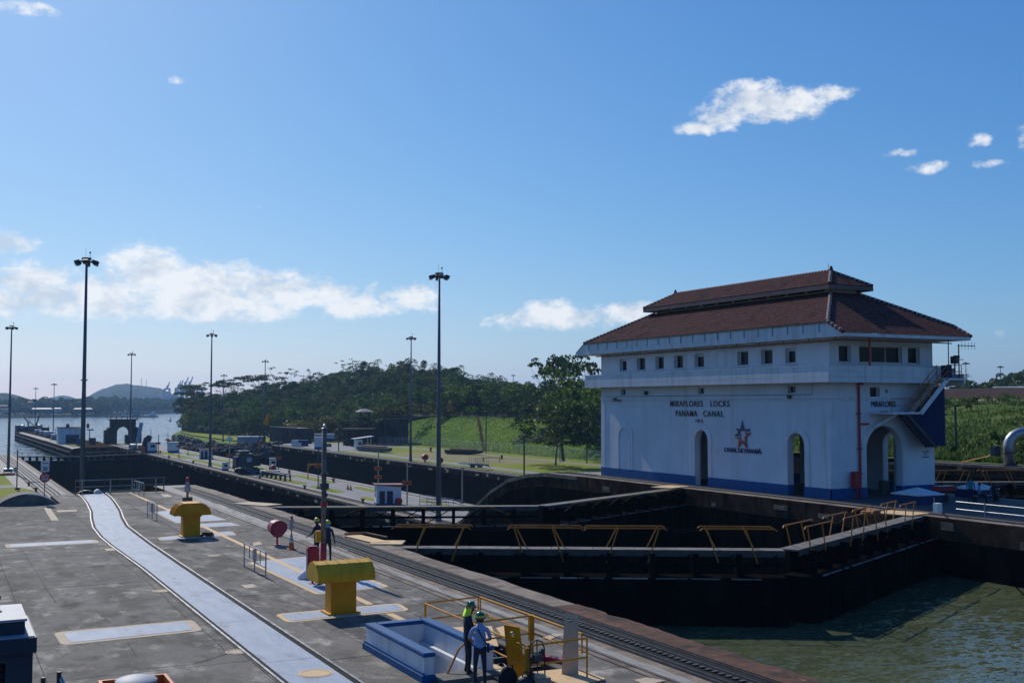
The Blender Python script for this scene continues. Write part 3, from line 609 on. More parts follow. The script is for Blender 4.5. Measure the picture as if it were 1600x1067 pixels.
for (a, b, c, d) in ((58.5, 60.9, 178, 196), (58.4, 61.2, 200, 232), (58.4, 61.0, 255, 300), (58.4, 61.6, 305, 372), (64.6, 66.8, 172, 190), (64.4, 66.8, 200, 228), (64.6, 66.8, 240, 262), (64.3, 66.8, 275, 300), (64.4, 66.8, 312, 345), (59, 60.8, 160, 170), (64.9, 66.7, 140, 160), (59, 61, 385, 410)):
    sheet('grass_patch', rounded([(a, c), (b, c + 1.5), (b - 0.1, d), (a + 0.1, d - 2)], 1.2), ZL + 0.022, 'grass', parent=centre)
sheet('road_line', rect(62.9, 63.25, 150, 330), ZL + 0.023, 'bright', parent=centre)
# protruding ladder recesses and steel fragments at the lips
def lipbits(x, y0, y1, n, s, z, seed, sz=0.5):
    rnd = random.Random(seed)
    def f(m):
        for i in range(n):
            y = y0 + (y1 - y0) * (i + rnd.random() * 0.6) / n; h = rnd.uniform(0.25, sz); zz = z - rnd.uniform(0.2, 1.0)
            m.box(x - 0.05 if s < 0 else x, x if s < 0 else x + 0.05, y, y + rnd.uniform(0.4, 1.6), zz - h, zz)
    return f
part('wall_fitting', 'creampale', centre, lipbits(54.6, 135, 400, 34, -1, ZL, 4))
part('wall_fitting', 'coping', centre, lipbits(54.6, 40, 92, 9, -1, 0, 5))

# approach pier reaching out to sea from the centre wall
pier_poly = [(39.0, 398), (38.29, 383.79), (36.89, 498.48), (34.81, 610.60), (36.58, 652.97), (41.04, 691.59), (49.08, 687.47), (51.38, 564.09), (52.32, 481.60), (55.5, 425), (55.5, 452), (54.6, 398)]
pier = struct('approach_pier', 'walltop', lambda m: m.prism(pier_poly, -16, ZL + 0.02), recalc=True)
sheet('pier_track', [(38.56, 386.45), (37.58, 476.24), (35.94, 610.02), (38.17, 622.67), (41.20, 491.74), (42.78, 398.86)], ZL + 0.032, 'bright', parent=pier)
for q in ([(38.19, 390.61), (37.44, 480.54), (38.02, 481.95), (39.15, 392.43)], [(40.98, 402.83), (39.79, 486.25), (40.38, 487.71), (42.05, 405.37)]):
    sheet('track_bed', q, ZL + 0.045, 'trackbed', parent=pier)
sheet('grass_patch', [(40.13, 419.16), (41.45, 399.54), (43.89, 427.36), (42.42, 438.72)], ZL + 0.04, 'grass', parent=pier)
def fend(m):
    a, b = Vector((*(38.29, 383.79), ZL)), Vector((*(34.81, 610.60), ZL))
    for i in range(26):
        p = a.lerp(b, i / 25); m.box(p.x - 0.5, p.x + 0.3, p.y, p.y + 0.9, -14, ZL - 0.4)
    m.bar(a + Vector((-0.5, 0, -1)), b + Vector((-0.5, 0, -1)), 0.35, 0.4); m.bar(a + Vector((-0.5, 0, -2.6)), b + Vector((-0.5, 0, -2.6)), 0.35, 0.4)
tag(part('fender', 'oldconc', pier, fend), kind='stuff')

# the far wall and the lawns beyond the west lane
farw = lock_wall('far_lock_wall', 105, 108.2, -60, 400)
ramp_strip('edge_coping', 'coping', 104.95, 106.0, -50, 398, 0.025, farw, 0.3)
ramp_strip('track_bed', 'trackbed', 106.3, 107.0, -50, 398, 0.03, farw)
ramp_strip('rail', 'rail', 106.6, 106.68, -50, 398, 0.10, farw, 0.08)
part('wall_fitting', 'cream', farw, lipbits(105, 165, 395, 17, -1, ZL, 9, 0.8))
part('wall_fitting', 'rustbright', farw, lipbits(105, 70, 100, 3, -1, 0.1, 19, 0.5))
part('wall_fitting', 'creampale', farw, lipbits(105, 125, 390, 22, -1, ZL, 12, 0.7))
struct('far_lower_ground', 'walltop', lambda m: m.prism([(108.2, 122), (150, 100), (210, 190), (210, 440), (128, 470), (92, 402), (108.2, 398)], -16, ZL))
sheet('far_lawn', [(108.3, 123), (149.5, 115), (149.5, 400), (125, 410), (108.3, 395)], ZL + 0.02, 'grass')
sheet('far_road', [(110.5, 123), (114.0, 123), (115.2, 300), (117.5, 395), (112, 395), (111.3, 300)], ZL + 0.034, 'road')
sheet('far_footpath', [(138, 130), (140.8, 130), (141.2, 300), (139.5, 390), (136.0, 390), (138.4, 300)], ZL + 0.034, 'road')
sheet('far_yard', [(108.4, 330), (138, 362), (137, 392), (120, 408), (108.4, 396)], ZL + 0.05, 'road')
sheet('dry_lawn_patch', rounded([(118, 245), (136, 240), (136, 310), (117, 315)], 8), ZL + 0.028, 'path')
for o in [x for x in COL.objects if x.name.startswith('dry_lawn_patch')]: o.data.materials[0] = mat('dry_lawn', (0.155, 0.14, 0.035), (0.20, 0.16, 0.06), 0.12, 0.95, bump=0.4, dirt=((0.13, 0.155, 0.022), 0.1, 0.52))

def grid(name, f, nu, nv, m, smooth=True):
    vs = [f(i / nu, j / nv) for j in range(nv + 1) for i in range(nu + 1)]
    fs = [(j * (nu + 1) + i, j * (nu + 1) + i + 1, (j + 1) * (nu + 1) + i + 1, (j + 1) * (nu + 1) + i) for j in range(nv) for i in range(nu)]
    me = bpy.data.meshes.new(name); me.from_pydata(vs, [], fs); me.materials.append(M[m]); o = bpy.data.objects.new(name, me); COL.objects.link(o)
    if smooth: me.polygons.foreach_set('use_smooth', [True] * len(fs))
    return tag(o, kind='structure')
def sm(t): t = max(0, min(1, t)); return t * t * (3 - 2 * t)
# grassed embankment behind the fence
def emb(u, v):
    y = 225 + u * 190; x = 149.5 + v * 29
    z = ZL + 0.02 + 9.6 * sm(v * 1.12) * (1.0 if y > 250 else 0.75 + 0.25 * (y - 225) / 25) + wave(x, y, 0.35, 0.10) * math.sin(math.pi * min(1, v))
    if v > 0.9: z = ZL + 9.6
    return (x, y, z)
grid('grass_embankment', emb, 90, 16, 'bankgrass')
# field sloping up beyond the upper west side
def fieldz(x, y): return 7.4 * sm((x - 106) / 100) * 1.0 + (wave(x, y, 0.16, 0.30) + wave(x, y, 0.5, 0.20)) * sm((x - 110) / 20)
def fld(u, v):
    x = 108 + v * 104; y = (-45 + u * (45 + x / 0.86)); return (x, y, fieldz(x, y) - (0.4 if u > 0.99 else 0))
grid('weedy_field', fld, 70, 60, 'field')
struct('field_fill', 'walltop', lambda m: m.prism([(108.2, -60), (212, -60), (212, 246), (108.2, 125)], -16, -0.6))
def pth(u, v): x = 196 + v * 2.6; y = 60 + u * 190; return (x, y, fieldz(x, y) + 0.16)
grid('dirt_track', pth, 60, 2, 'path')
struct('wood_plateau', 'forestfloor', lambda m: m.prism([(177.3, 225), (177.3, 412), (166, 436), (150, 452), (300, 520), (360, 225)], -16, 1.76))
def ebank(u, v):
    x = 211 + v * 22; y = 20 + u * 260; return (x, y, 7.0 + 3.6 * sm(v * 1.5) + wave(x, y, 0.3, 0.12))
grid('brown_earth_bank', ebank, 60, 8, 'earth')
def plateau(u, v):
    x = 233 + v * 320; y = -50 + u * 400; return (x, y, 10.4 - 1.2 * v)
grid('upper_plateau', plateau, 10, 10, 'field')

# wooded ridge between lock and sea: lofted between a front line and a ridge line
FR = [(113.52, 604.63, -1.56), (117.06, 546.66, -0.84), (122.34, 499.03, -0.26), (130.85, 472.21, 0.03), (140.01, 447.31, 0.29), (151.75, 433.44, 0.40), (169.76, 429.85, 0.32), (178.01, 403.16, 0.61), (180.44, 368.22, 1.05), (176.94, 327.34, 1.60), (165.34, 286.10, 2.21), (159.44, 255.41, 2.65), (167.38, 240.13, 2.79)]
RD = [(130.26, 674.69, 3.05), (142.99, 668.18, 3.05), (158.95, 648.78, 5.70), (174.35, 629.68, 9.37), (193.84, 619.71, 11.56), (213.32, 609.75, 17.40), (236.08, 598.10, 20.32), (250.78, 568.12, 17.43), (259.65, 529.89, 8.85), (266.36, 492.76, 4.29), (260.55, 450.81, 6.85), (255.14, 408.64, 8.50), (271.32, 389.14, 8.47)]
def lerp3(P, u):
    t = u * (len(P) - 1); i = min(int(t), len(P) - 2); t -= i; return [P[i][k] + (P[i + 1][k] - P[i][k]) * t for k in range(3)]
def ridge(u, v):
    a, b = lerp3(FR, u), lerp3(RD, u)
    base = -8.3 if u < 0.42 else (-8.3 + (1.8 + 8.3) * sm((u - 0.42) / 0.12) if u < 0.75 else 1.8 - 9.0 * sm((u - 0.75) / 0.1))
    x = a[0] + (b[0] - a[0]) * v; y = a[1] + (b[1] - a[1]) * v
    z = base + (b[2] - base) * sm(min(1.0, v) * 0.86 + 0.07 * min(1, v * 8)) if v <= 1 else b[2] - (v - 1) * 40
    return (x, y, z)
grid('wooded_ridge_ground', lambda u, v: ridge(u, v * 1.5 - 0.05), 60, 26, 'forestfloor')

# riprap spit at the sea end of the west lane
spit = [(107.68, 405.34), (96.19, 404.09), (93.37, 435.45), (95.86, 487.27), (97.50, 540.50), (111, 600), (150, 640), (220, 620), (230, 470), (128, 400), (108.3, 398)]
struct('rocky_spit_ground', 'bankgrass', lambda m: m.prism(spit, -16, ZL - 0.3))
rk = thing('riprap_bank', 'bank of dark broken rock between the calm water and the wooded ridge', 'rock bank', (93.37, 435.45))
rk.location.z = ZL
rnd = random.Random(3); rocks = []
for i in range(5):
    b = bmesh.new(); bmesh.ops.create_icosphere(b, subdivisions=1, radius=0.8)
    for v in b.verts: v.co *= rnd.uniform(0.7, 1.3); v.co.z *= 0.75
    me = bpy.data.meshes.new('rock'); b.to_mesh(me); b.free(); me.materials.append(M['rock']); rocks.append(me)
SP = [Vector((*p, 0)) for p in ((103.83, 386.58), (90.60, 380.54), (83.72, 390.36), (86.39, 439.02), (94.01, 530.62))]
def along(P, t):
    t *= len(P) - 1; i = min(int(t), len(P) - 2); return P[i].lerp(P[i + 1], t - i)
for i in range(290):
    p = along(SP, rnd.random()); q = Vector((5.5, 9, 0)) * rnd.random()
    o = bpy.data.objects.new('rock', rnd.choice(rocks)); COL.objects.link(o); o.parent = rk
    t_ = q.length / 10.5
    o.location = p + q + Vector((0, 0, -11.3 + 3.6 * t_)) - Vector((rk.location.x, rk.location.y, 0)) - Vector((0, 0, ZL)); o.rotation_euler = [rnd.uniform(0, 6) for _ in range(3)]; s = rnd.uniform(0.8, 1.9); o.scale = (s, s, s)
struct('rock_bank_core', 'rock', lambda m: [m.face([(a.x, a.y, -12), (b.x, b.y, -12), (b.x + 6, b.y + 10, ZL - 0.2), (a.x + 6, a.y + 10, ZL - 0.2)]) for a, b in zip(SP[:-1], SP[1:])])
sheet('spit_grass', [(113.62, 409.66), (103.31, 446.85), (103.94, 525.54), (111.98, 599.33), (136.22, 689.12), (152.58, 550.36)], ZL + 0.1, 'grass')

# ================================================================== LOCK GATES
def gate_leaf(hinge, mitre, zt, zb, label, side=-1, rails='up', name='lock_gate_leaf', seed=1, group=None, panels=None):
    H = Vector((*hinge, 0)); T = Vector((*mitre, 0)); d = (T - H); L = d.length; d.normalize()
    n = Vector((d.y, -d.x, 0));  n = n if n.y < 0 else -n          # towards the upstream (camera) side
    P = lambda s, o, z: H + d * s + n * o + Vector((0, 0, z))
    t = thing(name, label, 'lock gate', (hinge[0], hinge[1], 0), group=group)
    def slab(m, s0, s1, o0, o1, z0, z1, mi=None):
        vs = [P(s0, o0, z0), P(s1, o0, z0), P(s1, o1, z0), P(s0, o1, z0), P(s0, o0, z1), P(s1, o0, z1), P(s1, o1, z1), P(s0, o1, z1)]
        m.add(vs, [(0, 3, 2, 1), (4, 5, 6, 7), (0, 1, 5, 4), (1, 2, 6, 5), (2, 3, 7, 6), (3, 0, 4, 7)], mi)
    part('leaf_body', 'gate', t, lambda m: slab(m, 0, L, 0.0, 1.75, zb, zt - 1.25))
    def ribs(m):
        s = 0.9
        while s < L: slab(m, s, s + 0.14, 1.75, 1.83, zb, zt - 1.3); s += 1.6
        for z in (zt - 2.6, zt - 4.4): slab(m, 0, L, 1.75, 1.80, z, z + 0.12)
    part('rib', 'gate', t, ribs)
    rr_ = random.Random(seed); s = 0.2
    while s < L - 0.8:
        ln = rr_.uniform(0.25, 1.5); a, b = s, min(s + ln, L - 0.1)
        part('ledge_strip', 'galv' if rr_.random() < 0.35 else 'walk', t, lambda m: slab(m, a, b, 1.74, 1.85, zt - 1.24, zt - 1.19)); s += ln + rr_.uniform(0.02, 0.7)
    def tr(m):
        s = 0.4
        while s < L - 0.3:
            slab(m, s, s + 0.22, -0.1, 1.2, zt - 1.25, zt - 0.16); m.bar(P(s + 0.1, 1.1, zt - 1.2), P(min(s + 1.9, L), 1.1, zt - 0.2), 0.06); s += 2.05
        slab(m, 0, L, 1.0, 1.1, zt - 0.75, zt - 0.62)
    part('bracket', 'gate', t, tr)
    s = 0.0; i = 0
    while s < L - 0.05:
        e = min(s + 2.0, L); part('walkway_plate', 'walk', t, lambda m: slab(m, s + 0.012, e - 0.012, -0.15, 0.85, zt - 0.09, zt - 0.01 + rr_.uniform(-0.006, 0.006))); s = e
    part('kerb_angle', 'steel', t, lambda m: slab(m, 0, L, 0.85, 0.90, zt - 0.30, zt + 0.005))
    pn = panels if panels is not None else [(0.3, 3.9, 1), (4.9, 8.5, -1), (8.9, 12.5, 1), (13.8, 17.4, -1)]
    if rails == 'up':
        for (s0, s1, lean) in pn:
            for o in (-0.17, 0.93):
                def rf(m):
                    ht = 1.02; 
                    m.tube([P(s0 - 0.12, o, zt + ht - 0.10), P(s0, o, zt + ht), P(s1, o, zt + ht), P(s1 + 0.12, o, zt + ht - 0.10)], 0.038, 6)
                    for s in (s0 + 0.45 * (s1 - s0) * 0.9, s1 - 0.25) if lean > 0 else (s0 + 0.2, s0 + 0.6 * (s1 - s0)):
                        m.tube([P(s, o, zt + ht), P(s - lean * 0.55, o, zt - 0.62 if o > 0 else zt - 0.05)], 0.036, 6)
                part('handrail', 'orange', t, rf)
        part('chain', 'steel', t, lambda m: [m.tube([P(a[1], o, zt + 0.95), P((a[1] + b[0]) / 2, o, zt + 0.86), P(b[0], o, zt + 0.95)], 0.008, 4) for a, b in zip(pn[:-1], pn[1:]) for o in (-0.17, 0.93)])
    elif rails == 'folded':
        def fo(m):
            for (s0, s1, lean) in pn:
                m.tube([P(s0, 0.95, zt - 0.06), P(s1, 0.95, zt - 0.06)], 0.04, 6)
                for s in (s0 + 1.2, s1 - 0.3): m.tube([P(s, 0.97, zt - 0.08), P(s - lean * 1.3, 0.97, zt - 0.52)], 0.035, 6)
        part('folded_handrail', 'orange', t, fo)
    elif rails == 'thin':
        def th_(m):
            for o in (-0.15, 0.85):
                m.tube([P(0, o, zt + 1), P(L, o, zt + 1)], 0.03, 5)
                s = 0.0
                while s <= L: m.tube([P(s, o, zt), P(s, o, zt + 1)], 0.025, 5); s += 2.2
        part('handrail', 'steel', t, th_)
    return t
gate_leaf((19.9, 52.2), (36.4, 42.6), 0.0, -12, 'nearest lock gate leaf with upright orange handrails, hinged at the near wall', panels=[(0.4, 4.0, 1), (6.0, 9.4, -1), (9.7, 13.4, 1), (15.2, 18.6, -1)], seed=2)
gate_leaf((54.6, 51.6), (36.4, 42.6), 0.0, -12, 'nearest lock gate leaf with upright orange handrails, hinged below the white control house', panels=[(2.4, 5.2, -1), (6.8, 10.0, 1), (11.0, 14.4, -1), (16.0, 19.6, 1)], seed=5)
gate_leaf((19.9, 75.8), (36.9, 68.2), 0.0, -16, 'second lock gate leaf with folded handrails, on the near wall side', rails='folded', panels=[(2, 7, 1), (7.6, 11, -1), (12, 15.6, -1)], seed=7)
gate_leaf((54.6, 77.0), (36.9, 68.2), 0.0, -16, 'second lock gate leaf with folded handrails, on the control house side', rails='folded', panels=[(2, 6, 1), (7.6, 11, -1), (12, 17, -1)], seed=9)
gate_leaf((70.0, 77.0), (87.5, 68.6), 0.0, -16, 'west lane gate leaf behind the seated workers, joined to the centre wall', seed=12, panels=[(1.0, 4.2, 1), (5.0, 9.0, -1), (9.6, 13.6, 1), (14.6, 18.4, -1)])
gate_leaf((105.0, 77.0), (87.5, 68.6), 0.0, -16, 'west lane gate leaf below the big grey pipe, joined to the far wall', seed=14)
gate_leaf((19.9, 352), (36.8, 343), -8.2, -20, 'sea gate leaf of the near lane on the near wall side', rails='thin', seed=15)
gate_leaf((54.6, 352), (36.8, 343), -8.2, -20, 'sea gate leaf of the near lane at the centre wall', rails='thin', seed=16)
gate_leaf((70.0, 392), (87.0, 384), -8.2, -20, 'sea gate leaf of the west lane at the centre wall', rails='thin', seed=17)
gate_leaf((105, 392), (87.0, 384), -8.2, -20, 'sea gate leaf of the west lane at the far wall', rails='thin', seed=18)
# yellow edge steps beside the near gate and at the centre wall
st = thing('hinge_cover', 'worn yellow steel hinge cover where the nearest gate meets the near wall', 'gate hinge cover', (18.98, 54.47, 0.000))
part('cover_plate', 'cream', st, lambda m: (m.rbox((19.6, 54.6, 0.06), (0.9, 3.4, 0.10), 0.1), m.rbox((20.1, 52.9, 0.05), (1.6, 1.5, 0.08), -0.5)))
part('raised_frame', 'rustbright', st, lambda m: (m.bar((19.3, 57.2, 0.1), (20.4, 56.9, 0.1), 0.1), m.bar((20.4, 56.9, 0.1), (20.7, 54.6, 0.1), 0.1)))
st = thing('hinge_cover', 'yellow hinge platform where the nearest gate meets the centre wall', 'gate hinge cover', (54.9, 52.0, 0))
part('cover_plate', 'cream', st, lambda m: m.rbox((54.4, 52.3, 0.04), (2.4, 2.6, 0.08), 0.3))
part('chain_pile', 'rustbright', st, lambda m: [m.lathe([(0.02, 0.34), (0.3, 0.25), (0.33, 0.05), (0.1, 0.0)], (52.6 + random.uniform(-1, 1), 52.7 + random.uniform(-0.5, 0.5), 0.02), 8) for _ in range(6)])
st = thing('hinge_cover', 'worn yellow hinge platform where the second gate meets the centre wall', 'gate hinge cover', (55, 77.2, 0))
part('cover_plate', 'cream', st, lambda m: m.rbox((54.2, 77.2, 0.05), (2.8, 2.0, 0.08), 0.4))
st = thing('hinge_cover', 'pale hinge platform where the second gate meets the near wall', 'gate hinge cover', (19.8, 77, 0))
part('cover_plate', 'creampale', st, lambda m: m.rbox((19.7, 77.0, 0.05), (1.6, 3.2, 0.08), 0.5))

# ================================================================== CONTROL HOUSE
BX0, BX1, BY0, BY1 = 57.8, 68.3, 62.2, 93.8
house = thing('control_house', 'white three-level lock control house with red tile roofs, arches and a blue base band', 'building', (63.05, 78, 0))
def arch_pts(c, hw, top, n=12):
    r = hw; zs = top - r
    return [(c - hw, 0)] + [(c - r * math.cos(math.pi * i / n), zs + r * math.sin(math.pi * i / n)) for i in range(n + 1)] + [(c + hw, 0)]
def wall_panel(m, outer, holes, thick, f):
    """f(u, v, w) -> xyz ; w=0 is the outside face"""
    loops = [outer] + holes; tris = tessellate_polygon([[Vector((p[0], p[1], 0)) for p in l] for l in loops]); flat = [p for l in loops for p in l]; n = len(flat)
    vs = [f(p[0], p[1], 0) for p in flat] + [f(p[0], p[1], thick) for p in flat]
    fs = [tuple(t) for t in tris] + [tuple(a + n for a in t)[::-1] for t in tris]; k = 0
    for l in loops:
        for i in range(len(l)): a = k + i; b = k + (i + 1) % len(l); fs.append((a, b, b + n, a + n))
        k += len(l)
    m.add(vs, fs)
def opn(a, b, z0, z1): return [(a, z0), (b, z0), (b, z1), (a, z1)]
fx = lambda u, v, w_: (BX0 + w_, u, v); bxf = lambda u, v, w_: (BX1 - w_, u, v)
fy = lambda u, v, w_: (u, BY0 + w_, v); byf = lambda u, v, w_: (u, BY1 - w_, v)
def outline(u0, u1, arches, top):
    o = [(u0, 0)]
    for a in arches: o += arch_pts(*a)
    return o + [(u1, 0), (u1, top), (u0, top)]
FW = [(89.24, 90.47), (86.12, 87.5), (83.15, 84.46), (80.24, 81.58), (77.21, 78.56), (71.37, 72.75), (68.43, 69.8), (65.79, 66.95)]
SWs = [(89.85, 0.42), (77.65, 0.42), (66.3, 0.45)]
front_holes = [opn(a, b, 10.03, 11.18) for a, b in FW] + [opn(c - h, c + h, 7.72, 8.3) for c, h in SWs]
A_F = [(65.85, 0.95, 4.75), (77.65, 0.92, 4.72)]
SIDEW = [(58.75, 59.95, 9.99, 11.25), (60.75, 65.1, 9.99, 11.25), (65.7, 66.95, 9.99, 11.25), (61.75, 62.75, 7.35, 8.2), (63.3, 63.6, 7.72, 8.0)]
part('front_wall', 'whitewall', house, lambda m: wall_panel(m, outline(BY0, BY1, A_F, 11.74), front_holes, 0.55, fx))
part('rear_wall', 'whitewall', house, lambda m: wall_panel(m, outline(BY0, BY1, [(65.85, 1.1, 4.75), (77.65, 0.92, 4.72)], 11.74), [], 0.55, bxf))
part('side_wall', 'whitewall', house, lambda m: wall_panel(m, outline(BX0 + 0.56, BX1 - 0.56, [(63.05, 1.8, 5.3)], 11.74), [opn(*q) for q in SIDEW], 0.55, fy))
part('end_wall', 'whitewall', house, lambda m: wall_panel(m, outline(BX0 + 0.56, BX1 - 0.56, [(63.05, 1.8, 5.3)], 11.74), [], 0.55, byf))
part('inner_wall', 'whitewall', house, lambda m: (m.box(58.4, 67.7, 84.0, 84.3, 0.01, 7.0), m.box(66.3, 66.6, 62.8, 64.4, 0.01, 7.0)))
part('floor_slab', 'soffit', house, lambda m: (m.box(58.36, 67.74, 62.76, 93.2, 7.0, 7.3), m.box(58.36, 67.74, 62.76, 93.2, 9.1, 9.4)))
part('interior_core', 'glass', house, lambda m: m.box(58.9, 67.2, 63.3, 92.6, 9.42, 11.6))
def plinth(m):
    for a, b in ((BY0, 64.9), (66.8, 76.73), (78.57, BY1)): m.box(BX0 - 0.07, BX0, a, b, 0.0, 0.78)
    for a, b in ((BX0 - 0.07, 61.25), (64.85, BX1 + 0.07)): m.box(a, b, BY0 - 0.07, BY0, 0.0, 0.78)
    m.box(BX0 - 0.07, BX0, BY0 - 0.07, BY0 - 0.001, 0, 0.78)
    m.box(BX1, BX1 + 0.07, BY0, BY1, 0.0, 0.78)
    for a, b in ((64.9, 64.98), (66.72, 66.8)): m.box(BX0 - 0.06, BX0 + 0.56, a, b, 0.0, 0.78)
    for a, b in ((61.25, 61.33), (64.77, 64.85)): m.box(a, b, BY0 - 0.06, BY0 + 0.56, 0.0, 0.78)
part('base_band', 'blue', house, plinth)
def archring(m, c, hw, top, wd, f, n=20, proud=0.06, z0=0.78):
    r0 = hw; r1 = hw + wd; zs = top - hw
    A = [(c - r0, z0)] + [(c - r0 * math.cos(math.pi * i / n), zs + r0 * math.sin(math.pi * i / n)) for i in range(n + 1)] + [(c + r0, z0)]
    B = [(c - r1, z0)] + [(c - r1 * math.cos(math.pi * i / n), zs + r1 * math.sin(math.pi * i / n)) for i in range(n + 1)] + [(c + r1, z0)]
    for i in range(len(A) - 1):
        q = [A[i], A[i + 1], B[i + 1], B[i]]
        vs = [f(p[0], p[1], -proud) for p in q] + [f(p[0], p[1], 0.0) for p in q]
        m.add(vs, [(0, 1, 2, 3), (0, 4, 5, 1), (3, 2, 6, 7)])
for a in A_F + [(89.7, 1.0, 4.75)]: part('arch_surround', 'white', house, lambda m: archring(m, a[0], a[1] + 0.0, a[2], 0.5, fx))
part('blind_arch', 'whitewall', house, lambda m: (archring(m, 89.7, 0.9, 4.65, 0.1, fx, proud=0.10)))
part('arch_surround', 'white', house, lambda m: archring(m, 63.05, 1.8, 5.3, 0.5, fy))
part('cornice', 'white', house, lambda m: (m.box(BX0 - 0.10, BX0, BY0 - 0.10, BY1, 7.33, 7.47), m.box(BX0 - 0.05, BX0, BY0 - 0.05, BY1, 7.18, 7.26), m.box(BX0, BX1, BY0 - 0.10, BY0, 7.33, 7.47), m.box(BX0, BX1, BY0 - 0.05, BY0, 7.18, 7.26)))
part('corner_pilaster', 'white', house, lambda m: (m.box(BX0 - 0.045, BX0, BY0 - 0.045, BY0 + 0.75, 0.785, 7.17), m.box(BX0, BX0 + 0.75, BY0 - 0.045, BY0, 0.785, 7.17)))
part('corner_pilaster', 'white', house, lambda m: m.box(BX0 - 0.045, BX0, BY1 - 0.7, BY1, 0.785, 7.17))
# windows
def window(f, a, b, z0, z1, d=0.30, mull=0, lean=0.0, style=0):
    w_ = part('window', 'frame', house, lambda m: [wall_panel(m, opn(a, b, z0, z1), [opn(a + 0.06, b - 0.06, z0 + 0.07, z1 - (0.22 if style == 1 else 0.06))], 0.06, lambda u, v, q: f(u, v, d + q))] + ([(lambda u: wall_panel(m, opn(u - 0.025, u + 0.025, z0 + 0.07, z1 - 0.07), [], 0.05, lambda x, v, q: f(x, v, d - 0.01 + q)))(a + (b - a) * (k + 1) / (mull + 1)) for k in range(mull)]))
    part('pane', 'glass', w_, lambda m: wall_panel(m, opn(a + 0.06, b - 0.06, z0 + 0.07, z1 - 0.06), [], 0.02, lambda u, v, q: f(u, v, d + 0.03 + q)))
    return w_
for i, (a, b) in enumerate(FW): window(fx, a, b, 10.03, 11.18, 0.32, style=1 if i in (0, 4, 7) else 0)
for c, h in SWs: window(fx, c - h, c + h, 7.72, 8.3, 0.25, mull=1)
for i, q in enumerate(SIDEW): window(fy, q[0], q[1], q[2], q[3], 0.30, mull=2 if i == 1 else 0)
for a, b in FW: part('sill', 'white', house, lambda m: m.box(BX0 - 0.09, BX0 + 0.03, a - 0.08, b + 0.08, 9.95, 10.02))
for q in SIDEW[:3]: part('sill', 'white', house, lambda m: m.box(q[0] - 0.08, q[1] + 0.08, BY0 - 0.09, BY0 + 0.03, 9.91, 9.98))
part('conduit', 'steel', house, lambda m: m.tube([(57.76, 93.0, 7.62), (57.76, 64.0, 7.62), (57.76, 64.0, 8.4)], 0.018, 5))
part('blank_window', 'whitewall', house, lambda m: wall_panel(m, opn(74.2, 75.5, 9.99, 11.2), [opn(74.27, 75.43, 10.06, 11.13)], 0.03, lambda u, v, q: fx(u, v, -0.03 + q)))
part('blank_window', 'whitewall', house, lambda m: wall_panel(m, opn(58.6, 60.0, 7.6, 8.3), [opn(58.67, 59.93, 7.67, 8.23)], 0.03, lambda u, v, q: fy(u, v, -0.03 + q)))
for y0 in (81.9, 78.2): pass
part('lamp', 'steel', house, lambda m: (m.box(57.5, 57.8, 90.9, 91.2, 7.3, 7.5), m.tube([(57.6, 91.6, 7.2), (57.6, 90.0, 7.25)], 0.05, 6), m.box(57.45, 57.7, 85.6, 85.85, 7.75, 8.1), m.box(57.5, 57.7, 66.2, 66.5, 7.35, 7.6)))
# balcony gallery with board cladding
GX0, GX1, GY0, GY1 = 56.62, 69.5, 61.0, 95.0
part('gallery_floor', 'soffit', house, lambda m: (m.box(GX0 + 0.05, GX1 - 0.05, GY0 + 0.05, BY0 - 0.002, 8.52, 8.7), m.box(GX0 + 0.05, BX0 - 0.002, BY0, BY1, 8.52, 8.7), m.box(GX0 + 0.05, GX1 - 0.05, BY1 + 0.002, GY1 - 0.05, 8.52, 8.7), m.box(BX1 + 0.002, GX1 - 0.05, BY0, BY1, 8.52, 8.7)))
for k in range(3):
    z0, z1 = 8.49 + k * 0.395, 8.49 + (k + 1) * 0.395 - 0.014
    n = 8
    for i in range(n):
        a, b = GY0 + (GY1 - GY0) * i / n, GY0 + (GY1 - GY0) * (i + 1) / n
        part('cladding_board', 'white', house, lambda m: m.box(GX0, GX0 + 0.07, a + 0.006, b - 0.006, z0, z1))
    for i in range(3):
        a, b = GX0 + 0.08 + (66.9 - GX0 - 0.08) * i / 3, GX0 + 0.08 + (66.9 - GX0 - 0.08) * (i + 1) / 3
        part('cladding_board', 'white', house, lambda m: m.box(a + 0.006, b - 0.006, GY0, GY0 + 0.07, z0, z1))
    part('cladding_board', 'white', house, lambda m: (m.box(GX0 + 0.08, GX1, GY1 - 0.07, GY1, z0, z1), m.box(GX1 - 0.07, GX1, GY0 + 0.08, GY1 - 0.08, z0, z1)))
part('gallery_coping', 'white', house, lambda m: (m.box(GX0 - 0.03, GX0 + 0.12, GY0 - 0.03, GY1 + 0.03, 9.675, 9.72), m.box(GX0 + 0.12, 66.9, GY0 - 0.03, GY0 + 0.12, 9.675, 9.72)))
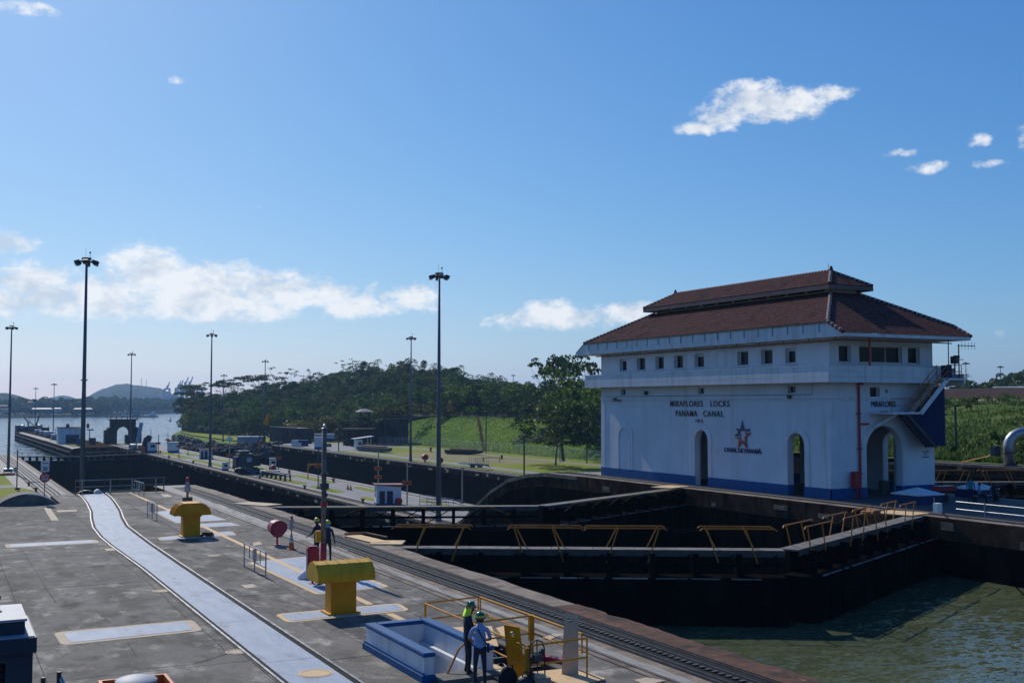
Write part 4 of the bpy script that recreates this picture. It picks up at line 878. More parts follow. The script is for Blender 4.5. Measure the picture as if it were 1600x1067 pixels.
# roof
EX0, EX1, EY0, EY1 = 56.75, 69.35, 59.5, 96.8
part('soffit', 'soffit', house, lambda m: m.box(EX0 + 0.08, EX1 - 0.08, EY0 + 0.1, EY1 - 0.1, 11.745, 11.79))
S = 0.55; TOPZ = 12.85; YH0, YH1 = EY0 + 1.55, EY1 - 1.55   # side eaves run lower and farther out than the front eave
n = 20
for i in range(n):
    a, b = YH0 + (YH1 - YH0) * i / n, YH0 + (YH1 - YH0) * (i + 1) / n
    part('fascia_panel', 'white', house, lambda m: m.box(EX0 - 0.06 + random.uniform(0, .006), EX0, a + 0.008, b - 0.008, 11.72, TOPZ - 0.10))
    part('fascia_panel', 'white', house, lambda m: m.box(EX1, EX1 + 0.06, a + 0.008, b - 0.008, 11.72, TOPZ - 0.10))
for x0, x1 in ((EX0 - 0.06, EX0), (EX1, EX1 + 0.06)):
    for ya, yb in ((YH0 - 0.008, EY0), (YH1 + 0.008, EY1)):
        part('fascia_panel', 'white', house, lambda m: m.add([(x0, ya, 11.72), (x1, ya, 11.72), (x1, yb, 11.72), (x0, yb, 11.72), (x0, ya, TOPZ - 0.1), (x1, ya, TOPZ - 0.1), (x1, yb, 11.94), (x0, yb, 11.94)], [(0, 3, 2, 1), (4, 5, 6, 7), (0, 1, 5, 4), (1, 2, 6, 5), (2, 3, 7, 6), (3, 0, 4, 7)]))
for y0, y1 in ((EY0, EY0 + 0.06), (EY1 - 0.06, EY1)):
    for i in range(4):
        a, b = EX0 + (EX1 - EX0) * i / 4, EX0 + (EX1 - EX0) * (i + 1) / 4
        part('fascia_panel', 'white', house, lambda m: m.box(a + 0.005, b - 0.005, y0, y1, 11.72, 11.96))
part('gutter', 'moss', house, lambda m: (m.box(EX0 - 0.13, EX0 - 0.062, YH0, YH1, TOPZ - 0.13, TOPZ - 0.03), [m.box(EX0 - 0.10, EX0 - 0.062, YH0 + 1.7 * i + 0.9, YH0 + 1.7 * i + 0.94, TOPZ - 0.75, TOPZ - 0.13) for i in range(20)]))
def tiles(m, o, e, up, smax, lim, pitch=0.27, row=0.36, amp=0.045):
    """o eave start, e unit along eave, up unit up-slope; lim(s)->(t0,t1) extent along the eave at slope distance s"""
    o, e, up = Vector(o), Vector(e), Vector(up); nrm = e.cross(up).normalized(); nrm = nrm if nrm.z > 0 else -nrm
    rows = int(smax / row); V = []
    for r in range(rows + 1):
        s0, s1 = r * row, min((r + 1) * row + 0.04, smax); 
        if s1 <= s0: continue
        a0, a1 = lim(s0); b0, b1 = lim(min(s1, smax)); lo, hi = min(a0, b0), max(a1, b1); k0 = math.floor(lo / (pitch / 4)); k1 = math.ceil(hi / (pitch / 4))
        def P(k, s, low):
            t = k * pitch / 4; ph = (k % 4); h = amp * (0.0, 0.75, 1.0, 0.75)[ph]; l0, l1 = lim(s); t = max(l0, min(l1, t)); return o + e * t + up * s + nrm * (h + (0.035 if low else 0.0))
        for k in range(k0, k1): V.append((P(k, s0, True), P(k + 1, s0, True), P(k + 1, s1, False), P(k, s1, False))); V.append((P(k, s0, True) - nrm * 0.05, P(k + 1, s0, True) - nrm * 0.05, P(k + 1, s0, True), P(k, s0, True)))
    for q in V: m.face(q)
def roofset(x0, x1, y0, y1, z, s_, smax_x, drop, nm, ridge):
    """hipped roof; the y ends start `drop` lower"""
    c = math.cos(math.atan(s_)); sn = math.sin(math.atan(s_)); ex = drop / s_
    L = y1 - y0; W = x1 - x0; run = smax_x
    tag(part(nm, 'tile', house, lambda m: tiles(m, (x0, y0, z), (0, 1, 0), (c, 0, sn), run / c, lambda s: (s * c, L - s * c)), recalc=False), kind='stuff')
    tag(part(nm, 'tile', house, lambda m: tiles(m, (x1, y0, z), (0, 1, 0), (-c, 0, sn), run / c, lambda s: (s * c, L - s * c)), recalc=False), kind='stuff')
    lim = lambda s: (max(0, s * c - ex), min(W, W - (s * c - ex)))
    tag(part(nm, 'tile', house, lambda m: tiles(m, (x0, y0 - ex, z - drop), (1, 0, 0), (0, c, sn), (run + ex) / c, lim), recalc=False), kind='stuff')
    tag(part(nm, 'tile', house, lambda m: tiles(m, (x0, y1 + ex, z - drop), (1, 0, 0), (0, -c, sn), (run + ex) / c, lim), recalc=False), kind='stuff')
roofset(EX0 - 0.1, EX1 + 0.1, YH0, YH1, TOPZ - 0.04, S, 5.1, 0.85, 'lower_roof_tiles', False)
UX0, UX1, UY0, UY1, UZ = 60.8, 65.3, 65.25, 90.85, 16.14
roofset(UX0, UX1, UY0, UY1, UZ, 0.59, 2.25, 0.0, 'upper_roof_tiles', True)
def caps(m, a, b, r=0.15, step=0.36):
    a, b = Vector(a), Vector(b); n = max(1, int((b - a).length / step))
    for i in range(n):
        p, q = a.lerp(b, i / n), a.lerp(b, (i + 0.72) / n); m.k = 0; m.tube([p, q], [r, r * 0.86], 7); q2 = a.lerp(b, (i + 1) / n); m.k = 1; m.tube([q, q2], [r * 1.04, r * 1.04], 6)
    m.k = 0
HZ = TOPZ - 0.04
for i, (a, b) in enumerate([((63.05, 67.5, 17.50), (63.05, 88.6, 17.50)), ((UX0, UY0, UZ + .03), (63.05, 67.5, 17.47)), ((UX1, UY0, UZ + .03), (63.05, 67.5, 17.47)), ((UX0, UY1, UZ + .03), (63.05, 88.6, 17.47)), ((UX1, UY1, UZ + .03), (63.05, 88.6, 17.47)),
          ((EX0 - 0.1, YH0, HZ + .05), (61.75, YH0 + 5.1, HZ + 2.85)), ((EX1 + 0.1, YH0, HZ + .05), (64.35, YH0 + 5.1, HZ + 2.85)), ((EX0 - 0.1, YH1, HZ + .05), (61.75, YH1 - 5.1, HZ + 2.85)), ((EX1 + 0.1, YH1, HZ + .05), (64.35, YH1 - 5.1, HZ + 2.85)),
          ((EX0 - 0.1, EY0, 12.02), (EX0 - 0.1, YH0, HZ + 0.04)), ((EX1 + 0.1, EY0, 12.02), (EX1 + 0.1, YH0, HZ + 0.04))]):
    part('ridge_cap', ('tile', 'mortar'), house, lambda m: caps(m, a, b))
part('finial', 'tile', house, lambda m: [m.lathe([(0.0, 0.42), (0.1, 0.34), (0.12, 0.22), (0.16, 0.1), (0.18, 0.0)], p, 8) for p in ((63.05, 67.45, 17.5), (63.05, 88.65, 17.5))])
part('monitor_wall', 'soffit', house, lambda m: m.box(61.75, 64.35, 66.1, 90.0, 15.2, 16.2))
part('vent_opening', 'glass', house, lambda m: [m.box(61.71, 61.75, 66.8 + i * 2.32, 66.8 + i * 2.32 + 1.95, 15.75, 16.08) for i in range(10)])
part('upper_soffit', 'fasciab', house, lambda m: m.box(UX0 + 0.05, UX1 - 0.05, UY0 + 0.05, UY1 - 0.05, UZ - 0.12, UZ - 0.06))
part('upper_fascia', 'fasciab', house, lambda m: (m.box(UX0 - 0.03, UX0 + 0.05, UY0, UY1, UZ - 0.36, UZ - 0.02), m.box(UX1 - 0.05, UX1 + 0.03, UY0, UY1, UZ - 0.36, UZ - 0.02), m.box(UX0 + 0.06, UX1 - 0.06, UY0, UY0 + 0.05, UZ - 0.36, UZ - 0.02), m.box(UX0 + 0.06, UX1 - 0.06, UY1 - 0.05, UY1, UZ - 0.36, UZ - 0.02)))
part('lightning_rod', 'steel', house, lambda m: m.tube([(64.2, 69, 16.9), (64.2, 69, 18.3)], 0.02, 5))
# lettering and emblem
text('MIRAFLORES', 4.75, 0.50, (57.75, 79.75, 6.94), 'x', 'letter', house, bold=0.004, space=1.15)
text('LOCKS', 2.55, 0.50, (57.75, 75.05, 6.94), 'x', 'letter', house, bold=0.004, space=1.15)
text('PANAMA', 3.15, 0.50, (57.75, 79.75, 6.10), 'x', 'letter', house, bold=0.004, space=1.15)
text('CANAL', 2.75, 0.50, (57.75, 75.95, 6.10), 'x', 'letter', house, bold=0.004, space=1.15)
text('1913', 0.95, 0.30, (57.75, 77.9, 5.47), 'x', 'letter', house)
text('CANAL DE PANAM\u00c1', 4.7, 0.46, (57.75, 72.2, 3.22), 'x', 'logoblue', house, bold=0.03)
text('MIRAFLORES', 2.45, 0.42, (63.05, 62.14, 6.92), 'y', 'letter', house)
text('1913', 0.72, 0.25, (63.1, 62.14, 6.28), 'y', 'letter', house)
def star2d(R0, r0, cx=0, cy=0): return [(cx + (R0 if i % 2 == 0 else r0) * math.sin(math.pi * i / 5), cy + (R0 if i % 2 == 0 else r0) * math.cos(math.pi * i / 5)) for i in range(10)]
def emblem(polys, mt, nm):
    def f(m):
        for p in polys: wall_panel(m, p, [], 0.04, lambda u, v, q: (57.71 + q, 72.15 - u, 4.5 + v))
    part(nm, mt, house, f)
# five-pointed star cut into a dark blue upper half and a red lower half round a white heart, with stripes at the left
emblem([[(0.02, 1.12), (0.22, 0.42), (1.02, 0.42), (0.86, 0.26), (0.10, 0.26), (0.02, 0.62), (-0.06, 0.26), (-0.26, 0.26), (-0.36, 0.08), (-0.20, -0.06), (-0.20, -0.16), (-0.98, -0.16), (-0.82, 0.0), (-0.56, 0.0), (-0.52, 0.20), (-0.84, 0.42), (-0.20, 0.42)]], 'logoblue', 'star_emblem')
emblem([[(0.24, 0.14), (1.06, 0.14), (0.92, 0.0), (0.55, -0.20), (0.50, -0.42), (0.62, -1.16), (0.34, -0.98), (0.02, -0.66), (-0.36, -0.98), (-0.62, -1.16), (-0.46, -0.70), (-0.42, -0.42), (-1.0, -0.30), (-0.86, -0.26), (-0.16, -0.26), (-0.26, -0.48), (-0.30, -0.78), (0.02, -0.46), (0.32, -0.78), (0.30, -0.20), (0.52, 0.0)]], 'logored', 'star_emblem')
# small notice, door leaf shapes and dark things inside the arches
part('notice', 'letter', house, lambda m: [m.box(67.0 + d_, 67.7 - d_, BY0 - 0.02, BY0 - 0.001, z, z + 0.07) for z, d_ in ((3.25, 0.05), (3.05, 0.2), (2.85, 0.0))])
part('gate_frame', 'frame', house, lambda m: (m.box(58.6, 58.66, 64.98, 65.04, 0.02, 1.3), m.box(58.6, 58.66, 65.8, 65.86, 0.02, 1.3), m.box(58.6, 58.66, 64.98, 65.86, 1.28, 1.34), m.box(58.6, 58.66, 64.98, 65.86, 0.7, 0.75), m.box(58.6, 58.65, 77.0, 77.06, 0.02, 1.9), m.box(58.6, 58.65, 77.5, 77.56, 0.02, 1.9), m.box(58.6, 58.65, 77.0, 77.56, 1.85, 1.9), m.box(58.6, 58.65, 77.0, 77.56, 0.9, 0.94)))
# red riser pipe and cabinet
rp = thing('fire_riser_pipe', 'tall red fire pipe running up the side wall beside the big arch', 'pipe', (60.5, 61.9, 0))
part('riser', 'red', rp, lambda m: m.tube([(60.5, 62.05, 0.02), (60.5, 62.05, 8.45), (60.5, 62.02, 8.5)], 0.09, 8))
part('branch', 'red', rp, lambda m: (m.tube([(60.5, 62.0, 5.45), (61.4, 62.0, 5.45)], 0.07, 7), m.tube([(60.5, 62.0, 8.42), (60.9, 62.0, 8.42)], 0.08, 7)))
part('bracket', 'steel', rp, lambda m: [m.box(60.3, 60.7, 61.95, 62.19, z, z + 0.06) for z in (1.8, 3.6, 6.2)])
part('riser', 'red', rp, lambda m: m.tube([(60.5, 60.9, 9.73), (60.5, 60.9, 11.7)], 0.08, 7))
o = thing('eaves_pipe', 'thin red brown pipe slung under the roof eaves of the control house', 'pipe', (57.3, 60, 11.5))
part('pipe_run', 'redroof', o, lambda m: (m.tube([(57.35, 94, 11.52), (57.35, 60.6, 11.52), (68.6, 60.6, 11.52)], 0.045, 6)))
part('hanger', 'steel', o, lambda m: [m.box(57.33, 57.37, 61 + i * 2.8, 61.05 + i * 2.8, 11.52, 11.745) for i in range(12)])
cb = thing('fire_cabinet', 'red fire hose cabinet standing left of the big side arch', 'cabinet', (59.7, 61.6, 0))
part('cabinet_box', 'red', cb, lambda m: m.box(59.45, 60.15, 61.55, 61.95, 0.85, 2.0), bevel=0.03)
part('leg', 'red', cb, lambda m: m.box(59.75, 59.85, 61.7, 61.8, 0.01, 0.85))
# outside stair with landing and blue sheet screen
stair = thing('outside_stair', 'outdoor stair with orange rails climbing the side wall up to the gallery', 'stairs', (65, 60.8, 0))
SY0, SY1 = 60.0, 60.98
part('landing', 'white', stair, lambda m: (m.box(61.6, 64.75, SY0, SY1 + 1.1, 6.18, 6.33), m.bar((61.8, 61.9, 5.2), (63.2, 61.0, 6.15), 0.16)))
part('stringer', 'white', stair, lambda m: (m.bar((64.6, SY0, 6.25), (67.4, SY0, 8.78), 0.10, 0.34), m.bar((64.6, SY1, 6.25), (67.4, SY1, 8.78), 0.08, 0.3)))
for k in range(13):
    part('tread', 'steel', stair, lambda m: m.box(64.55 + k * 0.215, 64.83 + k * 0.215, SY0 + 0.05, SY1 - 0.05, 6.45 + k * 0.19, 6.49 + k * 0.19))
part('stringer', 'steel', stair, lambda m: (m.bar((63.3, SY0 + 0.1, 6.2), (66.2, SY0 + 0.1, 3.7), 0.06, 0.22), m.bar((63.3, SY1, 6.2), (66.2, SY1, 3.7), 0.06, 0.22)))
for k in range(13):
    part('tread', 'walltop', stair, lambda m: m.box(63.35 + k * 0.225, 63.7 + k * 0.225, SY0 + 0.1, SY1, 6.0 - k * 0.19, 6.06 - k * 0.19))
part('upper_platform', 'white', stair, lambda m: (m.box(67.1, 69.2, SY0 - 0.05, 61.9, 8.72, 8.86), m.box(67.2, 69.2, 61.84, 61.9, 8.86, 9.85), m.box(69.14, 69.2, SY0, 61.83, 8.3, 9.2), m.box(66.9, 67.2, 60.98, 61.6, 8.5, 9.7)))
def hr(m):
    for y in (SY0, SY1):
        for dz in (0.5, 1.0):
            m.tube([(64.6, y, 6.33 + dz), (67.4, y, 8.86 + dz)], 0.03, 6)
        for t_ in (0, 0.33, 0.66, 1): x = 64.6 + 2.8 * t_; z = 6.33 + 2.53 * t_; m.tube([(x, y, z), (x, y, z + 1.0)], 0.03, 6)
    for dz in (0.5, 1.0):
        m.tube([(61.65, SY0, 6.33 + dz), (64.6, SY0, 6.33 + dz)], 0.03, 6); m.tube([(67.4, SY0, 8.86 + dz), (68.9, SY0, 8.86 + dz)], 0.03, 6)
    for x in (61.65, 63.0, 64.0, 64.6): m.tube([(x, SY0, 6.3), (x, SY0, 7.33)], 0.03, 6)
    for x in (67.4, 68.9): m.tube([(x, SY0, 8.8), (x, SY0, 9.86)], 0.03, 6)
part('handrail', 'orange', stair, hr)
scr = [(67.35, 8.28), (68.3, 8.28), (68.3, 3.75), (66.2, 3.75), (64.2, 5.95)]
def scrf(m):
    wall_panel(m, scr, [], 0.05, lambda u, v, q: (u, 61.15 + q, v))
part('sheet_screen', 'navy', stair, scrf)
def scr2(m):
    x = 64.5
    while x < 68.3:
        top = 8.28 if x > 67.35 else 5.95 + (x - 64.2) / (67.35 - 64.2) * 2.33; bot = 3.75 if x > 66.2 else 5.95 - (x - 64.2) / 2.0 * 2.2
        m.box(x, x + 0.07, 61.11, 61.149, bot, top); x += 0.2
part('screen_rib', 'navy', stair, scr2)
part('side_panel', 'navy', stair, lambda m: m.box(68.3, 68.36, 61.15, 62.1, 3.75, 8.28))
ant = thing('yagi_antenna', 'comb-shaped aerial on a short mast at the top of the outside stair', 'antenna', (69.1, 60.6, 9))
part('mast', 'steel', ant, lambda m: m.tube([(69.0, 60.3, 8.9), (69.0, 60.3, 11.45)], 0.05, 6))
part('boom', 'steel', ant, lambda m: (m.tube([(68.9, 60.3, 11.36), (70.75, 60.3, 11.36)], 0.035, 5), m.tube([(69.0, 60.3, 10.3), (69.5, 60.3, 10.3)], 0.03, 5)))
part('element', 'steel', ant, lambda m: [m.tube([(x, 60.3, 11.08), (x, 60.3, 11.66)], 0.014, 4) for x in (69.35, 69.7, 70.05, 70.4, 70.75)])
part('whip', 'steel', ant, lambda m: m.tube([(67.9, 60.3, 9.3), (67.9, 60.3, 11.7)], 0.04, 5))
sl = thing('searchlight', 'dark searchlight on the stair platform beside the aerial', 'searchlight', (68.6, 60.5, 9.9))
part('head', 'steel', sl, lambda m: m.rbox((68.55, 60.3, 10.25), (0.5, 0.45, 0.55), 0.3)); part('yoke', 'steel', sl, lambda m: m.tube([(68.55, 60.3, 9.2), (68.55, 60.3, 10.0)], 0.06, 6)); part('hood', 'black', sl, lambda m: m.lathe([(0.2, 0), (0.26, 0.12), (0.22, 0.2)], (68.75, 60.3, 10.4), 10))
part('cable_box', 'navy', sl, lambda m: m.box(67.75, 68.35, 60.4, 60.9, 8.9, 9.85))

# blue and white pyramid topped lockers by the house and by the seated workers
def locker(label, loc, s=1.0):
    t = thing('pyramid_locker', label, 'locker', loc)
    h = 1.15 * s; part('body', 'navy', t, lambda m: m.box(loc[0] - h, loc[0] + h, loc[1] - h, loc[1] + h, 0, 0.62)); 
    def lid(m):
        x, y = loc[0], loc[1]; e = h + 0.12
        m.add([(x - e, y - e, 0.62), (x + e, y - e, 0.62), (x + e, y + e, 0.62), (x - e, y + e, 0.62), (x - e, y - e, 0.68), (x + e, y - e, 0.68), (x + e, y + e, 0.68), (x - e, y + e, 0.68), (x, y, 1.12)], [(0, 3, 2, 1), (0, 1, 5, 4), (1, 2, 6, 5), (2, 3, 7, 6), (3, 0, 4, 7), (4, 5, 8), (5, 6, 8), (6, 7, 8), (7, 4, 8)])
    part('lid', 'white', t, lid)
locker('blue box with white pyramid lid right by the corner of the control house', (61.2, 57.3, 0))
locker('blue box with white pyramid lid behind the seated workers at the right', (69.0, 59.0, 0), 0.9)
pb = thing('signal_post', 'orange post with a small white box, right of the corner pyramid locker', 'post', (59.78, 54.27, 0.000))
part('pole', 'orange', pb, lambda m: m.tube([(59.78, 54.27, 0.000), (51.24, 46.51, 1.000)], 0.05, 6)); q_ = (49.53, 44.96, 1.200); part('box', 'white', pb, lambda m: m.rbox(q_, (0.4, 0.3, 0.5)))
rl = thing('yard_railing', 'thin white railing along the centre wall edge at the far right', 'railing', (55.0, 45, 0))
[part('post', 'galv', rl, lambda m: m.tube([(55.9, y, 0), (55.9, y, 1.05)], 0.03, 6)) for y in (51.0, 47.2, 43.4, 39.6)]
part('rail', 'galv', rl, lambda m: [m.tube([(55.9, 49.3, z), (55.9, 38, z)], 0.028, 6) for z in (0.95, 0.5)])

# ================================================================== LIGHT MASTS
def make_mast(label, loc, h=30.4, detail=True):
    t = thing('light_mast', label, 'light mast', loc, group='tall floodlight masts')
    z0 = loc[2]; x, y = loc[0], loc[1]
    part('pole', 'masts', t, lambda m: m.tube([(x, y, z0), (x, y, z0 + h * 0.5), (x, y, z0 + h)], [0.33 if detail else 0.24, 0.23 if detail else 0.19, 0.13], 10), smooth=True)
    part('base_collar', 'masts', t, lambda m: (m.lathe([(0.0, 0.0), (0.55, 0.0), (0.55, 0.08), (0.42, 0.1), (0.40, 0.9), (0.0, 0.9)], (x, y, z0), 10)))
    zt = z0 + h
    part('head_ring', 'steel', t, lambda m: m.lathe([(0.75, -0.05), (0.85, -0.05), (0.85, 0.03), (0.75, 0.03), (0.75, -0.05)], (x, y, zt), 14))
    part('head_cap', 'steel', t, lambda m: (m.lathe([(0.0, 0.42), (0.5, 0.40), (0.55, 0.2), (0.14, 0.12), (0.14, -0.3), (0, -0.3)], (x, y, zt), 12), [m.bar((x, y, zt), (x + 0.8 * math.cos(a), y + 0.8 * math.sin(a), zt), 0.07) for a in (0.4, 2.5, 4.6)]))
    if detail:
        for i in range(6):
            a = 0.3 + i * math.pi / 3; c = Vector((x + 1.08 * math.cos(a), y + 1.08 * math.sin(a), zt - 0.12))
            fl = part('floodlight', 'machine', t, lambda m: m.rbox(c, (0.52, 0.42, 0.42), a - math.pi / 2, -0.35))
            part('lens', 'lens', fl, lambda m: m.rbox(c + Vector((0.03 * math.cos(a), 0.03 * math.sin(a), -0.26)), (0.44, 0.34, 0.05), a - math.pi / 2, -0.35))
        bc = part('beacon', 'red', t, lambda m: (m.tube([(x + 0.35, y, zt + 0.3), (x + 0.35, y, zt + 0.95)], 0.03, 5), m.lathe([(0, 0.2), (0.11, 0.15), (0.11, 0)], (x + 0.35, y, zt + 0.95), 8)))
        part('rod', 'steel', t, lambda m: m.tube([(x - 0.1, y, zt + 0.4), (x - 0.1, y, zt + 1.5)], 0.015, 4))
    else:
        part('floodlights', 'machine', t, lambda m: [m.rbox((x + 1.05 * math.cos(a), y + 1.05 * math.sin(a), zt - 0.1), (0.5, 0.4, 0.4), a) for a in [0.3 + k * math.pi / 3 for k in range(6)]])
    return t
make_mast('tallest floodlight mast in view, at the left beyond the deck-end railing', (14.2, 131, ZL), 30.4)
make_mast('big floodlight mast on the centre wall, rising left of the curved concrete ramp', (55.22, 127.88, -7.61), 30.4)
make_mast('floodlight mast at the left edge, standing on the near lawn by the lower track', (13.9, 268, ZL), 31.3)
make_mast('floodlight mast beside the small red-roofed hut on the centre wall', (56.24, 263.27, -7.63), 30.4)
make_mast('floodlight mast on the far lawn to the right of the old grey boats', (106.14, 263.58, -7.63), 31.0)
make_mast('floodlight mast in front of the concrete arch tower', (54.68, 374.14, -7.65), 30.2)
make_mast('floodlight mast right of the crane boom, before the grey slatted block', (106.76, 408.16, -7.52), 29.8)
make_mast('short floodlight mast whose head just clears the treetops at the rocky spit', (96.22, 428.14, -7.62), 25.0, False)
make_mast('slim floodlight mast rising from the approach pier beside the round tanks', (45.66, 536.00, -7.59), 22.8, False)
make_mast('slim floodlight mast on the seaward end of the approach pier by the machinery', (45.90, 644.83, -7.56), 22.2, False)
make_mast('slim floodlight mast half hidden behind the tallest mast, right of the white pier shed', (48.46, 446.95, -7.93), 23.6, False)
make_mast('distant floodlight mast right of the control house, nearer the aerial', (326.46, 282.31, 10.08), 11.0, False)
make_mast('distant floodlight mast right of the control house, in front of the wooded hill', (388.06, 318.20, 10.54), 11.2, False)
make_mast('tiny distant mast standing on the saddle of the ridge', (296.63, 578.37, 16.45), 6.5, False)

# ================================================================== DECK FURNITURE (near)
def vent(label, loc, hoodm, beacon):
    t = thing('deck_ventilator', label, 'ventilator', loc, group='yellow mushroom ventilators on the deck'); x, y = loc[0], loc[1]
    part('foot', 'yellow', t, lambda m: m.box(x - 0.56, x + 0.56, y - 0.42, y + 0.42, 0.01, 0.07))
    part('column', 'yellow', t, lambda m: (m.box(x - 0.44, x + 0.44, y - 0.32, y + 0.32, 0.07, 1.04), m.box(x - 0.50, x + 0.50, y - 0.38, y + 0.38, 1.04, 1.22)))
    prof = [(-0.95, 1.14), (-0.93, 1.30), (-0.82, 1.52), (-0.66, 1.68), (-0.40, 1.78), (0.40, 1.78), (0.66, 1.68), (0.82, 1.52), (0.93, 1.30), (0.95, 1.14)]
    if beacon:   # seen along its length: rounded ends left and right, louvre ribs at the left
        part('hood', hoodm, t, lambda m: m.extrude(prof, y - 0.62, y + 0.62, lambda q, u, v: (x + u, q, v)))
        for k in range(5):
            part('louvre', hoodm, t, lambda m: m.extrude([(a * 1.0 - 0.02, b + 0.02) for a, b in prof[:5]] + [(-0.42, 1.74), (-0.66, 1.64), (-0.80, 1.5), (-0.9, 1.3), (-0.92, 1.14)], y - 0.60 + k * 0.27, y - 0.54 + k * 0.27, lambda q, u, v: (x + u - 0.02, q, v)))
    else:
        pf = [(-0.66, 1.12), (-0.66, 1.34), (-0.56, 1.50), (-0.34, 1.68), (0.0, 1.76), (0.34, 1.68), (0.56, 1.50), (0.66, 1.34), (0.66, 1.12)]
        part('hood', hoodm, t, lambda m: m.extrude(pf, x - 0.98, x + 0.98, lambda q, u, v: (q, y + u, v)))
        for k in range(6):
            xx = x - 0.94 + k * 0.37
            part('strap', hoodm, t, lambda m: m.extrude([(u * 1.03, 1.12 + (v - 1.12) * 1.035) for u, v in pf], xx, xx + 0.035, lambda q, u, v: (q, y + u, v)))
    return t
vent('nearer yellow mushroom ventilator with a bright ribbed hood, beside the red hose cabinet', (12.15, 36.35, 0), 'yellowlight', False)
vent('farther darker yellow ventilator with rounded louvred hood and a red lamp behind it', (11.98, 60.6, 0), 'yellow', True)
rg = thing('coiled_hose', 'dark brown coil of hose lying against the foot of the farther ventilator', 'hose', (12.75, 60.1, 0))
part('coil', 'rust', rg, lambda m: [m.tube([(12.75 + 0.3 * math.cos(a) * s_, 60.12 + 0.14 * math.sin(a) * s_, 0.05 + 0.05 * j + 0.012 * i % 0.05) for i, a in enumerate([k * math.pi / 6 for k in range(13)])], 0.035, 5) for j, s_ in enumerate((1.15, 1.0, 0.85))])
bc = thing('signal_lamp', 'small post with a red beacon and orange stem just behind the farther ventilator', 'signal lamp', (12.3, 63.2, 0))
part('stem', 'signorange', bc, lambda m: m.tube([(12.3, 63.2, 0), (12.3, 63.2, 2.15)], 0.07, 7)); part('battery_box', 'steel', bc, lambda m: m.box(12.05, 12.55, 63.05, 63.35, 1.55, 1.86)); part('head', 'galv', bc, lambda m: m.lathe([(0.07, 0), (0.16, 0.05), (0.16, 0.35), (0.1, 0.42), (0.1, 0.6)], (12.3, 63.2, 2.1), 10)); part('lens', 'red', bc, lambda m: m.lathe([(0.0, 0.28), (0.09, 0.22), (0.11, 0.0)], (12.3, 63.2, 2.68), 10))
hb = thing('hose_reel_hood', 'crimson scoop-shaped hose reel hood on a single post near the rails', 'hose reel', (15.09, 55.02, 0.000)); hx, hy = (15.09, 55.02)
part('post', 'maroon', hb, lambda m: (m.tube([(hx, hy, 0), (hx, hy, 0.62)], 0.05, 7), m.lathe([(0, 0.03), (0.22, 0.03), (0.22, 0)], (hx, hy, 0), 10)))
def hood(m):
    P_ = []; n = 10
    for i in range(n + 1):
        a = -0.35 + (math.pi + 0.7) * i / n; P_.append((0.42 * math.cos(a), 0.86 + 0.36 * math.sin(a)))
    for s_ in (0, 1):
        pass
    for i in range(n):
        (a, b), (c, d) = P_[i], P_[i + 1]; m.add([(hx + a, hy - 0.34, b), (hx + c, hy - 0.34, d), (hx + c, hy + 0.34, d), (hx + a, hy + 0.34, b), (hx + a * .93, hy - 0.34, b - .03), (hx + c * .93, hy - 0.34, d - .03), (hx + c * .93, hy + 0.34, d - .03), (hx + a * .93, hy + 0.34, b - .03)], [(0, 1, 2, 3), (7, 6, 5, 4), (0, 4, 5, 1), (3, 2, 6, 7)])
    for yy in (hy - 0.34, hy + 0.34): m.face([(hx + a, yy, b) for a, b in P_] + [(hx - 0.12, yy, 0.42), (hx + 0.12, yy, 0.42)])
    m.box(hx - 0.14, hx + 0.14, hy - 0.30, hy + 0.30, 0.40, 0.46)
part('hood', 'maroon', hb, hood, recalc=False)
part('reel', 'black', hb, lambda m: m.extrude([(0.24 * math.cos(a), 0.74 + 0.24 * math.sin(a)) for a in [k * math.pi / 6 for k in range(12)]], hy - 0.25, hy + 0.25, lambda q, u, v: (hx + u, q, v)))
cx, cy = (15.24, 53.04); cn = thing('traffic_cone', 'orange traffic cone with white collar and a warning lamp fixed on top', 'traffic cone', (cx, cy, 0))
part('base', 'signorange', cn, lambda m: m.box(cx - 0.2, cx + 0.2, cy - 0.2, cy + 0.2, 0.0, 0.05)); part('cone', 'signorange', cn, lambda m: m.lathe([(0.15, 0.05), (0.045, 0.72), (0, 0.74)], (cx, cy, 0), 14), smooth=True); part('collar', 'white', cn, lambda m: m.lathe([(0.107, 0.34), (0.088, 0.46)], (cx, cy, 0), 14)); part('collar', 'white', cn, lambda m: m.lathe([(0.078, 0.52), (0.065, 0.60)], (cx, cy, 0), 14))
part('lamp_stem', 'signorange', cn, lambda m: m.tube([(cx, cy, 0.7), (cx, cy, 1.15)], 0.03, 6)); part('lamp_body', 'galv', cn, lambda m: (m.box(cx - 0.11, cx + 0.11, cy - 0.08, cy + 0.08, 0.98, 1.14), m.lathe([(0.09, 0), (0.1, 0.3), (0.05, 0.34)], (cx, cy, 1.14), 10))); part('lamp_lens', 'red', cn, lambda m: m.lathe([(0, 0.16), (0.06, 0.12), (0.07, 0)], (cx, cy, 1.46), 9))
fx_, fy_ = (13.09, 42.59); fc = thing('fire_hose_cabinet', 'tall red fire hose cabinet on a post, left of the slim grey lamp pole', 'cabinet', (fx_, fy_, 0))
part('post', 'red', fc, lambda m: (m.tube([(fx_, fy_, 0), (fx_, fy_, 0.5)], 0.045, 7), m.lathe([(0, 0.03), (0.16, 0.03), (0.16, 0)], (fx_, fy_, 0), 9)))
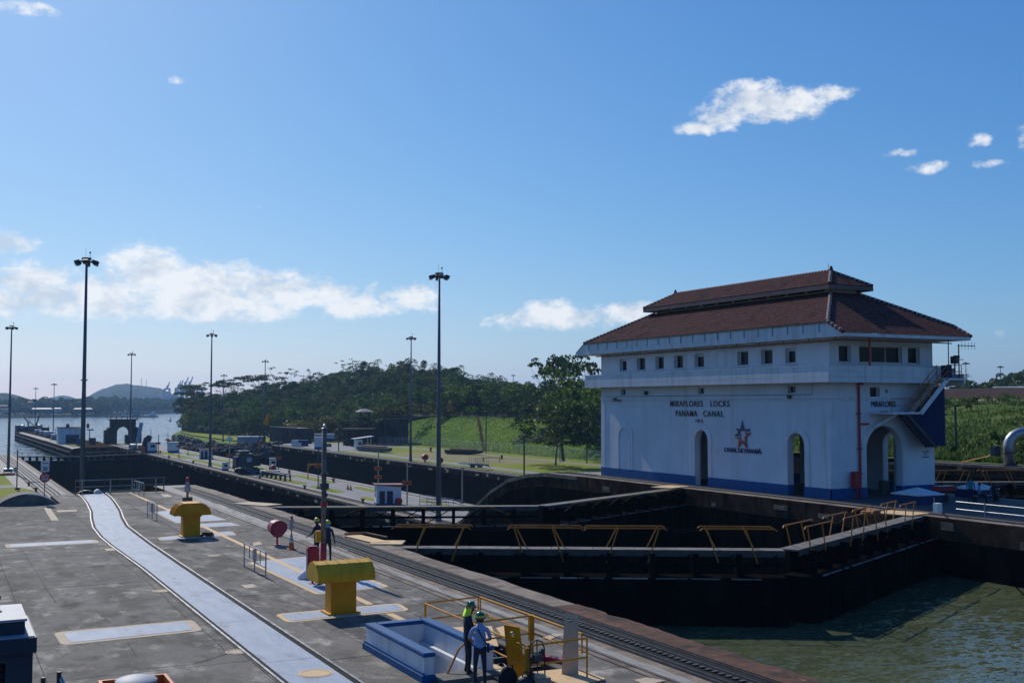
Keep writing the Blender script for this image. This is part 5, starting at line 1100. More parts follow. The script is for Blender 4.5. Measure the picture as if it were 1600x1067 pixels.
part('cabinet_box', 'maroon', fc, lambda m: m.box(fx_ - 0.23, fx_ + 0.23, fy_ - 0.16, fy_ + 0.16, 0.48, 1.46), bevel=0.06); part('door', 'red', fc, lambda m: m.box(fx_ - 0.18, fx_ + 0.19, fy_ - 0.185, fy_ - 0.162, 0.56, 1.38)); part('edge_strip', 'galv', fc, lambda m: m.box(fx_ - 0.245, fx_ - 0.232, fy_ - 0.10, fy_ - 0.02, 0.62, 1.2))
bx_, by_ = (13.00, 43.33); bg_ = MB()
def bagf(m):
    rn = random.Random(4); pr = [(0.0, 0.0), (0.30, 0.03), (0.34, 0.16), (0.24, 0.34), (0.10, 0.46), (0.06, 0.52), (0.10, 0.58)]; n = 14; vs = []
    for k_ in range(n):
        a = 2 * math.pi * k_ / n; w_ = 1 + 0.13 * math.sin(3 * a) + rn.uniform(-0.06, 0.06)
        for r_, z_ in pr: vs.append((bx_ + 0.1 + 0.72 * r_ * w_ * math.cos(a) + z_ * 0.35, by_ + 0.5 + 0.72 * r_ * w_ * math.sin(a), z_ * 0.85))
    m.add(vs, [(k_ * 7 + j, ((k_ + 1) % n) * 7 + j, ((k_ + 1) % n) * 7 + j + 1, k_ * 7 + j + 1) for k_ in range(n) for j in range(6)])
bag = tag(part('plastic_sack', 'plastic', None, bagf, smooth=True), 'white plastic sack slumped at the foot of the red hose cabinet', 'sack')
hp = thing('hydrant_pipe', 'low orange pipe between the red cabinet and the nearer ventilator', 'pipe', (13.2, 41.0, 0))
part('pipe', 'signorange', hp, lambda m: (m.tube([(13.1, 41.6, 0.28), (13.9, 40.6, 0.28)], 0.12, 8), m.tube([(13.85, 40.65, 0), (13.85, 40.65, 0.3)], 0.09, 8))); part('flange', 'rust', hp, lambda m: m.rbox((13.1, 41.6, 0.28), (0.1, 0.32, 0.32), -0.9))
# slim pole in front
px_, py_ = (14.64, 46.13); sp_ = thing('lamp_pole', 'slim weathered grey pole with a red foot, in front of the two yellow-helmeted workers', 'pole', (px_, py_, 0))
part('pole', 'oldpole', sp_, lambda m: m.tube([(px_, py_, 1.05), (px_, py_, 5.9)], [0.115, 0.10], 10), smooth=True); part('foot_band', 'red', sp_, lambda m: (m.tube([(px_, py_, 0), (px_, py_, 1.05)], 0.135, 10)), smooth=True)
part('band', 'red', sp_, lambda m: m.tube([(px_, py_, 2.62), (px_, py_, 2.82)], 0.133, 10)); part('bracket', 'steel', sp_, lambda m: (m.box(px_ - 0.17, px_ + 0.17, py_ - 0.16, py_ + 0.1, 3.35, 3.62), m.box(px_ - 0.13, px_ + 0.15, py_ - 0.18, py_ + 0.1, 3.9, 4.02), m.box(px_ - 0.1, px_ + 0.1, py_ - 0.2, py_, 3.05, 3.2)))
part('top_lamp', 'galv', sp_, lambda m: m.lathe([(0, 0.16), (0.07, 0.12), (0.08, 0), (0.14, -0.02)], (px_, py_, 5.95), 9)); part('key_box', 'yellow', sp_, lambda m: m.box(px_ - 0.33, px_ - 0.13, py_ - 0.1, py_ + 0.12, 1.15, 1.62))
# pipe barriers on the deck
def barrier(a, b, label, h=1.0, bars=4, z=0.0, mt='galv'):
    a = Vector((*a[:2], 0)); b = Vector((*b[:2], 0)); t = thing('pipe_barrier', label, 'barrier', (a.x, a.y, z))
    Z = Vector((0, 0, 1))
    def fr(m):
        m.tube([a + Z * 0.42, a + Z * (h - 0.06), a.lerp(b, 0.02) + Z * h, a.lerp(b, 0.98) + Z * h, b + Z * (h - 0.06), b + Z * 0.48, a.lerp(b, 0.97) + Z * 0.42, a + Z * 0.42], 0.03, 7)
    part('frame', mt, t, fr)
    for i in range(1, bars): p = a.lerp(b, i / bars); part('baluster', mt, t, lambda m: m.tube([p + Z * 0.42, p + Z * h], 0.02, 6))
    for s_ in (0.0, 0.5, 1.0): p = a.lerp(b, s_); part('leg', mt, t, lambda m: m.tube([p, p + Z * 0.5], 0.028, 6))
    p = a.lerp(b, 0.5); part('plate', mt, t, lambda m: m.bar(p + Z * 0.45, p + Z * 0.95, 0.16, 0.03)); return t
barrier((11.85, 48.4), (11.85, 44.85), 'galvanised pipe barrier nearest the camera, left of the red cabinet', 1.0)
barrier((11.6, 71.8), (11.7, 69.1), 'galvanised pipe barrier left of the farther ventilator', 1.0)
barrier((13.55, 90.2), (13.75, 86.9), 'galvanised pipe barrier at the far end of the deck, joining the end railing', 1.05)
er = thing('end_railing', 'two-rail grey and rusty railing across the far end of the deck', 'railing', (9.4, 91.5, 0))
for x, mt in ((9.45, 'rustbright'), (9.95, 'galv'), (11.55, 'steel'), (12.0, 'galv'), (13.6, 'galv'), (15.4, 'galv'), (16.0, 'rustbright')):
    part('post', mt, er, lambda m: m.tube([(x, 91.6, 0), (x, 91.6, 1.12)], 0.045, 6))
part('rail', 'galv', er, lambda m: (m.tube([(9.45, 91.6, 1.08), (16.1, 91.6, 1.15)], 0.035, 6), m.tube([(9.45, 91.6, 0.6), (16.1, 91.6, 0.62)], 0.03, 6)))
tb = thing('curved_cover', 'low black and white curved shroud where the pale track meets the end railing', 'cover', (10.4, 92.2, 0))
part('shroud', 'black', tb, lambda m: m.extrude([(0.62 * math.cos(a), 0.30 * math.sin(a)) for a in [k * math.pi / 8 for k in range(9)]], 92.0, 92.5, lambda q, u, v: (10.3 + u, q, v))); part('end_cap', 'white', tb, lambda m: m.extrude([(0.3 * math.cos(a), 0.34 * math.sin(a)) for a in [k * math.pi / 8 for k in range(9)]], 91.9, 92.45, lambda q, u, v: (11.15 + u, q, v)))
hm = thing('curved_ramp_cover', 'low grey concrete hump at the left end of the deck beside the lawn', 'ramp cover', (5.5, 84.6, 0))
part('hump', 'walk', hm, lambda m: m.extrude([(-1.95 + 3.9 * k / 14, 0.78 * math.sin(math.pi * k / 14) ** 0.8 if 0 < k < 14 else 0) for k in range(15)] + [(1.95, -0.3), (-1.95, -0.3)], 83.9, 86.5, lambda q, u, v: (5.6 + u, q, v))); part('edge_strip', 'white', hm, lambda m: m.extrude([(-1.95 + 3.9 * k / 14, 0.80 * math.sin(math.pi * k / 14) ** 0.8 if 0 < k < 14 else 0.02) for k in range(7, 15)] + [(1.95, -0.05)] + [(-1.95 + 3.9 * k / 14, 0.72 * math.sin(math.pi * k / 14) ** 0.8 if 0 < k < 14 else 0) for k in range(13, 6, -1)], 83.86, 83.9, lambda q, u, v: (5.6 + u, q, v)))
sgx, sgy = (6.73, 84.61); sg = thing('road_sign', 'white number 20 sign above a red octagonal stop sign on one post', 'sign', (sgx, sgy, 0))
part('post', 'galv', sg, lambda m: m.tube([(sgx, sgy, -0.02), (sgx, sgy, 2.95)], 0.035, 6)); part('speed_plate', 'white', sg, lambda m: m.box(sgx - 0.27, sgx + 0.27, sgy - 0.05, sgy - 0.035, 2.22, 2.98))
o_ = [c for c in sg.children if c.name.startswith('speed_plate')][0]
text('20', 0.32, 0.28, (sgx, sgy - 0.06, 2.44), 'y', 'letter', sg, bold=0.02); part('print_line', 'letter', sg, lambda m: m.box(sgx - 0.2, sgx + 0.2, sgy - 0.056, sgy - 0.051, 2.78, 2.83))
part('stop_plate', 'red', sg, lambda m: m.extrude([(0.36 * math.cos(math.pi / 8 + k * math.pi / 4), 0.36 * math.sin(math.pi / 8 + k * math.pi / 4)) for k in range(8)], sgy - 0.065, sgy - 0.05, lambda q, u, v: (sgx + u, q, 1.82 + v)))
text('ALTO', 0.46, 0.17, (sgx, sgy - 0.075, 1.93), 'y', 'white', sg, bold=0.02, depth=0.01); text('STOP', 0.46, 0.17, (sgx, sgy - 0.075, 1.70), 'y', 'white', sg, bold=0.02, depth=0.01)
part('foot', 'black', sg, lambda m: m.box(sgx - 0.1, sgx + 0.7, sgy - 0.3, sgy + 0.4, 0.0, 0.05))

# stairwell parapet (white with blue coping and skirting)
sw = thing('stairwell_parapet', 'white walled stair opening with blue coping and blue skirting', 'parapet', (12.0, 28.6, 0))
X0, X1, Y0, Y1, T_ = 11.05, 12.98, 26.45, 30.75, 0.26
def ring3(m, x0, x1, y0, y1, t, z0, z1, e=0):
    m.box(x0 - e, x0 + t + e, y0 - e, y1 + e, z0, z1); m.box(x0 + t + e, x1 - t - e, y1 - t - e, y1 + e, z0, z1); m.box(x1 - t - e, x1 + e, y0 - e, y1 + e, z0, z1)
part('wall', 'white', sw, lambda m: ring3(m, X0, X1, Y0, Y1, T_, 0.0, 0.61)); part('coping', 'blue', sw, lambda m: ring3(m, X0, X1, Y0, Y1, T_, 0.61, 0.72, 0.04), bevel=0.02)
part('skirting', 'blue', sw, lambda m: (m.box(X0 - 0.09, X0, Y0 - 0.06, Y1 + 0.06, 0, 0.17), m.box(X0, X0 + T_ + 0.03, Y0 - 0.06, Y0, 0, 0.17), m.box(X0 - 0.05, X0, Y0 - 0.03, Y1 + 0.03, 0.171, 0.24), m.box(X0 - 0.09, X1 + 0.09, Y1, Y1 + 0.06, 0, 0.17)))
part('inner_lining', 'white', sw, lambda m: m.box(11.345, 11.38, 26.76, 30.44, -2.6, 0.0)); part('inner_lining', 'white', sw, lambda m: m.box(12.65, 12.685, 26.76, 30.44, -2.6, 0.0)); part('inner_lining', 'white', sw, lambda m: m.box(11.38, 12.65, 30.40, 30.44, -2.6, 0.0))
part('ledge', 'white', sw, lambda m: m.box(12.56, 12.70, 26.76, 30.44, 0.0, 0.12))
for k_ in range(12): part('step', 'whitewall', sw, lambda m: m.box(11.385, 12.645, 26.78 + k_ * 0.30, 27.08 + k_ * 0.30, -2.6, -0.10 - k_ * 0.18))
part('handrail', 'orange', sw, lambda m: m.tube([(11.75, 26.6, 0.1), (12.2, 26.9, 0.62), (12.4, 27.0, 0.72)], 0.03, 7)); part('sill_slab', 'walk', sw, lambda m: m.box(11.34, 13.0, 26.0, 26.74, 0.0, 0.10)); part('socket_box', 'navy', sw, lambda m: m.box(11.311, 11.36, 29.6, 29.85, 0.30, 0.48))

# folding yellow guard rails round the opened pit
yg = thing('guard_rails', 'yellow folding pipe guard rails enclosing the opened service pit', 'railing', (14.0, 28, 0))
def panel(a, b, posts=(1, 1)):
    a = Vector((*a, 0)); b = Vector((*b, 0)); Z = Vector((0, 0, 1)); d = (b - a).normalized() * 0.05
    def f(m): m.tube([a + d + Z * 0.02 if posts[0] else a + d + Z * 0.53, a + d + Z * 1.03], 0.024, 7); m.tube([b - d + Z * 0.02 if posts[1] else b - d + Z * 0.53, b - d + Z * 1.03], 0.024, 7); m.tube([a + d + Z * 1.03, b - d + Z * 1.03], 0.026, 7); m.tube([a + d + Z * 0.55, b - d + Z * 0.55], 0.024, 7)
    part('guard_panel', 'yellow', yg, f)
a_, b_, c_, ml, e_, f_ = (13.08, 31.33), (15.03, 31.58), (15.03, 28.15), (13.06, 27.94), (13.03, 24.7), (14.9, 24.85)
for p, q, ps in ((a_, b_, (1, 0)), (b_, c_, (1, 1)), (c_, (15.0, 25.3), (1, 0)), (a_, ml, (1, 1)), (ml, c_, (0, 1)), (ml, e_, (1, 1)), (e_, f_, (1, 1))): panel(p, q, ps)
part('corner_bracket', 'yellow', yg, lambda m: (m.box(14.93, 15.08, 28.1, 28.2, 0.35, 1.05), m.box(12.98, 13.10, 24.62, 24.72, 0.0, 1.0)))
pit = thing('service_pit', 'opened rectangular pit full of cables inside the yellow guard rails', 'service pit', (14.1, 28, 0))
part('pit_lining', 'oldconc', pit, lambda m: (m.box(13.455, 13.5, 25.36, 30.59, -1.4, 0.0), m.box(14.70, 14.745, 25.36, 30.59, -1.4, 0.0), m.box(13.5, 14.70, 25.36, 25.4, -1.4, 0), m.box(13.5, 14.70, 30.55, 30.59, -1.4, 0), m.box(13.5, 14.7, 25.4, 30.55, -1.45, -1.4)))
for i, (a, b) in enumerate(((27.0, 27.15), (28.4, 28.5), (29.3, 29.42))): part('crossbar', 'steel', pit, lambda m: m.box(13.5, 14.7, a, b, -0.25, -0.1))
for k_ in range(6):
    rn = random.Random(k_); part('cable', ('black', 'plastic', 'black', 'galv', 'steel', 'black')[k_], pit, lambda m: m.tube([(13.55 + rn.random() * 1.1, 25.6 + j * 0.8 + rn.uniform(-.3, .3), -0.35 + rn.uniform(-0.3, 0.28)) for j in range(6)], 0.025, 5))
def lid(label, pts, z=0.03, m_='cream', th=0.03):
    o = part('pit_cover', m_, None, lambda m: m.prism([p[:2] for p in pts], z - th, z)); return tag(o, label, 'cover plate')
lid('flat yellow cover plate beyond the pit, catching the sun', [(13.4, 30.0), (14.5, 29.2), (15.6, 31.9), (14.3, 32.3)], 0.04)
lid('flat yellow cover plate right of the hand truck, catching the sun', [(13.9, 24.2), (15.2, 24.5), (15.1, 25.9), (13.9, 26.0)], 0.05)
lid('flat yellow cover plate between the bags and the brown board', [(12.75, 25.1), (13.42, 24.6), (13.42, 27.2), (12.8, 27.5)], 0.045)
lid('small yellow plate at the outer corner of the pit near the pale wheel strip', [(15.2, 30.3), (15.9, 30.9), (16.3, 31.9), (15.6, 31.6)], 0.035)
def leaning(name, label, p0, p1, h, m_, tilt, hole=None, cat='board'):
    """upright sheet from p0 to p1 on the ground leaning by tilt in +normal"""
    a = Vector((*p0, 0)); b = Vector((*p1, 0)); d = (b - a); L = d.length; d.normalize(); n_ = Vector((-d.y, d.x, 0)); up = (Vector((0, 0, 1)) + n_ * tilt).normalized(); nn = d.cross(up)
    out_ = [(0, 0.02), (L, 0.02), (L - 0.02, h), (0.05, h + 0.02)]
    holes = [[(hole[0] + 0.07 * math.cos(-k * math.pi / 5), hole[1] + 0.07 * math.sin(-k * math.pi / 5)) for k in range(10)]] if hole else []
    return tag(part(name, m_, None, lambda m: wall_panel(m, out_, holes, 0.03, lambda u, v, q: a + d * u + up * v + nn * q)), label, cat)
leaning('hatch_board', 'brown yellow hatch board standing on edge with a round hole near its top', (13.10, 25.75), (13.36, 25.30), 1.45, 'yellow', -0.22, (0.27, 1.25))
leaning('steel_plate', 'tall pale grey plate leaning upright at the right end of the guard rails', (14.45, 25.45), (14.80, 25.2), 1.55, 'creampale', 0.20, (0.2, 1.4), 'plate')
ht = thing('hand_truck', 'black two-wheeled hand truck with a rounded top handle', 'hand truck', (13.2, 24.55, 0))
hx0, hy0 = 13.22, 24.45
part('frame', 'black', ht, lambda m: (m.tube([(hx0 - 0.2, hy0, 0.1), (hx0 - 0.2, hy0 + 0.05, 1.0), (hx0 - 0.15, hy0 + 0.07, 1.14), (hx0, hy0 + 0.08, 1.2), (hx0 + 0.15, hy0 + 0.07, 1.14), (hx0 + 0.2, hy0 + 0.05, 1.0), (hx0 + 0.2, hy0, 0.1)], 0.018, 7), m.tube([(hx0, hy0 + 0.02, 0.1), (hx0, hy0 + 0.06, 1.2)], 0.015, 6), [m.tube([(hx0 - 0.2, hy0 + 0.02, z), (hx0 + 0.2, hy0 + 0.02, z)], 0.014, 6) for z in (0.25, 0.5, 0.75, 0.9)]))
part('toe_plate', 'black', ht, lambda m: m.box(hx0 - 0.22, hx0 + 0.22, hy0 - 0.28, hy0, 0.03, 0.05))
for s_ in (-0.26, 0.26): part('wheel', 'black', ht, lambda m: m.extrude([(0.12 * math.cos(k * math.pi / 7), 0.12 + 0.12 * math.sin(k * math.pi / 7)) for k in range(14)], hx0 + s_ - 0.03, hx0 + s_ + 0.03, lambda q, u, v: (q, hy0 + 0.1 + u, v)))
part('motor_block', 'steel', ht, lambda m: (m.box(hx0 - 0.12, hx0 + 0.1, hy0 - 0.06, hy0 + 0.12, 0.72, 0.86), m.lathe([(0.06, 0), (0.08, 0.1), (0.03, 0.16)], (hx0 + 0.16, hy0 + 0.1, 0.8), 8)))
for lb, q, sz, mt in (('brown cardboard carton on the hand truck', (hx0, hy0 - 0.2, 0.21), (0.34, 0.26, 0.3), 'card'), ('smaller carton on top of the brown carton on the hand truck', (hx0 - 0.05, hy0 - 0.2, 0.40), (0.2, 0.2, 0.08), 'creampale')):
    t = thing('carton', lb, 'carton', q); part('box', mt, t, lambda m: m.rbox(q, sz, 0.1)); part('tape', 'creampale', t, lambda m: m.rbox((q[0], q[1], q[2] + sz[2] / 2 + 0.002), (sz[0] * 0.98, 0.05, 0.004), 0.1))
tr_ = thing('tool_tray', 'long pink and red tool tray lying on the deck beside the pit', 'tool tray', (14.95, 26.9, 0))
part('tray', 'maroon', tr_, lambda m: m.rbox((15.0, 27.0, 0.06), (0.22, 0.95, 0.1), 0.5)); part('insert', 'pink', tr_, lambda m: (m.rbox((15.0, 27.0, 0.118), (0.16, 0.35, 0.02), 0.5), m.rbox((14.86, 27.28, 0.118), (0.16, 0.2, 0.03), 0.5)))
def blobf(c, r, seed, sc=(1, 1, 1)):
    def f(m):
        rn = random.Random(seed); n = 12; pr = [(0.0, 0), (0.8, 0.02), (1.0, 0.3), (0.92, 0.7), (0.6, 0.95), (0.2, 1.05), (0, 1.06)]; vs = []
        for k_ in range(n):
            a = 2 * math.pi * k_ / n; w_ = 1 + rn.uniform(-0.12, 0.12)
            for r_, z_ in pr: vs.append((c[0] + r * r_ * w_ * math.cos(a) * sc[0], c[1] + r * r_ * w_ * math.sin(a) * sc[1], c[2] + z_ * r * sc[2]))
        m.add(vs, [(k_ * 7 + j, ((k_ + 1) % n) * 7 + j, ((k_ + 1) % n) * 7 + j + 1, k_ * 7 + j + 1) for k_ in range(n) for j in range(6)])
    return f
b1 = thing('backpack', 'black backpack standing beside the pale blue shirted worker', 'bag', (12.62, 25.0, 0))
part('body', 'trouser', b1, blobf((12.62, 24.9, 0), 0.26, 1, (1, 0.7, 2.0)), smooth=True); part('strap', 'black', b1, lambda m: m.tube([(12.55, 24.75, 0.45), (12.5, 24.7, 0.62), (12.66, 24.75, 0.62), (12.7, 24.75, 0.4)], 0.02, 6))
b2 = thing('tool_bag', 'low round black tool bag right of the backpack', 'bag', (12.95, 24.6, 0))
part('body', 'black', b2, blobf((12.95, 24.5, 0), 0.30, 2, (1, 0.8, 1.25)), smooth=True); part('handle', 'steel', b2, lambda m: m.tube([(12.8, 24.5, 0.36), (12.85, 24.5, 0.46), (13.05, 24.5, 0.46), (13.1, 24.5, 0.36)], 0.015, 5))

# louvred machine housing at the bottom left corner and its little rail
ac = thing('louvred_machine', 'tall navy grey machine housing with dark louvres at the bottom left corner', 'machine', (0.2, 15, 0))
MX1 = 1.02
part('base', 'machine', ac, lambda m: m.box(-2.2, 0.92, 13.95, 15.1, 0, 2.2))
def body(m):
    wall_panel(m, opn(-2.3, MX1, 2.2, 4.27), [opn(-2.1, 0.74, 2.35, 4.10)], 0.12, lambda u, v, q: (u, 13.86 + q, v))
    m.box(MX1 - 0.1, MX1, 13.985, 15.2, 2.2, 4.27); m.box(-2.3, MX1 - 0.101, 15.1, 15.2, 2.2, 4.27); m.box(-2.3, -2.2, 13.985, 15.095, 2.2, 4.27)
part('housing', 'machine', ac, body); part('dark_core', 'black', ac, lambda m: m.box(-2.15, 0.85, 14.15, 15.05, 2.25, 4.2))
for k_ in range(19): part('louvre', 'steel', ac, lambda m: m.rbox((-0.68, 13.96, 2.40 + k_ * 0.091), (2.82, 0.085, 0.012), 0, 0.7))
for x in (0.45, -0.3, -1.05): part('mullion', 'machine', ac, lambda m: m.box(x, x + 0.035, 13.88, 13.93, 2.36, 4.09))
part('top_tray', 'machinetop', ac, lambda m: (m.box(-2.4, MX1 + 0.02, 13.82, 15.25, 4.275, 4.385)), bevel=0.01)
part('drip_edge', 'machine', ac, lambda m: m.box(-2.4, MX1 + 0.025, 13.80, 13.818, 4.20, 4.37)); part('drip_edge', 'machine', ac, lambda m: m.box(MX1 + 0.021, MX1 + 0.036, 13.82, 15.25, 4.20, 4.37))
part('upper_box', 'machine', ac, lambda m: m.box(-2.2, 0.94, 13.98, 15.0, 4.386, 4.53)); part('upper_lid', 'machinetop', ac, lambda m: m.box(-2.22, 0.96, 13.96, 15.02, 4.532, 4.56))
part('lifting_lug', 'steel', ac, lambda m: (m.lathe([(0.09, 0), (0.09, 0.05), (0.06, 0.06), (0.06, 0.10), (0.1, 0.11), (0.1, 0.16), (0, 0.16)], (0.62, 14.75, 4.56), 8)))
gr = thing('small_guard_rail', 'short dark rail with a shiny handle beside the louvred machine', 'railing', (1.5, 16, 0))
part('post', 'steel', gr, lambda m: (m.tube([(1.30, 15.9, 0), (1.30, 15.9, 3.45)], 0.03, 6), m.tube([(1.50, 16.0, 0), (1.50, 16.0, 3.48)], 0.03, 6), m.box(1.12, 1.32, 15.85, 15.95, 3.2, 3.3), m.tube([(1.72, 15.5, 0), (1.72, 15.5, 3.0)], 0.022, 6), m.tube([(1.62, 15.6, 0), (1.62, 15.6, 3.05)], 0.022, 6)))
part('handle', 'galv', gr, lambda m: m.tube([(1.52, 16.0, 3.40), (1.70, 15.5, 3.02)], 0.028, 7))
dr = thing('round_capped_housing', 'round pale steel cap in an orange square frame at the bottom edge', 'housing', (6.2, 27.0, 0))
dc = (4.13, 26.70, 0.750)
part('frame', 'signorange', dr, lambda m: (m.box(dc[0] - 0.75, dc[0] - 0.68, dc[1] - 0.8, dc[1] + 0.55, 0, 0.72), m.box(dc[0] + 0.68, dc[0] + 0.75, dc[1] - 0.8, dc[1] + 0.55, 0, 0.72), m.box(dc[0] - 0.68, dc[0] + 0.68, dc[1] + 0.48, dc[1] + 0.55, 0, 0.72), m.box(dc[0] - 0.68, dc[0] + 0.68, dc[1] - 0.8, dc[1] - 0.73, 0, 0.72)))
part('inner_box', 'rust', dr, lambda m: m.box(dc[0] - 0.66, dc[0] + 0.66, dc[1] - 0.7, dc[1] + 0.46, 0, 0.5)); part('cap', 'machinetop', dr, lambda m: m.lathe([(0, 0.12), (0.2, 0.11), (0.42, 0.05), (0.46, 0.02), (0.46, -0.22), (0, -0.22)], (dc[0], dc[1], 0.75), 24), smooth='auto')

# ================================================================== PEOPLE
def skin_body(name, joints, bones, mats, parent, sub=2):
    """joints: {name: (xyz, radius)}; bones: [(a, b, material index)] ; one continuous mesh"""
    names = list(joints); ix = {n_: i for i, n_ in enumerate(names)}
    me = bpy.data.meshes.new(name); me.from_pydata([joints[n_][0] for n_ in names], [(ix[a], ix[b]) for a, b, _ in bones], [])
    o = bpy.data.objects.new(name, me); COL.objects.link(o); o.modifiers.new('skin', 'SKIN')
    if not me.skin_vertices: 
        bpy.context.view_layer.update()
    sl_ = me.skin_vertices[0].data
    for i, n_ in enumerate(names):
        r = joints[n_][1]; sl_[i].radius = r if isinstance(r, tuple) else (r, r); sl_[i].use_root = (i == 0)
    sb = o.modifiers.new('sub', 'SUBSURF'); sb.levels = sub; sb.render_levels = sub
    dg = bpy.context.evaluated_depsgraph_get(); m2 = bpy.data.meshes.new_from_object(o.evaluated_get(dg)); bpy.data.objects.remove(o)
    m2.name = name; m2.materials.clear()
    for m_ in mats: m2.materials.append(M[m_])
    seg = [(Vector(joints[a][0]), Vector(joints[b][0]), mi, (joints[a][1] if not isinstance(joints[a][1], tuple) else joints[a][1][0])) for a, b, mi in bones]
    for p in m2.polygons:
        c = p.center; best = 1e9; bi = 0
        for a, b, mi, r in seg:
            d = b - a; t = max(0, min(1, (c - a).dot(d) / max(1e-6, d.length_squared))); q = (a + d * t - c).length - r
            if q < best: best = q; bi = mi
        p.material_index = bi; p.use_smooth = True
    ob = bpy.data.objects.new(name, m2); COL.objects.link(ob); ob.parent = parent; return ob
def hand_mesh(parent, wrist, d, m_='skin', curl=0.5, side=1):
    """palm with four fingers and a thumb, each a tapered bent tube"""
    w_ = Vector(wrist); d = Vector(d).normalized(); s = d.cross(Vector((0, 1, 0.01))).normalized() * side; nrm = s.cross(d).normalized()
    def f(m):
        m.tube([w_ - d * 0.02, w_ + d * 0.03, w_ + d * 0.085], [0.026, 0.036, 0.03], 8)
        for i, (o_, ln) in enumerate(((-0.030, 0.070), (-0.010, 0.080), (0.011, 0.074), (0.031, 0.058))):
            b = w_ + d * 0.08 + s * o_; m.tube([b, b + d * ln * 0.45, b + d * ln * 0.75 + nrm * ln * curl * 0.4, b + d * ln * 0.8 + nrm * ln * curl * 0.8], [0.0095, 0.009, 0.008, 0.006], 6)
        b = w_ + d * 0.02 - s * 0.032; m.tube([b, b + d * 0.03 - s * 0.018, b + d * 0.06 - s * 0.016 + nrm * 0.012], [0.012, 0.011, 0.007], 6)
    mb = MB(); f(mb)
    me = bpy.data.meshes.new('hand'); me.from_pydata(mb.v, [], mb.f); me.materials.append(M[m_]); 
    me.polygons.foreach_set('use_smooth', [True] * len(me.polygons)); o = bpy.data.objects.new('hand', me); COL.objects.link(o); o.parent = parent; return o
def person(label, loc, rz, shirt, trouser, helmet=None, pose='stand', arms=None, sleeve='long', s=1.0, extra=None, stance=0.12, head=(0, 0.03), flap=None, scarf=None):
    """local +Y is the way the person faces"""
    t = thing('person', label, 'person', loc, rz); t.scale = (s, s, s)
    sh, tr, sk, bt = 0, 1, 2, 3; hx, hy = head
    J = {'pelvis': ((0, 0, 0.95), (0.155, 0.115)), 'waist': ((0, 0, 1.08), (0.148, 0.105)), 'chest': ((0, 0.0, 1.30), (0.175, 0.118)), 'collar': ((0, 0, 1.45), (0.10, 0.08)), 'neck': ((hx * .3, hy * .4, 1.53), 0.058), 'jaw': ((hx * .8, hy, 1.60), (0.072, 0.082)), 'crown': ((hx, hy, 1.70), (0.078, 0.094))}
    B = [('pelvis', 'waist', sh), ('waist', 'chest', sh), ('chest', 'collar', sh), ('collar', 'neck', sk), ('neck', 'jaw', sk), ('jaw', 'crown', sk)]
    A = arms or {-1: ((-0.245, 0.02, 1.16), (-0.24, 0.16, 0.93)), 1: ((0.245, 0.02, 1.16), (0.24, 0.16, 0.93))}
    for sd_ in (-1, 1):
        k = 'l' if sd_ < 0 else 'r'; el, wr = A[sd_]
        J[k + 'sh'] = ((sd_ * 0.185, 0, 1.40), 0.062); J[k + 'el'] = (el, 0.045); J[k + 'wr'] = (wr, 0.029)
        mid = tuple((Vector(J[k + 'sh'][0]) * 0.25 + Vector(el) * 0.75)); J[k + 'sl'] = (mid, 0.052)
        B += [('collar', k + 'sh', sh), (k + 'sh', k + 'sl', sh), (k + 'sl', k + 'el', sh if sleeve == 'long' else sk), (k + 'el', k + 'wr', sh if sleeve == 'long' else sk)]
        if pose == 'sit': kn, an, to = (sd_ * 0.12, 0.42, 0.50), (sd_ * 0.12, 0.46, 0.09), (sd_ * 0.13, 0.60, 0.04); dz = -0.45
        elif pose == 'sit_': kn, an, to = (sd_ * 0.12, 0.42, 0.50), (sd_ * 0.12, 0.46, 0.09), (sd_ * 0.13, 0.60, 0.04)
        else: kn, an, to = (sd_ * stance * 0.95, 0.03, 0.50), (sd_ * stance, 0.0, 0.09), (sd_ * (stance + 0.03), 0.15, 0.035)
        J[k + 'hip'] = ((sd_ * 0.088, 0, 0.88), 0.088); J[k + 'kn'] = (kn, 0.058); J[k + 'an'] = (an, 0.040); J[k + 'to'] = (to, (0.042, 0.032)); J[k + 'he'] = ((an[0], an[1] - 0.05, 0.04), 0.034)
        B += [('pelvis', k + 'hip', tr), (k + 'hip', k + 'kn', tr), (k + 'kn', k + 'an', tr), (k + 'an', k + 'to', bt), (k + 'an', k + 'he', bt)]
    drop = 0.0
    if pose == 'sit':
        drop = 0.42
        for n_ in J:
            if n_[1:] in ('kn', 'an', 'to', 'he'): continue
            p = J[n_][0]; J[n_] = ((p[0], p[1], p[2] - drop), J[n_][1])
    skin_body('body', J, B, [shirt, trouser, 'skin', 'boot'], t)
    for sd_ in (-1, 1):
        el, wr = A[sd_]; el = Vector(el) - Vector((0, 0, drop)); wr = Vector(wr) - Vector((0, 0, drop)); hand_mesh(t, wr, wr - el, side=sd_)
    hz = 1.655 - drop; H_ = MB()
    hc = Vector((hx, hy, hz))
    def face_(m):
        m.tube([hc + Vector((0, 0.085, 0.02)), hc + Vector((0, 0.112, -0.025))], [0.010, 0.016], 6)
        for q in (-1, 1): m.lathe([(0, 0.012), (0.012, 0.0), (0, -0.012)], tuple(hc + Vector((q * 0.03, 0.088, 0.02))), 6); m.lathe([(0, 0.03), (0.014, 0.01), (0.012, -0.02), (0, -0.03)], tuple(hc + Vector((q * 0.083, 0.0, 0))), 6)
        m.tube([hc + Vector((-0.024, 0.086, -0.06)), hc + Vector((0.024, 0.086, -0.06))], 0.006, 5)
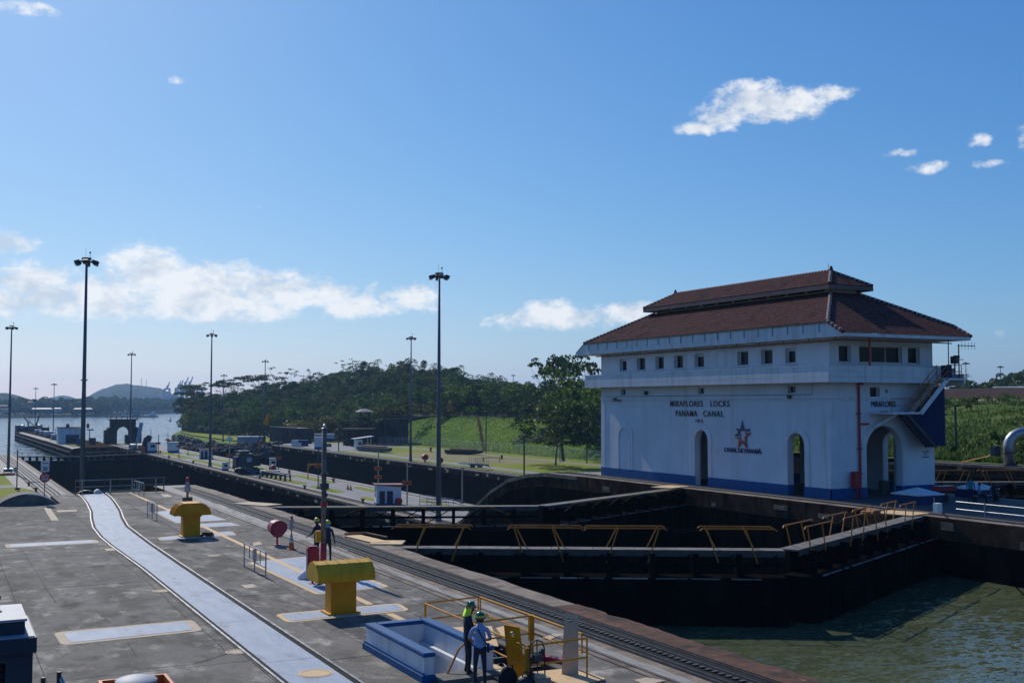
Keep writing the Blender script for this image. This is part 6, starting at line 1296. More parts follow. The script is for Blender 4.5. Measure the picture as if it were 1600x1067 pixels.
    def loc_build(nm, mt, fn, **k):
        m = MB(); fn(m); me = bpy.data.meshes.new(nm); me.from_pydata(m.v, [], m.f); me.materials.append(M[mt]); me.polygons.foreach_set('use_smooth', [True] * len(me.polygons)); o = bpy.data.objects.new(nm, me); COL.objects.link(o); o.parent = t; return o
    loc_build('face', 'skin', face_)
    loc_build('hair', 'black', lambda m: m.lathe([(0.0, 0.115), (0.07, 0.10), (0.098, 0.04), (0.10, -0.03), (0.088, -0.07)], (hx, hy - 0.012, hz), 12))
    if helmet:
        loc_build('helmet', helmet, lambda m: (m.lathe([(0.0, 0.165), (0.05, 0.158), (0.10, 0.115), (0.122, 0.05), (0.125, 0.025), (0.16, 0.012), (0.158, 0.004), (0.12, 0.006)], (hx, hy, hz + 0.015), 16), m.box(hx - 0.012, hx + 0.012, hy - 0.10, hy + 0.10, hz + 0.12, hz + 0.175)))
    def L3(nm, mt, fn): return loc_build(nm, mt, fn)
    if extra: extra(L3, hx, hy, hz)
    return t
def flapx(L3, hx, hy, hz):
    L3('sun_flap', 'hiviz', lambda m: m.add([(hx - 0.13, hy + 0.02, hz + 0.06), (hx + 0.13, hy + 0.02, hz + 0.06), (hx + 0.13, hy - 0.10, hz + 0.04), (hx - 0.13, hy - 0.10, hz + 0.04), (hx - 0.12, hy - 0.19, hz - 0.19), (hx + 0.12, hy - 0.19, hz - 0.19), (hx + 0.12, hy - 0.05, hz - 0.16), (hx - 0.12, hy - 0.05, hz - 0.16)], [(3, 2, 5, 4), (0, 3, 4, 7), (2, 1, 6, 5)]))
    L3('helmet_band', 'hivizred', lambda m: m.lathe([(0.135, 0.0), (0.132, 0.045)], (hx, hy, hz + 0.03), 16))
def bandx(L3, hx, hy, hz):
    L3('helmet_band', 'hiviz', lambda m: m.lathe([(0.136, 0.0), (0.133, 0.03)], (hx, hy, hz + 0.055), 16)); L3('helmet_band', 'hivizred', lambda m: m.lathe([(0.146, 0.0), (0.136, 0.045)], (hx, hy, hz + 0.01), 16))
    L3('shoulder_strap', 'black', lambda m: m.tube([(-0.10, -0.02, 1.49), (-0.03, -0.145, 1.38), (0.08, -0.155, 1.20), (0.19, -0.10, 1.02), (0.22, 0, 0.98)], 0.018, 5)); L3('radio', 'black', lambda m: m.box(0.17, 0.23, -0.10, -0.03, 0.86, 1.08))
def scarfx(L3, hx, hy, hz): L3('neck_scarf', 'turq', lambda m: m.lathe([(0.095, 0.03), (0.10, -0.05), (0.115, -0.13), (0.05, -0.15)], (hx * .6, hy * .6 - 0.01, hz - 0.01), 12))
pw = (12.30, 26.35)
person('worker in dark overalls and a green helmet with a bright yellow neck flap, head bent', (12.2, 26.35, 0.1), R(-100), 'denim', 'trouser', 'helmetgreen', arms={-1: ((-0.25, 0.10, 1.17), (-0.12, 0.30, 1.10)), 1: ((0.25, 0.10, 1.17), (0.10, 0.32, 1.12))}, extra=flapx, head=(0.0, 0.085), s=1.0)
person('worker in pale blue short sleeved shirt with diagonal strap and green helmet, back turned', (12.05, 25.3, 0.02), R(-22), 'shirt', 'denim', 'helmetgreen', sleeve='short', arms={-1: ((-0.26, 0.05, 1.15), (-0.15, 0.28, 1.06)), 1: ((0.27, 0.08, 1.15), (0.13, 0.28, 1.08))}, extra=bandx, s=1.0)
person('worker in dark clothes with a yellow helmet and turquoise scarf, walking by the slim pole', (15.45, 48.1, 0.012), R(-28), 'denim', 'trouser', 'helmetyellow', arms={-1: ((-0.25, 0.02, 1.15), (-0.27, 0.03, 0.90)), 1: ((0.27, -0.02, 1.14), (0.30, 0.04, 0.90))}, extra=scarfx, stance=0.13)
person('worker half hidden behind the slim pole, yellow helmet and dark clothes', (15.35, 49.3, 0.012), R(35), 'denim', 'denim', 'helmetyellow', arms={-1: ((-0.27, 0.06, 1.16), (-0.25, 0.30, 1.02)), 1: ((0.26, 0.04, 1.15), (0.24, 0.22, 0.98))}, stance=0.10)
person('person in a teal shirt standing with back turned among the group at the right', (64.5, 55.6, 0.012), R(-55), 'tealshirt', 'denim', None, sleeve='short', s=1.03)
person('person in a royal blue shirt seated beside the teal shirted person', (65.7, 55.9, 0.012), R(-150), 'shirt', 'trouser', None, 'sit', sleeve='short', arms={-1: ((-0.27, 0.12, 1.15), (-0.16, 0.34, 1.10)), 1: ((0.27, 0.12, 1.15), (0.16, 0.34, 1.08))})
person('person seated at the right end of the group, dark vest over pale sleeves', (67.2, 55.9, 0.012), R(140), 'trouser', 'trouser', None, 'sit', sleeve='short', arms={-1: ((-0.29, 0.10, 1.15), (-0.22, 0.32, 1.0)), 1: ((0.29, 0.10, 1.15), (0.20, 0.32, 1.02))})
bn = thing('work_bench', 'low dark bench under the seated people at the right', 'bench', (66.5, 56.0, 0))
part('seat', 'steel', bn, lambda m: m.box(65.2, 67.7, 55.7, 56.2, 0.40, 0.46)); 
for x in (65.3, 67.5): part('leg', 'steel', bn, lambda m: m.box(x, x + 0.08, 55.75, 56.15, 0.01, 0.40))
cart = thing('red_cart', 'small red two wheeled cart left of the teal shirted person', 'cart', (64.2, 57.5, 0))
part('tray', 'maroon', cart, lambda m: m.box(63.3, 65.0, 57.2, 58.0, 0.75, 1.10)); 
for y in (57.15, 58.0): part('wheel', 'black', cart, lambda m: m.extrude([(0.28 * math.cos(k * math.pi / 7), 0.30 + 0.28 * math.sin(k * math.pi / 7)) for k in range(14)], y, y + 0.06, lambda q, u, v: (63.8 + u, q, v)))
part('handle', 'steel', cart, lambda m: m.tube([(65.0, 57.6, 0.9), (65.5, 57.6, 1.1)], 0.03, 5))
rc = thing('rescue_box', 'pale cabinet on an orange post at the far right edge of the yard', 'cabinet', (67.9, 53.5, 0))
part('box', 'white', rc, lambda m: m.box(67.75, 68.2, 53.3, 53.7, 1.25, 1.75)); part('post', 'orange', rc, lambda m: m.box(67.92, 68.02, 53.45, 53.55, 0, 1.25))
bin_ = thing('dark_drum', 'dark waste drum just inside the big side arch', 'drum', (64.3, 63.6, 0))
part('drum', 'steel', bin_, lambda m: m.lathe([(0, 1.0), (0.32, 1.0), (0.34, 0.9), (0.32, 0)], (64.25, 63.5, 0.02), 12)); part('lid', 'black', bin_, lambda m: m.lathe([(0, 1.1), (0.3, 1.05), (0.35, 1.0)], (64.25, 63.5, 0.03), 12))
tw = thing('gantry_stand', 'dark open frame with bars standing behind the control house, seen through the side arch', 'stand', (67.5, 75.6, 0))
TW = (70.0, 75.4)
part('hood', 'steel', tw, lambda m: m.box(68.9, 70.9, 75.1, 75.9, 3.0, 3.6)); [part('post', 'steel', tw, lambda m: m.box(x, x + 0.1, 75.3, 75.4, 0, 3.0)) for x in (68.95, 69.9, 70.8)]; part('bar', 'steel', tw, lambda m: [m.box(68.95, 70.85, 75.32, 75.38, z, z + 0.07) for z in (1.0, 2.0)])

# ================================================================== THINGS ON THE LOWER CENTRE WALL
def hut(label, c, w_, d, h, rz=0.0, roof='redroof', parts_=True):
    t = thing('hut', label, 'hut', (c[0], c[1], ZL)); m4 = Matrix.Translation((c[0], c[1], ZL)) @ Matrix.Rotation(rz, 4, 'Z')
    def bx(m, x0, x1, y0, y1, z0, z1, dz=0):
        vs = [m4 @ Vector(p) for p in [(x0, y0, z0), (x1, y0, z0), (x1, y1, z0), (x0, y1, z0), (x0, y0, z1), (x1, y0, z1 - dz), (x1, y1, z1 - dz), (x0, y1, z1)]]
        m.add(vs, [(0, 3, 2, 1), (4, 5, 6, 7), (0, 1, 5, 4), (1, 2, 6, 5), (2, 3, 7, 6), (3, 0, 4, 7)])
    part('wall', 'whitewall', t, lambda m: bx(m, -w_ / 2, w_ / 2, -d / 2, d / 2, 0.0, h, 0.35))
    part('base_band', 'blue', t, lambda m: bx(m, -w_ / 2 - 0.02, w_ / 2 + 0.02, -d / 2 - 0.02, d / 2 + 0.02, 0.0, 0.35))
    part('roof', roof, t, lambda m: bx(m, -w_ / 2 - 0.25, w_ / 2 + 0.3, -d / 2 - 0.25, d / 2 + 0.25, h + 0.002, h + 0.10, 0.40))
    if parts_:
        part('door', 'steel', t, lambda m: bx(m, -w_ * 0.38, -w_ * 0.16, -d / 2 - 0.05, -d / 2, 0.05, 2.1)); part('door', 'machine', t, lambda m: bx(m, -w_ * 0.08, w_ * 0.16, -d / 2 - 0.05, -d / 2, 0.05, 2.1))
        wn_ = part('window', 'glass', t, lambda m: bx(m, -w_ / 2 - 0.03, -w_ / 2, -d * 0.3, d * 0.3, 1.2, 2.4)); part('bar', 'frame', wn_, lambda m: (bx(m, -w_ / 2 - 0.05, -w_ / 2 - 0.031, -0.03, 0.03, 1.2, 2.4), bx(m, -w_ / 2 - 0.05, -w_ / 2 - 0.031, -d * 0.3, d * 0.3, 1.8, 1.86)))
    return t
hut('white hut with maroon roof and blue base left of the big mast', (58.7, 154.6), 3.6, 3.0, 3.0, R(-14))
hut('small white hut with a red roof on the centre wall beside the mast, farther left', (63.6, 303), 3.2, 2.6, 2.6, R(-14))
def kiosk(label, c, w_, h, base='blue', rz=-0.3):
    t = thing('kiosk', label, 'kiosk', (c[0], c[1], ZL))
    part('body', 'white', t, lambda m: m.rbox((c[0], c[1], ZL + h * 0.6), (w_, w_ * 0.8, h * 0.8), rz)); part('base', base, t, lambda m: m.rbox((c[0], c[1], ZL + h * 0.1), (w_ * 1.03, w_ * 0.83, h * 0.2), rz))
    part('lid', 'machinetop', t, lambda m: m.rbox((c[0], c[1], ZL + h * 1.03), (w_ * 1.08, w_ * 0.88, h * 0.06), rz)); part('window', 'glass', t, lambda m: m.rbox((c[0] - 0.02, c[1] - w_ * 0.405, ZL + h * 0.66), (w_ * 0.5, 0.06, h * 0.25), rz)); return t
kiosk('white and blue towing locomotive cab just right of the arch tower', (57.30, 348.10), 2.6, 3.0)
kiosk('white and blue towing locomotive cab farther right, nearer the west sea gate', (62.92, 345.23), 2.9, 3.0)
kiosk('short white and blue equipment cabin beside the crawler crane\'s right', (66.97, 248.58), 1.5, 2.4, 'machine')
kiosk('white and blue round-topped cabin on the far wall, right of the slatted block', (109.49, 350.17), 3.2, 3.6)
kiosk('low grey cabinet left of the crawler crane', (56.45, 248.61), 1.3, 1.7, 'machine')
elb = thing('ventilation_cowl', 'big grey cowl with a dark mouth and an orange base beside the arch tower', 'cowl', (*(55.43, 349.06), ZL))
ex, ey = (55.43, 349.06)
part('duct', 'machine', elb, lambda m: m.tube([(ex, ey, ZL), (ex, ey, ZL + 2.6), (ex + 0.3, ey - 0.4, ZL + 3.9), (ex + 0.9, ey - 0.8, ZL + 4.4)], [1.1, 1.0, 1.0, 1.05], 12), smooth=True); part('mouth', 'black', elb, lambda m: m.tube([(ex + 0.92, ey - 0.82, ZL + 4.41), (ex + 0.95, ey - 0.86, ZL + 4.43)], 0.9, 12)); part('base', 'signorange', elb, lambda m: m.box(ex - 1.4, ex - 0.2, ey - 1.2, ey - 0.9, ZL, ZL + 1.9)); part('chute', 'machinetop', elb, lambda m: m.bar((ex - 2.2, ey + 1, ZL + 3), (ex - 0.8, ey + 3, ZL + 8.8), 1.0, 0.6))
dm = thing('winch_machine', 'low clutter of pale winch machinery between the mast and the grey cowl', 'winch', (*(55.17, 364.35), ZL)); wx, wy = (55.17, 364.35)
part('frame', 'steel', dm, lambda m: m.rbox((wx, wy, ZL + 0.4), (4.2, 2.2, 0.7), -0.3)); part('drum', 'galv', dm, lambda m: (m.tube([(wx - 1.2, wy - 0.6, ZL + 1.2), (wx - 0.2, wy + 0.4, ZL + 1.2)], 0.7, 10), m.tube([(wx + 0.8, wy - 0.6, ZL + 1.1), (wx + 1.6, wy + 0.4, ZL + 1.1)], 0.6, 10))); part('cover', 'machinetop', dm, lambda m: m.rbox((wx, wy, ZL + 2.0), (3.8, 1.8, 0.12), -0.3, 0.15))
# arch tower
at = thing('arch_tower', 'dark old concrete tower with an open pointed arch ending the centre wall', 'tower', (60.2, 430, ZL))
def arf(m):
    c = 60.2; out_ = [(c - 5.4, 0), (c - 2.2, 0), (c - 2.2, 4.6), (c - 1.6, 5.6), (c, 6.3), (c + 1.6, 5.6), (c + 2.2, 4.6), (c + 2.2, 0), (c + 5.4, 0), (c + 5.4, 5.6), (c + 4.3, 6.2), (c + 4.3, 8.6), (c - 4.3, 8.6), (c - 4.3, 6.2), (c - 5.4, 5.6)]
    wall_panel(m, out_, [], 4.5, lambda u, v, q: (u, 428 + q, ZL + v))
part('body', 'oldconc', at, arf); part('parapet_slab', 'oldconc', at, lambda m: m.box(55.4, 65.0, 427.6, 432.9, ZL + 8.6, ZL + 8.95))
part('parapet_rail', 'oldconc', at, lambda m: ([m.box(x, x + 0.25, 427.8, 428.0, ZL + 8.95, ZL + 10.0) for x in (55.6, 57.5, 59.4, 61.3, 63.2, 64.7)], m.box(55.6, 64.9, 427.82, 427.98, ZL + 9.8, ZL + 9.95))); part('side_step', 'oldconc', at, lambda m: m.box(65.6, 66.6, 428.2, 432, ZL, ZL + 3.8)); part('side_step', 'oldconc', at, lambda m: m.box(53.8, 54.8, 428.2, 432, ZL, ZL + 5.0))
part('inner_booth', 'machine', at, lambda m: m.box(61.0, 62.35, 429, 431, ZL + 0.02, ZL + 3.2)); part('speaker', 'black', at, lambda m: (m.tube([(66.2, 430, ZL + 3.8), (66.2, 430, ZL + 6.0)], 0.08, 6), m.lathe([(0, 0.9), (0.35, 0.8), (0.4, 0.1), (0, 0)], (66.2, 430, ZL + 6.0), 9)))
# pier buildings and machinery
ps = thing('pier_shed', 'white boxy shed with a dark blue doorway on the approach pier', 'shed', (42, 438, ZL))
part('wall', 'white', ps, lambda m: wall_panel(m, [(38.9, 0), (46.6, 0), (46.6, 5.6), (38.9, 5.8)], [opn(41.4, 46.0, 0.1, 3.3)], 7.0, lambda u, v, q: (u, 436 + q, ZL + 0.03 + v))); part('door', 'blue', ps, lambda m: m.box(41.4, 46.0, 436.8, 436.9, ZL + 1.9, ZL + 3.3)); part('dark_bay', 'black', ps, lambda m: m.box(41.4, 46.0, 437.5, 437.6, ZL + 0.1, ZL + 1.9)); part('roof', 'oldconc', ps, lambda m: m.box(38.7, 46.8, 435.8, 443.2, ZL + 5.84, ZL + 6.05)); part('roof_vent', 'red', ps, lambda m: m.box(41.6, 42.8, 438, 439, ZL + 6.05, ZL + 7.2))
pp = thing('pier_machinery', 'grey cluster of mooring machinery with two raised lattice arms at the pier tip', 'machinery', (*(43.66, 641.72), ZL)); qx, qy = (42.88, 634.67)
rn = random.Random(8)
part('housing', 'machine', pp, lambda m: [m.rbox((qx + dx_, qy - dx_ * 0.5 + rn.uniform(-3, 3), ZL + h / 2), (w_, 4, h), 0.2) for dx_, w_, h in ((-5, 3.5, 3.2), (-2, 3, 2.6), (1.5, 3.4, 3.0), (4.2, 2.2, 3.6), (7, 2.5, 2.2))]); part('arm', 'steel', pp, lambda m: (m.bar((qx - 0.5, qy, ZL + 4), (qx - 3.6, qy, ZL + 8.2), 0.5, 0.5), m.bar((qx + 2.5, qy, ZL + 2.5), (qx + 4.6, qy, ZL + 9.0), 0.7, 0.7), m.bar((qx + 2.2, qy, ZL + 2.5), (qx - 0.8, qy, ZL + 5.6), 0.4), m.tube([(qx - 1, qy, ZL), (qx - 1, qy, ZL + 5)], 0.35, 6)))
part('arm_tip', 'yellow', pp, lambda m: m.rbox((qx + 4.7, qy, ZL + 9.0), (0.9, 0.9, 1.4))); part('tank', 'galv', pp, lambda m: [m.lathe([(0, 1.5), (1.0, 1.3), (1.1, 0), (0, 0)], (qx + dx_, qy - 6, ZL + 2.2), 9) for dx_ in (-4, 4)])
for i, (a, b, s) in enumerate(((59, 678, 1.0), (66, 680.5, 0.9), (76, 684, 1.2), (87, 687.5, 1.1))):
    c = (43.32, 556.54) if False else None
for i, (q, s, lb) in enumerate((((43.08, 586.76), 1.0, 'seaward-most small round tank on the approach pier'), ((43.05, 556.68), 1.0, 'second small round tank along the approach pier'), ((42.88, 524.37), 1.25, 'largest round tank on the approach pier, left of the white shed'), ((42.22, 486.77), 1.1, 'round tank on the approach pier right against the white shed'))):
    t = thing('round_tank', lb, 'tank', (*q, ZL)); part('shell', 'machinetop', t, lambda m: m.tube([(q[0] - 1.4 * s, q[1], ZL + 1.1 * s), (q[0] + 1.4 * s, q[1], ZL + 1.1 * s)], [1.0 * s, 1.0 * s], 10)); part('saddle', 'steel', t, lambda m: m.box(q[0] - 1.2 * s, q[0] + 1.2 * s, q[1] - 0.5, q[1] + 0.5, ZL, ZL + 0.5)); part('valve_post', 'rust', t, lambda m: m.tube([(q[0], q[1], ZL + 2 * s), (q[0], q[1], ZL + 4.2 * s)], 0.12, 5))
cp = thing('clear_post', 'pale pole with a red lamp head right of the tallest mast on the pier root', 'signal post', (*(48.62, 428.42), ZL)); zx, zy = (48.62, 428.42)
part('pole', 'creampale', cp, lambda m: m.tube([(zx, zy, ZL), (zx, zy, ZL + 5.2)], 0.16, 6)); part('head', 'red', cp, lambda m: (m.rbox((zx - 0.6, zy, ZL + 6.6), (0.9, 0.5, 1.6)), m.rbox((zx + 1.0, zy, ZL + 5.2), (0.9, 0.5, 0.5)))); part('lamp', 'white', cp, lambda m: m.rbox((zx - 0.2, zy - 0.1, ZL + 5.2), (1.4, 0.5, 0.5)))
for lb, q, sz, mt in (('dark crate at the foot of the pier root', (49.54, 427.95), (2.2, 2, 2.2), 'oldconc'), ('blue and grey container next to the white pier shed', (45.86, 429.83), (2.4, 2.2, 2.0), 'blue')):
    t = thing('crate', lb, 'crate', (*q, ZL)); part('body', mt, t, lambda m: m.rbox((q[0], q[1], ZL + sz[2] / 2), sz)); part('lid', 'rust', t, lambda m: m.rbox((q[0], q[1], ZL + sz[2] + 0.06), (sz[0] * 1.05, sz[1] * 1.05, 0.1)))
# pole signs
def psign(label, x, yb, h, signs, head=None, z=ZL, mt='creampale'):
    px, py = x; t = thing('marker_pole', label, 'marker pole', (px, py, z), group='marker poles with small orange signs')
    part('pole', mt, t, lambda m: m.tube([(px, py, z), (px, py, z + h)], 0.10, 6))
    part('foot', 'steel', t, lambda m: m.box(px - 0.25, px + 0.25, py - 0.25, py + 0.25, z, z + 0.25))
    for s in signs:
        sgn = part('sign_plate', 'signorange', t, lambda m: m.rbox((px - 0.1, py - 0.14, z + s), (1.25, 0.05, 0.62), -0.45))
        part('sign_mark', 'letter', sgn, lambda m: (m.rbox((px - 0.40, py - 0.06, z + s), (0.10, 0.02, 0.32), -0.45), m.rbox((px - 0.1, py - 0.19, z + s), (0.22, 0.02, 0.32), -0.45), m.rbox((px + 0.2, py - 0.34, z + s), (0.2, 0.02, 0.32), -0.45)))
    if head: part('lamp_head', head, t, lambda m: m.lathe([(0, 0.4), (0.22, 0.35), (0.25, 0.05), (0.1, 0)], (px, py, z + h), 8))
    return t
psign('marker pole behind the maroon-roofed hut, carrying two orange signs', (68.31, 184.54), 0, 6.4, (3.5, 2.0))
psign('marker pole with one orange sign close right of the big mast', (58.9, 147.5), 0, 6.3, (3.6,))
psign('marker pole standing among the white frames right of the big mast', (69.38, 151.87), 0, 5.0, (), 'creampale')
psign('marker pole with one orange sign left of the slim grey lamp pole', (59.02, 189.29), 0, 6.8, (3.9,), mt='steel')
psign('marker pole with one orange sign right of the crawler crane', (64.58, 235.08), 0, 6.0, (3.2,), mt='steel')
psign('tall marker pole with a white board and red lamp, left of the crawler crane', (59.44, 257.98), 0, 7.4, (2.9,), 'red')
psign('marker pole with one orange sign right of the small red-roofed hut', (64.30, 297.72), 0, 5.2, (3.6,), mt='steel')
psign('marker pole with one orange sign between the locomotive cab and the hut', (63.74, 327.65), 0, 5.5, (3.0,), mt='steel')
psign('marker pole with one orange sign left of the small red-roofed hut', (58.04, 310.51), 0, 5.4, (3.2,), mt='steel')
psign('marker pole with one orange sign beside the farther locomotive cab', (63.85, 359.91), 0, 5.4, (3.4,), mt='steel')
psign('marker pole with one orange sign just right of the nearer locomotive cab', (57.81, 340.69), 0, 5.6, (3.0,), mt='steel')
psign('marker pole with one orange sign behind the grey cowl', (70.44, 431.74), 0, 4.9, (2.2,), mt='steel')
wb_ = (59.44, 257.98); o = [x for x in COL.objects if x.get('label', '').startswith('tall marker pole with')][0]
part('board', 'white', o, lambda m: m.rbox((wb_[0], wb_[1] - 0.15, ZL + 6.6), (1.3, 0.08, 0.8), -0.45))
# yellow gantry, beam rack, frames, reels
gy_ = thing('yellow_gantry', 'small yellow beam on a post beside the marker pole near the slim grey pole', 'gantry', (*(64.13, 212.28), ZL)); gx1, gy1 = (64.13, 212.28)
part('beam', 'yellow', gy_, lambda m: m.bar((gx1, gy1, ZL + 2.9), (gx1 + 2.4, gy1 - 1.2, ZL + 2.9), 0.22, 0.3)); part('post', 'yellow', gy_, lambda m: m.bar((gx1, gy1, ZL), (gx1, gy1, ZL + 2.9), 0.15)); part('brace', 'yellow', gy_, lambda m: m.bar((gx1, gy1, ZL + 2.1), (gx1 + 0.7, gy1 - 0.35, ZL + 2.85), 0.1))
bk = thing('beam_rack', 'long dark steel rack on many short legs on the centre wall grass', 'rack', (*(58.43, 217.26), ZL)); r0 = Vector((*(58.22, 223.76), ZL)); r1 = Vector((*(58.69, 209.09), ZL))
part('top_beam', 'steel', bk, lambda m: (m.bar(r0 + Vector((0, 0, 1.2)), r1 + Vector((0, 0, 1.2)), 0.5, 0.2), m.bar(r0 + Vector((1.2, .6, 1.2)), r1 + Vector((1.2, .6, 1.2)), 0.3, 0.2)))
for k_ in range(6):
    p = r0.lerp(r1, k_ / 5); part('leg', 'steel', bk, lambda m: (m.bar(p, p + Vector((0, 0, 1.2)), 0.28), m.bar(p + Vector((1.2, .6, 0)), p + Vector((1.2, .6, 1.2)), 0.25), m.bar(p + Vector((0, 0, .9)), p + Vector((1.2, .6, .9)), 0.2)))
wf = thing('pipe_rack', 'stacked white pipe frames beside the foot of the curved concrete ramp', 'frames', (62, 146, ZL))
for k_ in range(5):
    a = Vector((60.4 + k_ * 0.75, 146.5 - k_ * 0.8, ZL)); part('frame', 'galv', wf, lambda m: (m.tube([a, a + Vector((0, 0, 1.9 - k_ * 0.12)), a + Vector((1.6, -0.6, 1.8 - k_ * 0.12)), a + Vector((1.6, -0.6, 0))], 0.05, 5), [m.tube([a + Vector((0, 0, z)), a + Vector((1.6, -0.6, z))], 0.04, 5) for z in (0.5, 1.0, 1.4)]))
def reel(label, q, s=1.0, z=ZL):
    t = thing('hose_reel', label, 'hose reel', (q[0], q[1], z), group='red hose reels'); part('drum', 'red', t, lambda m: m.extrude([(0.5 * s * math.cos(k * math.pi / 6), 0.85 * s + 0.5 * s * math.sin(k * math.pi / 6)) for k in range(12)], -0.35 * s, 0.35 * s, lambda q_, u, v: (q[0] + u, q[1] + q_, z + v))); part('stand', 'steel', t, lambda m: m.box(q[0] - 0.15, q[0] + 0.15, q[1] - 0.1, q[1] + 0.1, z, z + 0.45 * s))
reel('red hose reel in front of the maroon-roofed hut', (59.0, 151.0), 0.95)
reel('red hose reel left of the crawler crane', (57.78, 245.33), 1.1)
reel('red hose reel right of the pale cabin by the crawler crane', (64.55, 239.32), 1.1)
reel('red hose reel on the far lawn, right of the slim lawn mast', (108.84, 260.69), 1.5)
reel('red hose reel behind the big mast on the far wall', (107.63, 248.23), 1.3)
reel('red hose reel left of the slatted block on the far wall', (100.45, 388.31), 1.3)
def bollard(label, q, mt='rustbright', z=ZL, s=1.0):
    t = thing('bollard', label, 'bollard', (q[0], q[1], z), group='low rusty bollards'); part('post', mt, t, lambda m: m.lathe([(0, 0.75 * s), (0.34 * s, 0.72 * s), (0.36 * s, 0.55 * s), (0.2 * s, 0.5 * s), (0.22 * s, 0)], (q[0], q[1], z), 9)); part('base', 'steel', t, lambda m: m.box(q[0] - 0.4 * s, q[0] + 0.4 * s, q[1] - 0.4 * s, q[1] + 0.4 * s, z, z + 0.06))
for q, lb in (((56.53, 188.94), 'low rusty bollard on the centre wall grass below the gantry'), ((66.34, 203.25), 'low rusty bollard by the pale strip, right of the slim grey pole'), ((66.15, 232.34), 'low rusty bollard on the grass behind the beam rack'), ((56.31, 218.34), 'low rusty bollard left of the beam rack'), ((61.80, 233.36), 'low rusty bollard behind the beam rack\'s left end'), ((56.30, 158.56), 'low rusty bollard left of the maroon-roofed hut'), ((56.00, 281.04), 'low rusty bollard on the grass left of the small hut'), ((55.34, 309.93), 'low rusty bollard nearest the locomotive cabs'), ((58.68, 342.60), 'low rusty bollard at the foot of a marker pole by the cabs')): bollard(lb, q)
for q, lb in (((62.92, 184.87), 'left one of two small red cones on the centre wall road'), ((62.89, 183.29), 'right one of two small red cones on the centre wall road')):
    t = thing('small_cone', lb, 'cone', (*q, ZL)); part('cone', 'signorange', t, lambda m: m.lathe([(0.03, 0.95), (0.22, 0.05)], (q[0], q[1], ZL), 8)); part('base', 'black', t, lambda m: m.box(q[0] - 0.3, q[0] + 0.3, q[1] - 0.3, q[1] + 0.3, ZL, ZL + 0.06))
# crawler crane
kx, ky = 58.6, 236.0; kc = thing('crawler_crane', 'black crawler crane with a lattice boom and yellow boom tip on the centre wall', 'crane', (kx, ky, ZL))
K = lambda a, o_, z: Vector((kx + a, ky + o_, ZL + z))
for s_ in (-1.9, 1.9):
    tk = part('crawler_track', 'black', kc, lambda m: m.extrude([(-2.6, 0.2), (-2.3, 0.0), (2.3, 0.0), (2.6, 0.2), (2.6, 0.85), (2.3, 1.05), (-2.3, 1.05), (-2.6, 0.85)], s_ - 0.4, s_ + 0.4, lambda q, u, v: K(u, q, v)))
    for k_ in range(5): part('track_wheel', 'steel', tk, lambda m: m.extrude([(0.32 * math.cos(a), 0.5 + 0.32 * math.sin(a)) for a in [j * math.pi / 5 for j in range(10)]], s_ - 0.43, s_ - 0.41, lambda q, u, v: K(-1.9 + k_ * 0.95 + u, q, v)))
part('carbody', 'steel', kc, lambda m: m.box(kx - 1.4, kx + 1.4, ky - 1.5, ky + 1.5, ZL + 0.7, ZL + 1.4))
part('machine_house', 'steel', kc, lambda m: (m.box(kx - 2.6, kx + 0.6, ky - 1.4, ky + 1.4, ZL + 1.4, ZL + 4.2), m.box(kx - 2.2, kx - 0.4, ky - 1.2, ky + 1.2, ZL + 4.2, ZL + 4.75)))
part('roof_plate', 'machinetop', kc, lambda m: m.box(kx - 2.3, kx - 0.3, ky - 1.3, ky + 1.3, ZL + 4.755, ZL + 4.85)); part('cab', 'black', kc, lambda m: m.box(kx + 0.65, kx + 2.0, ky - 1.5, ky - 0.2, ZL + 1.6, ZL + 3.9)); part('cab_window', 'lens', kc, lambda m: m.box(kx - 0.9, kx + 0.1, ky - 1.46, ky - 1.41, ZL + 2.5, ZL + 3.4)); part('counterweight', 'machine', kc, lambda m: m.box(kx - 3.2, kx - 2.62, ky - 1.4, ky + 1.4, ZL + 1.6, ZL + 3.6))
def lattice(m, a, b, w0, w1, n, r):
    a = Vector(a); b = Vector(b); d = (b - a).normalized(); u = d.cross(Vector((0, 1, 0))).normalized(); v = d.cross(u)
    c = lambda t, i: a.lerp(b, t) + (u * (1 if i in (0, 1) else -1) + v * (1 if i in (1, 2) else -1)) * (w0 + (w1 - w0) * t) / 2
    for i in range(4):
        m.bar(c(0, i), c(1, i), r)
        for k_ in range(n): m.bar(c(k_ / n, i), c((k_ + 1) / n, (i + 1) % 4), r * 0.6); m.bar(c(k_ / n, i), c(k_ / n, (i + 1) % 4), r * 0.6)
part('boom', 'black', kc, lambda m: lattice(m, K(0.6, 0, 1.8), K(3.4, 0.0, 10.2), 0.9, 0.7, 9, 0.10)); part('boom_tip', 'yellow', kc, lambda m: (lattice(m, K(3.4, 0, 10.2), K(3.9, 0, 11.8), 0.7, 0.5, 3, 0.12), m.rbox(K(4.05, 0, 12.0), (1.0, 0.5, 0.55), 0, 0.0)))
part('pendant_cable', 'black', kc, lambda m: (m.tube([K(-2.0, 0, 4.7), K(-0.6, 0, 6.6), K(3.9, 0, 11.9)], 0.035, 4), m.tube([K(4.3, 0, 11.8), K(4.3, 0, 4.0)], 0.025, 4))); part('gantry_frame', 'steel', kc, lambda m: (m.bar(K(-2.2, -1, 4.2), K(-0.6, 0, 6.6), 0.14), m.bar(K(-2.2, 1, 4.2), K(-0.6, 0, 6.6), 0.14), m.bar(K(0.3, 0, 4.2), K(-0.6, 0, 6.6), 0.12)))
